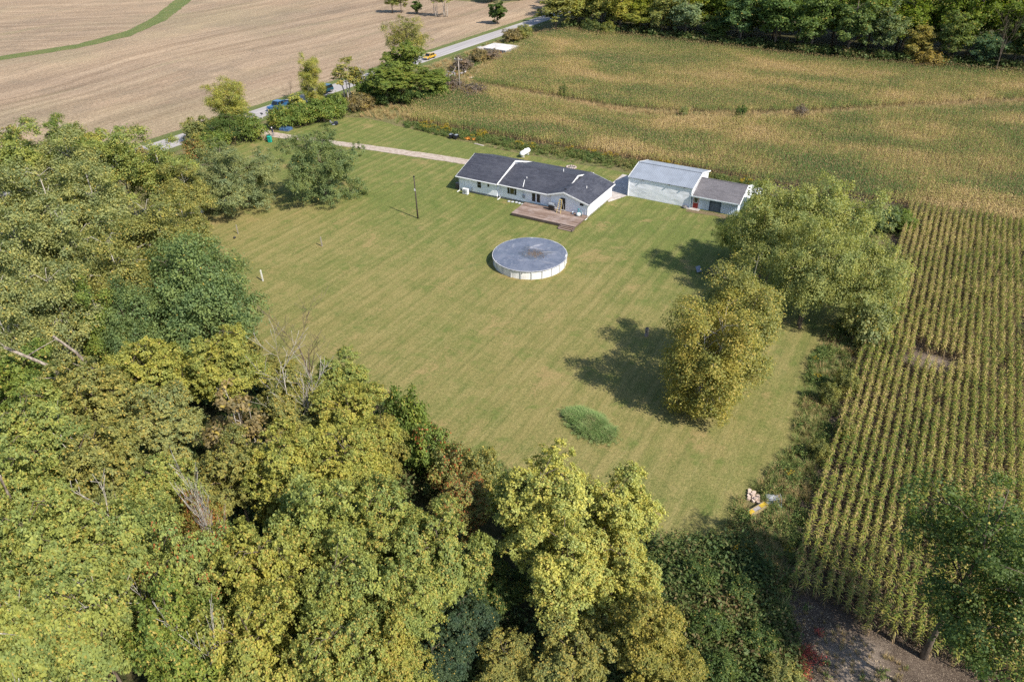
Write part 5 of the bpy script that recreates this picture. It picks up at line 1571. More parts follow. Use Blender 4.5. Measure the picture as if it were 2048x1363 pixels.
for s in (-1, 1):
    MB().tube([(s * .36, -.28, .07), (s * .36, .28, .07)], .07, 8).build('wheel', M_BLK, gr)
pf = thing('pool_filter', (-42.2, 90.95, 0.505), 'white and teal round pool filter tank by the small window on the deck', 'pool filter')
M_TEAL = plain('teal_plastic', (0.06, 0.22, 0.27), 0.4, 0.4)
MB().lathe([(.2, 0), (.34, .12), (.36, .32), (.3, .5), (.12, .6)], 14).build('tank', plain('tank_white', (0.60, 0.68, 0.68), 0.35, 0.4), pf, smooth=True)
MB().lathe([(.12, .6), (.14, .75), (.09, .82), (.09, 1.0), (.16, 1.05), (.16, 1.15)], 10).build('valve', M_TEAL, pf, smooth=True)
MB().tube([(.1, 0, .75), (.35, .1, .85), (.5, .15, .5), (.48, .1, .02)], .05, 7).build('hose', M_TEAL, pf, smooth=True)
bk = thing('bucket', (-43.25, 91.2, 0.505), 'small pale bucket next to the pool filter', 'bucket')
MB().lathe([(.13, 0), (.17, .36), (.18, .36), (.15, .34), (.12, .03)], 12).build('pail', plain('bucket_pale', (0.55, 0.6, 0.66), 0.5), bk)
MB().tube([(-.17, 0, .35), (-.1, 0, .46), (.1, 0, .46), (.17, 0, .35)], .012, 5).build('handle', M_ALU, bk)
ac = thing('heat_pump_unit', (-63.0, 91.05, 0), 'white heat pump unit on the grass at the left end of the house', 'air conditioner')
MB().box(-.5, .5, -.22, .22, .1, 1.0).build('case', plain('ac_white', (0.78, 0.78, 0.77), 0.4), ac)
MB().lathe([(.33, 0), (.33, .015), (.05, .02)], 16, Matrix.Translation((-.1, -.222, .55)) @ Matrix.Rotation(R_(90), 4, 'X')).build('fan_grille', plain('ac_grille', (0.32, 0.33, 0.34), 0.5), ac)
for x in (-.4, .4):
    MB().box(x - .06, x + .06, -.24, .24, 0, .1).build('foot', M_GREYP, ac)
bn = thing('waste_bin', (-65.6, 92.6, 0), 'brownish bin in the shade at the left corner of the house', 'bin')
MB().prism([(-.26, 0), (.26, 0), (.32, .95), (-.32, .95)], 'x', -.28, .28).build('bin_body', plain('bin_brown', (0.11, 0.085, 0.075), 0.6), bn)
MB().box(-.31, .31, -.35, .35, .955, 1.0).build('lid', plain('bin_lid', (0.16, 0.13, 0.12), 0.6), bn)
for i in range(5):
    sx = -55.0 + i * 0.62
    s = thing('landscape_stone', (sx, 91.75 + rng.uniform(-.12, .12), 0), 'pale stone in the short bed between the downspout and the deck', 'stone', rng.uniform(0, 6), 'pale stones along the house bed')
    a = MB().lathe([(.05, 0), (.24, .03), (.27, .12), (.16, .2), (.03, .22)], 8)
    a.v = [(p[0] * rng.uniform(.85, 1.15), p[1] * rng.uniform(.7, 1.0), p[2]) for p in a.v]
    a.build('stone_body', plain('stone_pale', (0.42, 0.44, 0.46), 0.8), s)

# ------------------------------------------------------------------ pole barn
M_BARNW = plain('barn_white_metal', (0.84, 0.85, 0.90), 0.4, 0.4, var=0.05, vs=0.6)
M_BARNR = plain('barn_grey_roof', (0.235, 0.262, 0.305), 0.45, 0.45, var=0.06, vs=0.5)
barn = thing('pole_barn', (-33.8, 107.3, 0), 'white metal pole barn with ribbed grey roof', 'barn')
m_ = MB()
nx, nz = 60, 22
# front skin is sheet steel that has buckled a little
for j in range(nz + 1):
    for i in range(nx + 1):
        x = -39.0 + 10.5 * i / nx
        z = 0.04 + 3.22 * j / nz
        dy = 0.055 * mnoise.noise(Vector((x * 0.33, z * 0.5, 4))) + 0.022 * mnoise.noise(Vector((x * 0.9, z * 2.6, 8))) + 0.007 * mnoise.noise(Vector((x * 2.2, z * 5, 2)))
        if i in (0, nx):
            dy = 0
        m_.v.append((x, 103.0 + dy, z))
for j in range(nz):
    for i in range(nx):
        k = j * (nx + 1) + i
        m_.f.append((k, k + 1, k + nx + 2, k + nx + 1))
        m_.mi.append(0)
W(m_, 'front_wall', M_BARNW, barn, smooth=True)
W(MB().prism([(103.08, 0), (111.6, 0), (111.6, 3.26), (107.3, 4.30), (103.08, 3.26)], 'x', -38.97, -28.53), 'wall', M_BARNW, barn)
W(MB().box(-39.04, -38.96, 102.93, 103.07, 0.02, 3.25).box(-28.56, -28.46, 102.93, 103.07, 0.02, 3.25), 'corner_trim', M_TRIM, barn)
def roof_sheets(x0, x1, y0, z0, y1, z1, n, mat, parent):
    """ribbed metal sheets, one object each"""
    wd = (x1 - x0) / n
    for i in range(n):
        a = MB()
        prof = []
        for k in range(3):
            u = wd * k / 3
            prof += [(u, 0), (u + 0.02, 0.035), (u + 0.05, 0.035), (u + 0.07, 0)]
        prof += [(wd - 0.003, 0)]
        n_ = len(prof)
        vs = [(x0 + i * wd + p[0], y0, z0 + p[1]) for p in prof] + [(x0 + i * wd + p[0], y1, z1 + p[1]) for p in prof] + [(x0 + i * wd, y0, z0 - 0.03), (x0 + i * wd + wd - .003, y0, z0 - 0.03), (x0 + i * wd, y1, z1 - 0.03), (x0 + i * wd + wd - .003, y1, z1 - 0.03)]
        fs = [(k, k + 1, k + 1 + n_, k + n_) for k in range(n_ - 1)]
        fs += [(2 * n_, 2 * n_ + 1, 2 * n_ + 3, 2 * n_ + 2)]
        a.add(vs, fs)
        W(a, 'roof_sheet', mat, parent)
roof_sheets(-39.12, -28.35, 102.86, 3.25, 107.3, 4.36, 12, M_BARNR, barn)
roof_sheets(-39.12, -28.35, 111.8, 3.25, 107.302, 4.36, 12, M_BARNR, barn)
W(MB().prism([(107.12, 4.40), (107.3, 4.46), (107.48, 4.40), (107.3, 4.43)], 'x', -39.12, -28.35), 'ridge_cap', M_BARNR, barn)
for a, b_ in (((-28.32, 102.86, 3.2), (-28.32, 107.3, 4.32)), ((-28.32, 107.3, 4.32), (-28.32, 111.8, 3.2)), ((-39.15, 102.86, 3.2), (-39.15, 107.3, 4.32)), ((-39.15, 107.3, 4.32), (-39.15, 111.8, 3.2))):
    W(MB().bar(a, b_, 0.05, 0.22), 'rake_board', M_TRIM, barn)
for x in (-36.6, -32.2, -29.7):
    W(MB().box(x - .12, x + .12, 102.76, 102.9, 3.16, 3.24), 'eave_bracket', M_BLK, barn)

# ------------------------------------------------------------------ small shed
M_SHEDW = plain('shed_white_board', (0.66, 0.74, 0.82), 0.6, 0.3, var=0.06, vs=1.0)
shed = thing('garden_shed', (-24.8, 106.5, 0), 'small white board shed with red door and old grey roof beside the barn', 'shed')
W(MB().prism([(103.3, 0), (110.4, 0), (110.4, 2.15), (106.9, 3.62), (103.3, 2.15)], 'x', -28.45, -21.25), 'wall', M_SHEDW, shed)
nb_ = 27
for i in range(nb_):
    x = -28.40 + i * (7.1 / (nb_ - 1))
    if -28.3 < x + .04 and x < -27.2 or -25.65 < x < -23.75:
        z0 = 2.02 if x < -27 else 1.72
    else:
        z0 = 0.03
    W(MB().box(x, x + 0.075, 103.235, 103.297, z0, 2.14), 'batten', M_SHEDW, shed)
W(MB().prism([(102.85, 2.04), (106.9, 3.70), (106.9, 3.79), (102.85, 2.13)], 'x', -28.33, -20.95), 'roof', M_ROOF2, shed)
W(MB().prism([(110.85, 2.04), (106.902, 3.70), (106.902, 3.79), (110.85, 2.13)], 'x', -28.33, -20.95), 'roof', M_ROOF2, shed)
W(MB().box(-28.33, -20.95, 102.76, 102.845, 1.99, 2.15), 'fascia', plain('fascia_blue_white', (0.62, 0.68, 0.70), 0.5), shed)
W(MB().bar((-20.91, 102.85, 2.0), (-20.91, 106.9, 3.68), 0.06, 0.26), 'rake_board', M_TRIM, shed)
W(MB().bar((-20.91, 106.9, 3.68), (-20.91, 110.85, 2.0), 0.06, 0.26), 'rake_board', M_TRIM, shed)
W(MB().bar((-28.36, 102.85, 2.02), (-28.36, 106.9, 3.68), 0.05, 0.2), 'rake_board', M_TRIM, shed)
W(MB().prism([(106.75, 3.78), (106.9, 3.84), (107.05, 3.78), (106.9, 3.81)], 'x', -28.33, -20.95), 'ridge_cap', M_ROOF2, shed)
M_RED = plain('red_door_paint', (0.30, 0.022, 0.02), 0.45, 0.4)
dr = W(MB().box(-28.14, -27.32, 103.18, 103.295, 0.04, 1.98), 'door', M_RED, shed)
def loc(mb_, parent):
    mb_.v = [(p[0] - parent.location.x, p[1] - parent.location.y, p[2] - parent.location.z) for p in mb_.v]
    return mb_
loc(MB().box(-28.0, -27.46, 103.165, 103.178, 1.0, 1.86), shed).build('pane', plain('door_glass', (0.07, 0.075, 0.05), 0.2, 0.5), dr)
loc(MB().box(-28.05, -28.0, 103.155, 103.178, 0.95, 1.91).box(-27.46, -27.41, 103.155, 103.178, 0.95, 1.91).box(-28.0, -27.46, 103.155, 103.178, 0.95, 1.0).box(-28.0, -27.46, 103.155, 103.178, 1.86, 1.91), shed).build('pane_frame', M_TRIM, dr)
loc(MB().lathe([(.03, 0), (.04, .03), (.02, .06)], 8, Matrix.Translation((-27.4, 103.17, 0.95)) @ Matrix.Rotation(R_(90), 4, 'X')), shed).build('handle', M_ALU, dr)
W(MB().box(-28.24, -28.145, 103.2, 103.298, 0.03, 2.08).box(-27.315, -27.22, 103.2, 103.298, 0.03, 2.08).box(-28.145, -27.315, 103.2, 103.298, 1.985, 2.08), 'door_frame', M_TRIM, shed)
M_NAVY = plain('navy_frame', (0.03, 0.065, 0.11), 0.5)
op = W(MB().box(-25.6, -25.48, 103.2, 103.298, 0.03, 1.68).box(-23.92, -23.8, 103.2, 103.298, 0.03, 1.68).box(-25.48, -23.92, 103.2, 103.298, 1.56, 1.68), 'cart_door', M_NAVY, shed)
loc(MB().box(-25.47, -23.93, 103.26, 103.296, 0.05, 1.55), shed).build('panel', plain('cart_door_grey', (0.11, 0.14, 0.17), 0.6), op)
W(MB().box(-28.6, -28.46, 102.75, 103.2, 0.0, 2.1), 'entry_post', plain('entry_post_blue', (0.30, 0.38, 0.43), 0.6), shed)
W(MB().box(-29.4, -26.9, 102.35, 103.15, 0.0, 0.06), 'door_step', M_CONC, shed)
# open lean-to on the far end
M_LEAN = plain('lean_to_white', (0.72, 0.73, 0.73), 0.5, 0.3, var=0.08)
W(MB().prism([(-21.2, 2.78), (-18.6, 2.42), (-18.6, 2.47), (-21.2, 2.83)], 'y', 104.6, 109.9), 'lean_to_roof', M_LEAN, shed)
for y in (104.8, 107.2, 109.7):
    W(MB().box(-18.78, -18.66, y - .05, y + .05, 0, 2.42), 'lean_to_post', M_TRIM, shed)
wp = thing('wood_heap', (-19.9, 105.4, 0), 'brown heap of boards under the lean-to at the end of the shed', 'board pile')
M_BRD = mat_wood('brown_boards', (0.12, 0.07, 0.045), (0.22, 0.14, 0.09), (0.28, 0.2, 0.14))
for i in range(9):
    a = MB().box(-.75 + rng.uniform(-.05, .05), .75, -.1, .1, 0, .05, Matrix.Translation((rng.uniform(-.1, .1), -.35 + .23 * (i % 4), .055 * (i // 4))) @ Matrix.Rotation(rng.uniform(-.1, .1), 4, 'Z'))
    a.build('board', M_BRD, wp)
rk = thing('round_stone', (-29.25, 102.55, 0), 'dark grey boulder at the corner between barn and shed door', 'stone')
MB().lathe([(.1, 0), (.36, .08), (.42, .25), (.28, .42), (.06, .5)], 9).build('stone_body', plain('stone_dark', (0.16, 0.155, 0.15), 0.9, var=0.25), rk)

# ------------------------------------------------------------------ pool
PC = Vector((-41.86, 75.0, 0))
PR, PH = 5.0, 1.2
pool = thing('swimming_pool', PC, 'round above-ground swimming pool with white wall under a blue-grey cover', 'pool')
M_PW = plain('pool_white', (0.74, 0.73, 0.71), 0.4, 0.4, var=0.07, vs=1.5)
M_PP = plain('pool_post_grey', (0.50, 0.51, 0.52), 0.4, 0.4)
M_PR = plain('pool_rail', (0.64, 0.62, 0.60), 0.4, 0.4)
NP = 22
off = 0.13
for i in range(NP):
    a0, a1 = off + 2 * math.pi * i / NP, off + 2 * math.pi * (i + 1) / NP
    m_ = MB()
    vs = []
    for k in range(5):
        t = a0 + (a1 - a0) * k / 4
        for rr_, z in ((PR, 0), (PR, PH), (PR - .03, PH), (PR - .03, 0)):
            vs.append((rr_ * math.cos(t), rr_ * math.sin(t), z))
    fs = []
    for k in range(4):
        for q in range(4):
            fs.append((k * 4 + q, k * 4 + (q + 1) % 4, (k + 1) * 4 + (q + 1) % 4, (k + 1) * 4 + q))
    m_.add(vs, fs)
    m_.build('wall_panel', M_PW, pool, smooth=False)
    M4 = Matrix.Rotation(a0, 4, 'Z')
    MB().box(PR + .005, PR + .09, -.075, .075, 0, PH + .02, M4).build('upright', M_PP, pool)
    m_ = MB()
    vs = []
    for k in range(4):
        t = a0 + (a1 - a0) * (0.02 + 0.96 * k / 3)
        for rr_, z in ((PR - .1, PH + .03), (PR + .12, PH + .03), (PR + .13, PH + .06), (PR - .1, PH + .08)):
            vs.append((rr_ * math.cos(t), rr_ * math.sin(t), z))
    fs = [(0, 1, 2, 3), (15, 14, 13, 12)]
    for k in range(3):
        for q in range(4):
            fs.append((k * 4 + q, (k + 1) * 4 + q, (k + 1) * 4 + (q + 1) % 4, k * 4 + (q + 1) % 4))
    m_.add(vs, fs)
    m_.build('top_rail', M_PR, pool)
# tarp: sagging disc with folds gathered towards low water
m_ = MB()
nr_, na = 44, 150
pu = Vector((0.55, 0.35))
FOLD_SHINE = [0.0]
def tarp_z(x, y):
    FOLD_SHINE[0] = 0.0
    d_ = math.hypot(x, y) / PR
    z = PH + 0.09 + 0.055 * (1 - d_ * d_)
    q = Vector((x, y))
    z += 0.035 * mnoise.noise(Vector((x * 0.8, y * 0.8, 2)))
    th_ = math.atan2(y - pu.y, x - pu.x)
    dp = (q - pu).length
    z -= 0.11 * math.exp(-(dp / 1.7) ** 2)
    z += 0.055 * math.exp(-((dp - 2.2) / 1.4) ** 2) * mnoise.noise(Vector((math.cos(th_) * 4.5, math.sin(th_) * 4.5, dp * 0.25)))
    for (ax, ay, bx, by, h_) in ((-1.0, 1.2, 0.3, 3.6, .10), (0.9, 0.9, 3.4, 2.2, .08), (1.9, -1.2, 4.6, -1.2, .05), (-3.5, 1.6, -2.9, 0.2, .05), (-.6, -2.6, .7, -2.0, .05), (-1.6, 1.4, 1.0, 1.9, .07), (1.2, 0.2, 3.4, 1.7, .05)):
        A, B_ = Vector((ax, ay)), Vector((bx, by))
        t = max(0, min(1, (q - A).dot(B_ - A) / (B_ - A).length_squared))
        dd = (q - A.lerp(B_, t)).length
        e_ = math.exp(-(dd / 0.13) ** 2) * (1 - abs(2 * t - 1) ** 3)
        FOLD_SHINE[0] = max(FOLD_SHINE[0], e_ * min(1, h_ / 0.08))
        z += 1.7 * h_ * e_
    z += 0.014 * mnoise.noise(Vector((x * 3.3, y * 3.3, 5)))
    return z
vs = [(0, 0, tarp_z(0, 0))]
cr_ = [FOLD_SHINE[0]]
for i in range(1, nr_ + 1):
    for k in range(na):
        t = 2 * math.pi * k / na
        rr_ = (PR + .15) * i / nr_
        x, y = rr_ * math.cos(t), rr_ * math.sin(t)
        z = tarp_z(x, y)
        if i == nr_:
            z = PH + 0.02 - 0.05 * abs(mnoise.noise(Vector((x * 2, y * 2, 3))))
        vs.append((x, y, z))
        cr_.append(FOLD_SHINE[0])
fs = [(0, 1 + k, 1 + (k + 1) % na) for k in range(na)]
for i in range(nr_ - 1):
    for k in range(na):
        a = 1 + i * na + k
        b_ = 1 + i * na + (k + 1) % na
        fs.append((a, b_, b_ + na, a + na))
m_.add(vs, fs)
b = NB('pool_cover_tarp')
O = b.obj()
f = b.noise(O, 0.55, 5, 0.65, 0.8)
f2 = b.noise(O, 2.2, 4, 0.7)
v = b.n('VectorMath', operation='DISTANCE')
b.link(O, v.inputs[0])
v.inputs[1].default_value = (0.5, 0.25, 1.2)
wet = b.step(b.math('ADD', v.outputs['Value'], b.math('MULTIPLY', b.math('SUBTRACT', f, 0.5), 4.2)), 2.3, 1.5)
c = b.mix(b.step(f, 0.3, 0.7), (0.085, 0.10, 0.14), (0.145, 0.158, 0.20))
c = b.mix(b.math('MULTIPLY', wet, 0.6), c, (0.055, 0.063, 0.075))
c = b.mix(b.math('MULTIPLY', b.step(f2, 0.58, 0.75), 0.4), c, (0.22, 0.22, 0.245))
mud = b.step(b.math('ADD', v.outputs['Value'], b.math('MULTIPLY', b.math('SUBTRACT', f2, 0.5), 3.5)), 1.1, 0.5)
c = b.mix(b.math('MULTIPLY', mud, 0.5), c, (0.14, 0.105, 0.07))
rad_ = b.noise(b.map(O, (1, 1, 1), (0, 0, 0.5), (0, 0, 0)), 0.9, 6, 0.75, 2.2)
c = b.mix(b.math('MULTIPLY', b.step(rad_, 0.56, 0.66), 0.5), c, (0.30, 0.31, 0.34))
c = b.mix(b.math('MULTIPLY', b.n('Attribute', attribute_name='fold_shine').outputs['Fac'], 0.4), c, (0.42, 0.42, 0.44))  # highlight on the raised folds, painted into the cover's colour
b.bump(b.noise(O, 2.5, 5, 0.7, 1.5), 0.6, 0.06)
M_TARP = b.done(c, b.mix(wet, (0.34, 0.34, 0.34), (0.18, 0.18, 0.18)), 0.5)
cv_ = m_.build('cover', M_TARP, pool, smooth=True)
at_ = cv_.data.attributes.new('fold_shine', 'FLOAT', 'POINT')
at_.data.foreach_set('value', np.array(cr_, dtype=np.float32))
MB().box(PR + .02, PR + .05, -.12, .12, .78, .98, Matrix.Rotation(R_(-74), 4, 'Z')).build('skimmer_mouth', M_BLK, pool)
# fallen leaves in the dip of the cover
M_LIT = plain('leaf_litter', (0.20, 0.13, 0.07), 0.8, 0.2, var=0.3)
r = np.random.default_rng(31)
n = 260
p2 = np.c_[0.75 + r.normal(size=n) * 0.85, 0.35 + r.normal(size=n) * 0.55]
cz = np.array([tarp_z(a, b_) for a, b_ in p2]) + 0.02
cen = np.c_[p2, cz]
nr2 = unit(r.normal(size=(n, 3)) * 0.35 + np.array([0, 0, 1]))
ax = unit(np.cross(nr2, r.normal(size=(n, 3))))
L = 0.10 * r.uniform(0.6, 1.5, n)
v_, q_ = leaf_quads(cen, nr2, ax, L, L * 0.6, r)
o = bpy.data.objects.new('fallen_leaves', np_mesh('fallen_leaves', v_, q_, M_LIT))
C.objects.link(o)
o.location = PC
tag(o, 'brown fallen leaves gathered in the dip of the pool cover', None, None, 'stuff')
# ------------------------------------------------------------------ yard objects
lp = thing('propane_tank', (-63.4, 111.9, 0), 'white horizontal propane tank on the grass behind the house', 'gas tank', R_(88))
M_LP = plain('tank_paint', (0.80, 0.80, 0.78), 0.3, 0.45, var=0.04)
prof = [(0.02, -1.5)] + [(0.47 * math.sin(a), -1.08 - 0.42 * math.cos(a)) for a in (0.3, 0.7, 1.1, 1.57)] + [(0.47 * math.cos(a), 1.08 + 0.42 * math.sin(a)) for a in (0.0, 0.47, 0.87, 1.27)] + [(0.02, 1.5)]
MB().lathe(prof, 18, Matrix.Translation((0, 0, .78)) @ Matrix.Rotation(R_(90), 4, 'Y')).build('tank', M_LP, lp, smooth=True)
MB().lathe([(.16, 0), (.16, .12), (.1, .2), (.02, .22)], 12, Matrix.Translation((0, 0, 1.22))).build('valve_dome', M_LP, lp, smooth=True)
for x in (-.85, .85):
    MB().box(x - .06, x + .06, -.3, .3, 0, .36).build('leg', M_LP, lp)
up_ = thing('utility_pole', (-64.2, 79.35, 0), 'lone dark wooden pole standing on the lawn left of the house', 'pole')
MB().tube([(0, 0, -.2), (0, 0, 3.4), (0, 0, 6.75)], [.13, .105, .085], 10).build('shaft', mat_bark('pole_wood', (0.045, 0.036, 0.03), (0.10, 0.08, 0.066)), up_, smooth=True)
MB().box(-.10, .10, -.16, -.10, 4.6, 4.9).build('tag_plate', M_PVC, up_)
MB().lathe([(.13, 0), (.14, .12), (.05, .2)], 10, Matrix.Translation((0, 0, 6.74))).build('cap', M_BLK, up_)
po = thing('utility_pole', (-98.3, 142.1, 0), 'tall weathered pole with short crossarm beside the purplish brush', 'pole')
MB().tube([(0, 0, -.2), (0, 0, 8.6)], [.17, .12], 8).build('shaft', mat_bark('pole_grey', (0.2, 0.17, 0.14), (0.34, 0.29, 0.25)), po, smooth=True)
MB().box(-1.1, 1.1, -.06, .06, 8.0, 8.14).build('crossarm', BARK_PALE, po)
for x in (-1, 0.3, 1):
    MB().lathe([(.05, 0), (.07, .1), (.03, .16)], 8, Matrix.Translation((x, 0, 8.14))).build('insulator', M_PVC, po)
M_POSTW = plain('post_white', (0.55, 0.54, 0.5), 0.7)
M_POSTG = plain('post_grey', (0.27, 0.24, 0.2), 0.8)
for x, y, h, wd, mt, lab in ((-84.9, 62.0, 1.5, .05, M_POSTG, 'thin grey stake on the lawn below the wide willow'), (-70.7, 64.9, 1.45, .07, M_POSTG, 'thin dark stake alone in the middle left of the lawn'), (-70.45, 53.35, 1.6, .075, M_POSTW, 'thick pale post on the lawn beside the big silvery maple')):
    t = thing('wooden_post', (x, y, 0), lab, 'post', 0.4, 'posts on the lawn')
    MB().box(-wd, wd, -wd, wd, -.1, h).build('shaft', mt, t)
    MB().prism([(-wd, h), (wd, h), (0, h + wd)], 'y', -wd, wd).build('cap', mt, t)
t = thing('lawn_ball', (-84.05, 60.6, 0), 'small dark ball lying on the lawn near the thin grey stake', 'ball')
MB().lathe([(.03, .02), (.14, .08), (.2, .2), (.14, .32), (.03, .38)], 12).build('ball_body', M_BLK, t, smooth=True)
t = thing('hollow_stump', (-21.15, 65.45, 0), 'short grey stump post with a dark hollow left of the golden birch', 'stump', 2.2)
MB().lathe([(.24, -.05), (.21, .3), (.2, 1.1), (.15, 1.14), (.14, .7)], 11).build('stump_wood', mat_bark('stump_wood', (0.20, 0.165, 0.15), (0.34, 0.29, 0.27)), t)
MB().lathe([(.085, 0), (.085, .02)], 10, Matrix.Translation((0.2, -0.05, .85)) @ Matrix.Rotation(R_(90), 4, 'Y')).build('hollow', M_BLK, t)
bl = thing('blue_barrel', (-13.7, 55.3, 0), 'dark blue barrel lying in the shade of the golden birch', 'barrel', 0.5)
M_DB = plain('barrel_blue', (0.02, 0.04, 0.13), 0.4, 0.4)
MB().lathe([(.22, -.55), (.28, -.5), (.30, -.2), (.28, -.18), (.30, 0.15), (.28, .18), (.28, .5), (.22, .55)], 14, Matrix.Translation((0, 0, .3)) @ Matrix.Rotation(R_(90), 4, 'X')).build('drum', M_DB, bl, smooth=True)
MB().lathe([(.05, 0), (.05, .04)], 8, Matrix.Translation((.1, -.55, .36)) @ Matrix.Rotation(R_(90), 4, 'X')).build('bung', M_BLK, bl)
sp = thing('scrap_heap', (-19.2, 83.4, 0), 'dark heap of scrap sheets in the shade of the broad tree', 'scrap heap')
M_SC = plain('scrap_dark', (0.03, 0.033, 0.045), 0.5, 0.4, var=0.3)
M_SC2 = plain('scrap_pale', (0.2, 0.21, 0.24), 0.5, 0.4)
for i in range(11):
    M4 = Matrix.Translation((rng.normal() * .7, rng.normal() * .5, .18 + .06 * i)) @ Matrix.Rotation(rng.uniform(-.5, .5), 4, 'X') @ Matrix.Rotation(rng.uniform(-.4, .4), 4, 'Y') @ Matrix.Rotation(rng.uniform(0, 3), 4, 'Z')
    MB().box(-.55, .55, -.3, .3, -.03, .03, M4).build('sheet_piece', M_SC if i != 4 else M_SC2, sp)
# log pile and yellow box at the weedy corner
M_CUT = mat_wood('cut_wood', (0.46, 0.35, 0.27), (0.60, 0.47, 0.39), (0.64, 0.53, 0.46), (1, 1, 1))
lx, ly = -4.0, 46.35
pos_ = [(-.55, .62, 0), (-.15, .55, 0), (-.5, .28, 0), (-.08, .2, 0), (.28, .3, 0), (-.45, -.08, 0), (-.02, -.14, 0), (.38, -.06, 0), (-.36, -.42, 0), (.06, -.46, 0), (.48, -.42, 0), (.7, -.62, 0), (-.2, .08, .2), (.18, -.28, .2)]
lgm = []
for i in range(4):
    a = MB().lathe([(.14, -.1), (.17, -.09), (.175, .09), (.15, .1)], 9)
    a.v = [(p[0] * rng.uniform(.85, 1.2), p[1] * rng.uniform(.7, 1.0), p[2]) for p in a.v]
    lgm.append(a.mesh('log', M_CUT))
for i, (x, y, z) in enumerate(pos_):
    o = bpy.data.objects.new('log', lgm[i % 4])
    C.objects.link(o)
    o.location = (lx + x * 0.95, ly + y * 0.95, .12 + z * .8)
    o.rotation_euler = (rng.uniform(-.25, .25), rng.uniform(-.25, .25), rng.uniform(0, 6.28))
    tag(o, 'pale cut log in the loose pile above the yellow box', 'log', 'logs of the pile by the corn')
yb = thing('yellow_box', (-3.4, 44.85, 0.1), 'yellow and grey long wooden box tipped in the weeds below the logs', 'box', R_(62))
M_YEL = plain('yellow_paint', (0.48, 0.33, 0.03), 0.6, 0.4)
for x0, x1 in ((-.95, -.4), (.35, .95)):
    MB().box(x0, x1, -.18, .18, .32, .38).build('lid_panel', M_YEL, yb)
MB().box(-.4, .35, -.18, .18, .3, .345).build('grey_panel', plain('box_grey', (0.30, 0.27, 0.27), 0.7), yb)
for s in (-1, 1):
    MB().box(-.95, .95, s * .21 - .025, s * .21 + .025, .05, .42).build('side_board', plain('box_side', (0.34, 0.27, 0.14), 0.6), yb)
for s in (-.97, .97):
    MB().box(s - .025, s + .025, -.235, .235, .02, .42).build('end_board', M_YEL, yb)
gt = thing('grey_tarp', (-2.5, 46.7, 0), 'crumpled grey plastic sheet in the weeds right of the log pile', 'tarp', 0.3)
m_ = MB()
for j in range(9):
    for i in range(9):
        x, y = (i - 4) * .14, (j - 4) * .17
        m_.v.append((x, y, .22 + .14 * mnoise.noise(Vector((x * 3, y * 3, 2)))))
for j in range(8):
    for i in range(8):
        k = j * 9 + i
        m_.f.append((k, k + 1, k + 10, k + 9))
        m_.mi.append(0)
m_.build('sheet_top', plain('tarp_grey', (0.30, 0.31, 0.34), 0.45, 0.4), gt, smooth=True)
MB().tube([(.62, -.7, .2), (.68, .1, .32), (.6, .8, .3)], .035, 6).build('bent_pipe', plain('pipe_blue', (0.32, 0.40, 0.48), 0.4), gt)

# drive entrance: bins, person, letter box, blue cover
M_GRN = plain('bin_green', (0.01, 0.30, 0.22), 0.4, 0.4)
M_GRND = plain('bin_dark_green', (0.01, 0.075, 0.06), 0.45, 0.4)
def wheelie(x, y, rz, mat, lidm, lab):
    t = thing('wheelie_bin', (x, y, 0), lab, 'bin', rz, 'wheelie bins at the drive entrance')
    MB().prism([(-.28, .06), (.26, .06), (.36, 1.12), (-.34, 1.12)], 'x', -.31, .31).build('bin_body', mat, t)
    MB().prism([(-.42, 1.125), (.42, 1.125), (.40, 1.2), (0, 1.25), (-.40, 1.2)], 'x', -.36, .36).build('lid', lidm, t)
    for s in (-1, 1):
        MB().tube([(s * .3 - .04, .3, .12), (s * .3 + .04, .3, .12)], .12, 8).build('wheel', M_BLK, t)
    MB().tube([(-.28, .42, 1.08), (.28, .42, 1.08)], .025, 6).build('handle', M_BLK, t)
    return t
wheelie(-112.9, 95.2, R_(20), M_GRN, M_GRN, 'bright green wheelie bin on the grass beside the driveway')
wheelie(-113.7, 95.7, R_(35), M_GRND, M_GRND, 'dark green wheelie bin half behind the bright green one')
t = thing('wooden_board', (-114.9, 95.6, 0), 'pale board leaning beside the dark green bin', 'board', R_(30))
MB().box(-.5, .5, -.03, .03, 0, 1.3, Matrix.Rotation(R_(18), 4, 'X')).build('board_face', plain('board_cream', (0.55, 0.42, 0.30), 0.7), t)
MB().box(-.45, .45, .1, .15, 0, .9, Matrix.Rotation(R_(-12), 4, 'X')).build('prop', plain('board_orange', (0.42, 0.16, 0.06), 0.7), t)
bc = thing('blue_cover', (-116.0, 102.6, 0), 'low blue tarpaulin cover beside the driveway under the hedge', 'tarp', R_(10))
m_ = MB().prism([(-.9, 0), (.9, 0), (.7, .55), (.2, .75), (-.5, .7), (-.8, .45)], 'x', -1.1, 1.1)
m_.build('sheet_top', plain('cover_blue', (0.055, 0.11, 0.21), 0.5, 0.3, var=0.25), bc)
MB().box(-1.2, 1.2, -1.0, 1.0, 0, .06).build('pallet', BARK, bc)
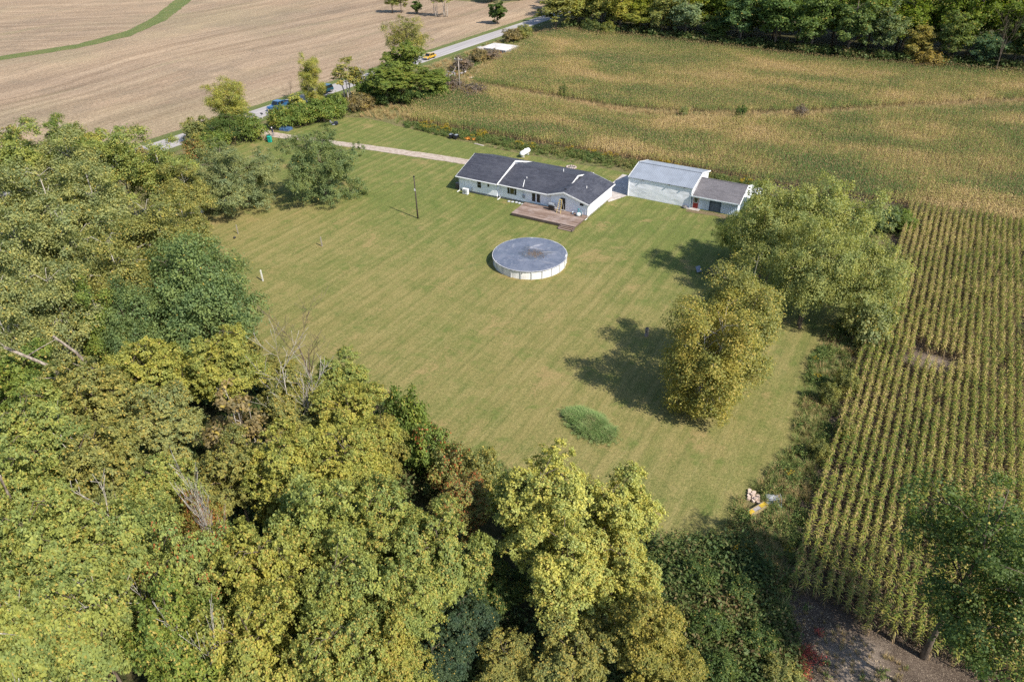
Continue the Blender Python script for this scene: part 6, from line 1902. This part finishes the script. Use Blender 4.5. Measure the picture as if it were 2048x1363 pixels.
# person in white cap and dark clothes
def person(x, y, rz, label):
    sk = bpy.data.meshes.new('person')
    J = [((0, 0, .96), .135), ((0, 0, 1.16), .125), ((0, .01, 1.38), .15), ((0, .015, 1.5), .06), ((0, .03, 1.6), .085), ((0, .02, 1.7), .09),
         ((.10, 0, .90), .09), ((.12, .05, .5), .062), ((.12, .0, .08), .045), ((.12, .14, .05), .04),
         ((-.10, 0, .90), .09), ((-.12, -.04, .5), .062), ((-.13, -.1, .08), .045), ((-.13, .05, .05), .04),
         ((.19, 0, 1.42), .065), ((.27, .02, 1.14), .045), ((.25, .16, .92), .035), ((.25, .23, .86), .035),
         ((-.19, 0, 1.42), .065), ((-.27, -.02, 1.14), .045), ((-.27, .08, .89), .035), ((-.27, .13, .82), .035)]
    E = [(0, 1), (1, 2), (2, 3), (3, 4), (4, 5), (0, 6), (6, 7), (7, 8), (8, 9), (0, 10), (10, 11), (11, 12), (12, 13), (2, 14), (14, 15), (15, 16), (16, 17), (2, 18), (18, 19), (19, 20), (20, 21)]
    sk.from_pydata([j[0] for j in J], E, [])
    o = bpy.data.objects.new('person_skin', sk)
    C.objects.link(o)
    md = o.modifiers.new('skin', 'SKIN')
    for i, j in enumerate(J):
        sk.skin_vertices[0].data[i].radius = (j[1], j[1] * .9)
        sk.skin_vertices[0].data[i].use_root = i == 0
    o.modifiers.new('sub', 'SUBSURF').levels = 2
    dg = bpy.context.evaluated_depsgraph_get()
    me = bpy.data.meshes.new_from_object(o.evaluated_get(dg))
    bpy.data.objects.remove(o)
    for mm in (plain('skin', (0.38, 0.22, 0.15), 0.5), plain('navy_shirt', (0.02, 0.03, 0.07), 0.8), plain('blue_trousers', (0.035, 0.055, 0.11), 0.8), plain('boots', (0.03, 0.022, 0.018), 0.7)):
        me.materials.append(mm)
    for p in me.polygons:
        c_ = p.center
        p.use_smooth = True
        side = abs(c_.x) > .2
        p.material_index = 3 if c_.z < .12 else (0 if c_.z > 1.49 or (side and c_.z < 1.2) else (1 if c_.z > .96 else 2))
    t = bpy.data.objects.new('person', me)
    C.objects.link(t)
    t.location = (x, y, 0.05)
    t.rotation_euler.z = rz
    tag(t, label, 'person')
    cap = MB().lathe([(.115, 1.68), (.12, 1.73), (.1, 1.79), (.03, 1.82)], 12).box(-.07, .07, .08, .2, 1.69, 1.71)
    cap.v = [(p[0], p[1] + .02, p[2]) for p in cap.v]
    cap.build('cap', plain('cap_white', (0.75, 0.75, 0.74), 0.7), t)
    f_ = MB()
    for s in (-1, 1):
        f_.box(s * .035 - .012, s * .035 + .012, .115, .125, 1.645, 1.66)
    f_.build('eyes', M_BLK, t)
    MB().box(-.012, .012, .115, .14, 1.60, 1.64).build('nose', plain('skin', (0.38, 0.22, 0.15)), t)
    for s in (-1, 1):
        h = MB()
        for k in range(4):
            h.tube([(s * .26 + (k - 1.5) * .018, .2 if s > 0 else .1, .87 if s > 0 else .83), (s * .26 + (k - 1.5) * .02, .25 if s > 0 else .16, .80 - .006 * (k in (0, 3)) if s > 0 else .76)], [.01, .007], 5)
        h.tube([(s * .23, .2 if s > 0 else .1, .88 if s > 0 else .84), (s * .205, .25 if s > 0 else .15, .84 if s > 0 else .80)], [.011, .008], 5)
        h.build('fingers', plain('skin', (0.38, 0.22, 0.15)), t)
    return t
person(-115.3, 98.3, R_(200), 'person in white cap and dark blue clothes walking on the driveway by the bins')
def mailbox(x, y, rz, lab):
    t = thing('mailbox', (x, y, 0), lab, 'mailbox', rz, 'mailboxes by the road')
    MB().box(-.05, .05, -.05, .05, -.1, 1.05).build('post', M_POSTW, t)
    MB().prism([(-.12, 1.06), (.12, 1.06), (.12, 1.2), (.08, 1.3), (-.08, 1.3), (-.12, 1.2)], 'x', -.3, .3).build('box_shell', M_BLK, t)
    MB().box(.30, .315, -.1, .1, 1.08, 1.25).build('door', M_GREYP, t)
    MB().box(.0, .02, -.15, -.125, 1.2, 1.42).build('flag', M_RED, t)
mailbox(-126.6, 106.0, R_(180), 'black mailbox on a post by the road near the blue pickup')
mailbox(-136.6, 98.0, 0, 'black mailbox on the far side of the road above the olive bush')

# things on the grass by the corn
mw = thing('riding_mower', (-109.3, 109.9, 0), 'dark riding mower parked at the grass corner by the hedge', 'mower', R_(20))
M_MOW = plain('mower_paint', (0.03, 0.035, 0.06), 0.35, 0.5)
MB().prism([(.1, .3), (.95, .3), (.95, .65), (.75, .78), (.15, .75)], 'y', -.25, .25).build('hood', M_MOW, mw)
MB().box(-.75, .1, -.3, .3, .28, .42).build('chassis', M_BLK, mw)
MB().box(-.65, -.25, -.22, .22, .44, .58).box(-.72, -.62, -.22, .22, .58, .95).build('seat', plain('seat_grey', (0.22, 0.22, 0.25), 0.6), mw)
MB().lathe([(.17, 0), (.19, .02), (.17, .04)], 12, Matrix.Translation((.08, 0, .95)) @ Matrix.Rotation(R_(-35), 4, 'Y')).build('steering_wheel', M_BLK, mw)
for x, y, rr_ in ((-.5, .38, .27), (-.5, -.38, .27), (.7, .36, .2), (.7, -.36, .2)):
    MB().tube([(x, y - .1, rr_), (x, y + .1, rr_)], rr_, 12).build('wheel', M_BLK, mw)
MB().lathe([(.5, .12), (.55, .16), (.52, .24)], 14).build('mower_deck', M_GREYP, mw)
aq = thing('quad_bike', (-81.1, 114.1, 0), 'black quad bike parked at the edge of the corn behind the house', 'quad bike', R_(5))
M_ATV = plain('atv_black', (0.018, 0.018, 0.026), 0.35, 0.5)
MB().prism([(-.9, .5), (.9, .5), (.85, .8), (.4, .85), (.3, .72), (-.2, .78), (-.85, .82)], 'y', -.3, .3).build('bodywork', M_ATV, aq)
MB().box(-.6, .12, -.16, .16, .8, .92).build('seat', M_BLK, aq)
for s in (-1, 1):
    MB().box(s * .62 - .28, s * .62 + .28, -.42, .42, .86, .89).build('rack', M_GREYP, aq)
MB().tube([(.32, -.38, 1.1), (.28, 0, 1.0), (.32, .38, 1.1)], .022, 6).build('handlebar', M_BLK, aq)
for x in (-.62, .62):
    for y in (-.42, .42):
        MB().tube([(x, y - .12, .3), (x, y + .12, .3)], .3, 12).build('wheel', M_BLK, aq)
M_PUMP = plain('pumpkin_orange', (0.55, 0.20, 0.025), 0.5, 0.4)
pm = []
for q in range(2):
    a = MB()
    n = 16
    prof = [(.03, .0), (.2, .03), (.3, .14), (.3, .24), (.2, .36), (.04, .38)]
    for rr_, z in prof:
        for k in range(n):
            t = 2 * math.pi * k / n
            r2 = rr_ * (1 + .07 * math.cos(8 * t))
            a.v.append((r2 * math.cos(t), r2 * math.sin(t), z))
    for i in range(len(prof) - 1):
        for k in range(n):
            a.f.append((i * n + k, i * n + (k + 1) % n, (i + 1) * n + (k + 1) % n, (i + 1) * n + k))
            a.mi.append(0)
    pm.append(a.mesh('pumpkin_body', M_PUMP, True))
stem_me = MB().tube([(0, 0, .36), (.03, 0, .44), (.06, .01, .48)], [.035, .025, .03], 5).mesh('pumpkin_stem', plain('pumpkin_stem', (0.12, 0.11, 0.04), 0.8))
for i in range(9):
    t = thing('pumpkin', (-78.9 + .62 * (i % 5) + rng.uniform(-.1, .1), 114.9 + .6 * (i // 5) + rng.uniform(-.1, .1), 0), 'orange pumpkin in the cluster beside the black quad bike', 'pumpkin', rng.uniform(0, 6), 'pumpkins beside the quad bike')
    for me, nm in ((pm[i % 2], 'rind'), (stem_me, 'stem')):
        o = bpy.data.objects.new(nm, me)
        C.objects.link(o)
        o.parent = t
pk = thing('plank_board', (-74.6, 113.3, 0.03), 'weathered pale board lying on the grass behind the house', 'board', R_(-8))
MB().box(-1.2, 1.2, -.2, .2, 0, .06).build('board_face', plain('board_grey', (0.40, 0.34, 0.30), 0.8), pk)
MB().box(-.9, -.7, -.3, .3, .06, .1).build('cleat', plain('board_grey', (0.40, 0.34, 0.30), 0.8), pk)
fr = thing('fire_ring', (-53.0, 110.4, 0), 'ring of rubble and pale stones on the grass behind the wing', 'fire ring')
for i in range(13):
    t = i / 13 * 6.283
    a = MB().lathe([(.06, 0), (.2, .04), (.2, .16), (.08, .24)], 7, Matrix.Translation((math.cos(t) * .85, math.sin(t) * .7, 0)))
    a.build('stone', plain('ring_stone', (0.36, 0.29, 0.26), 0.9, var=0.25), fr)
MB().lathe([(.5, .03), (.35, .12), (.05, .16)], 10).build('ash', plain('ash', (0.2, 0.18, 0.17), 0.95), fr)

# slab and rubble up the road
sl = thing('concrete_slab', (-115.4, 189.0, 0), 'pale concrete slab foundation overgrown with brush near the road', 'slab', R_(-3))
MB().box(-4.6, 4.4, -3.6, 3.8, 0.75, 0.95).build('slab_top', plain('slab_pale', (0.52, 0.49, 0.47), 0.9, var=0.12, vs=0.6), sl)
MB().box(-4.5, 4.3, -3.5, -3.3, 0, 0.745).box(-4.5, 4.3, 3.5, 3.7, 0, 0.745).box(-4.5, -4.3, -3.3, 3.5, 0, 0.745).box(4.1, 4.3, -3.3, 3.5, 0, 0.745).build('wall', plain('slab_wall', (0.20, 0.25, 0.31), 0.9), sl)
MB().box(-1, 3, -3.95, -3.7, 0, 0.5).build('brick_footing', plain('footing_orange', (0.34, 0.17, 0.09), 0.9), sl)
t = thing('culvert_tank', (-119.6, 184.6, 0), 'grey upright concrete tank at the left end of the slab', 'tank')
MB().lathe([(1.0, 0), (1.05, 1.1), (.95, 1.25), (.4, 1.35)], 14).build('tank_body', M_CONC, t)
MB().lathe([(.3, 1.36), (.28, 1.46)], 10).build('cover', M_METER, t)
for i, (x, y, s) in enumerate(((-109.5, 194.4, 1.0), (-107.9, 194.9, .8))):
    t = thing('concrete_block', (x, y, 0), ('larger', 'smaller')[i] + ' loose concrete block lying right of the slab', 'concrete block', .4 + i)
    MB().prism([(-1.1 * s, 0), (1.0 * s, 0), (1.2 * s, .3), (.9 * s, .5), (-.9 * s, .45)], 'y', -.6 * s, .6 * s).build('block_body', M_CONC, t)
rb = thing('rubble_heap', (-110.9, 156.8, 0), 'heap of pale rubble and old boards in the brush behind the pole', 'rubble heap')
M_RUB = [plain('rubble_pale', (0.45, 0.42, 0.40), 0.9, var=0.25), plain('rubble_rust', (0.28, 0.13, 0.07), 0.9, var=0.25), plain('rubble_grey', (0.22, 0.2, 0.2), 0.9, var=0.3)]
for i in range(22):
    M4 = Matrix.Translation((rng.normal() * 1.3, rng.normal() * 1.1, .2 + .35 * abs(rng.normal()))) @ Matrix.Rotation(rng.uniform(-.7, .7), 4, 'X') @ Matrix.Rotation(rng.uniform(-.7, .7), 4, 'Y') @ Matrix.Rotation(rng.uniform(0, 3), 4, 'Z')
    s = rng.uniform(.2, .6)
    MB().box(-s, s, -s * .5, s * .5, -.1, .1, M4).build('rubble_piece', M_RUB[i % 3], rb)
MB().tube([(0, 0, .3), (.9, .4, 1.6), (1.2, .5, 2.4)], [.18, .14, .06], 6).build('bleached_branch', BARK_PALE, rb)
t = thing('pale_plank', (-104.2, 157.6, 0.05), 'pale plywood sheet lying on the track by the pole', 'plywood sheet', .3)
MB().box(-1.4, 1.4, -.6, .6, 0, .06).build('board_face', plain('ply_pale', (0.50, 0.42, 0.32), 0.8), t)
MB().box(-1.0, -.8, -.7, .7, .06, .1).build('cleat', plain('ply_pale', (0.50, 0.42, 0.32), 0.8), t)

# ------------------------------------------------------------------ vehicles
M_TYRE = plain('tyre_rubber', (0.018, 0.018, 0.019), 0.8)
M_RIM = plain('rim_metal', (0.45, 0.45, 0.46), 0.3, 0.5, 0.7)
M_CGL = plain('car_glass', (0.012, 0.016, 0.02), 0.06, 0.6)
M_HEADL = plain('headlight_lens', (0.75, 0.75, 0.72), 0.15, 0.6)
M_TAIL = plain('tail_light_red', (0.30, 0.015, 0.015), 0.2, 0.5)
def car(x, y, rz, kind, col, label, cat, group='vehicles on the road', name=None):
    paint = NB('car_paint')
    paint.bsdf.inputs['Coat Weight'].default_value = 0.6
    pm_ = paint.done(col, 0.3, 0.5)
    t = thing(name or {'pickup': 'pickup_truck', 'suv': 'sport_utility_car', 'van': 'delivery_van', 'car': 'parked_car'}[kind], (x, y, 0.07), label, cat, rz, group)
    L = {'pickup': 5.6, 'suv': 4.8, 'van': 5.2, 'car': 4.5}[kind]
    hw = {'pickup': .98, 'suv': .95, 'van': .98, 'car': .9}[kind]
    f, bk_ = L / 2, -L / 2
    hood = {'pickup': 1.05, 'suv': 1.0, 'van': 1.1, 'car': .85}[kind]
    roofz = {'pickup': 1.85, 'suv': 1.78, 'van': 2.1, 'car': 1.45}[kind]
    if kind == 'pickup':
        low = [(bk_, .45), (f, .42), (f + .02, .8), (f - .15, hood), (f - 1.5, hood + .06), (.1 - .9, hood + .06), (bk_, hood + .02)]
        cab = [(f - 1.55, hood + .06), (f - 2.15, roofz), (-.75, roofz), (-.95, hood + .06)]
    elif kind == 'van':
        low = [(bk_, .4), (f, .4), (f, .85), (f - .35, hood), (f - .8, hood + .06), (bk_, hood + .06)]
        cab = [(f - .6, hood + .06), (f - 1.2, roofz), (bk_ + .05, roofz), (bk_, hood + .06)]
    elif kind == 'suv':
        low = [(bk_, .42), (f, .4), (f, .8), (f - .15, .95), (f - 1.3, hood + .04), (bk_, hood + .04)]
        cab = [(f - 1.2, hood + .04), (f - 1.95, roofz), (bk_ + .45, roofz), (bk_ + .05, hood + .04)]
    else:
        low = [(bk_, .36), (f, .34), (f, .62), (f - .2, .74), (f - 1.2, hood + .02), (bk_ + .7, hood + .04), (bk_, .8)]
        cab = [(f - 1.1, hood + .02), (f - 1.85, roofz), (bk_ + 1.1, roofz), (bk_ + .45, hood + .04)]
    a = MB().prism(low, 'y', -hw, hw)
    b_ = a.build('body', pm_, t)
    bv = b_.modifiers.new('edge', 'BEVEL')
    bv.width = .09
    bv.segments = 2
    c_ = MB().prism(cab, 'y', -hw * .88, hw * .88)
    cc = c_.build('cabin', M_CGL, t)
    # painted roof and pillars over the glass
    (x0, z0), (x1, z1), (x2, z2), (x3, z3) = cab
    MB().box(x2 - .03, x1 + .03, -hw * .89, hw * .89, roofz - .03, roofz + .03).build('roof', pm_, t)
    for s in (-1, 1):
        p = MB()
        for (xa, za), (xb, zb) in (((x0, z0), (x1, z1)), ((x3, z3), (x2, z2)), (((x0 + x3) / 2, z0), ((x1 + x2) / 2, z1))):
            p.bar((xa, s * hw * .885, za), (xb, s * hw * .885, zb), .05, .09)
        p.build('pillar', pm_, t)
    if kind == 'pickup':
        MB().box(bk_ + .12, -1.02, -hw + .12, hw - .12, hood + .03, hood + .05).build('bed_liner', plain('bed_dark', (0.03, 0.03, 0.035), 0.8), t)
        for s in (-1, 1):
            MB().box(bk_ + .02, -.97, s * (hw - .06) - .055, s * (hw - .06) + .055, hood + .02, hood + .26).build('bed_rail', pm_, t)
        MB().box(bk_ + .01, bk_ + .11, -hw + .12, hw - .12, hood + .02, hood + .26).build('tailgate', pm_, t)
    wr = .39 if kind != 'car' else .33
    for xx in (f - .95, bk_ + 1.0):
        for s in (-1, 1):
            wh = MB().tube([(xx, s * (hw - .2), wr), (xx, s * (hw + .02), wr)], wr, 16).build('wheel', M_TYRE, t)
            MB().tube([(xx, s * (hw + .0), wr), (xx, s * (hw + .04), wr)], wr * .6, 10).build('rim', M_RIM, wh)
    for s in (-1, 1):
        MB().box(f - .03, f + .035, s * hw * .72 - .17, s * hw * .72 + .17, .66, .8).build('headlight', M_HEADL, t)
        MB().box(bk_ - .03, bk_ + .03, s * hw * .8 - .1, s * hw * .8 + .1, .66, .95).build('tail_light', M_TAIL, t)
        MB().box(x0 - .5, x0 - .3, s * (hw + .09) - .07, s * (hw + .09) + .07, z0 + .03, z0 + .2).build('mirror', pm_, t)
    MB().box(f - .06, f + .08, -hw * .95, hw * .95, .38, .56).build('bumper', M_GREYP, t)
    MB().box(bk_ - .08, bk_ + .06, -hw * .95, hw * .95, .4, .56).build('bumper', M_GREYP, t)
    return t
A_ = R_(-91)
car(-128.9, 113.2, A_, 'pickup', (0.012, 0.075, 0.19), 'blue pickup truck on the road beside the roadside hedge', 'pickup truck')
car(-129.0, 128.3, A_, 'suv', (0.008, 0.05, 0.075), 'dark teal sport utility car on the road behind the yellow roadside tree', 'car')
car(-128.2, 151.6, A_, 'pickup', (0.42, 0.42, 0.43), 'pale grey pickup truck on the road half behind the road-side clump', 'pickup truck')
car(-127.7, 170.2, A_, 'car', (0.5, 0.30, 0.03), 'yellow car on the far stretch of road', 'car')
car(-96.6, 67.6, R_(60), 'car', (0.03, 0.09, 0.26), 'dark blue car under the wide willow, mostly hidden', 'car', None, 'hidden_car')
t = thing('grey_drum', (-96.5, 64.8, 0), 'pale grey drum under the left side of the wide willow', 'drum')
MB().lathe([(.38, 0), (.4, .3), (.38, .32), (.4, .62), (.38, .64), (.38, .95), (.3, .97)], 14).build('drum_body', plain('drum_grey', (0.40, 0.41, 0.43), 0.5), t)
MB().lathe([(.33, .975), (.33, .99)], 14).build('lid', M_METER, t)
for o in bpy.data.objects:
    if o.type == 'MESH' and o.name.split('.')[0] in ('corn', 'corn_rows', 'corn_field'):
        o['kind'] = 'stuff'
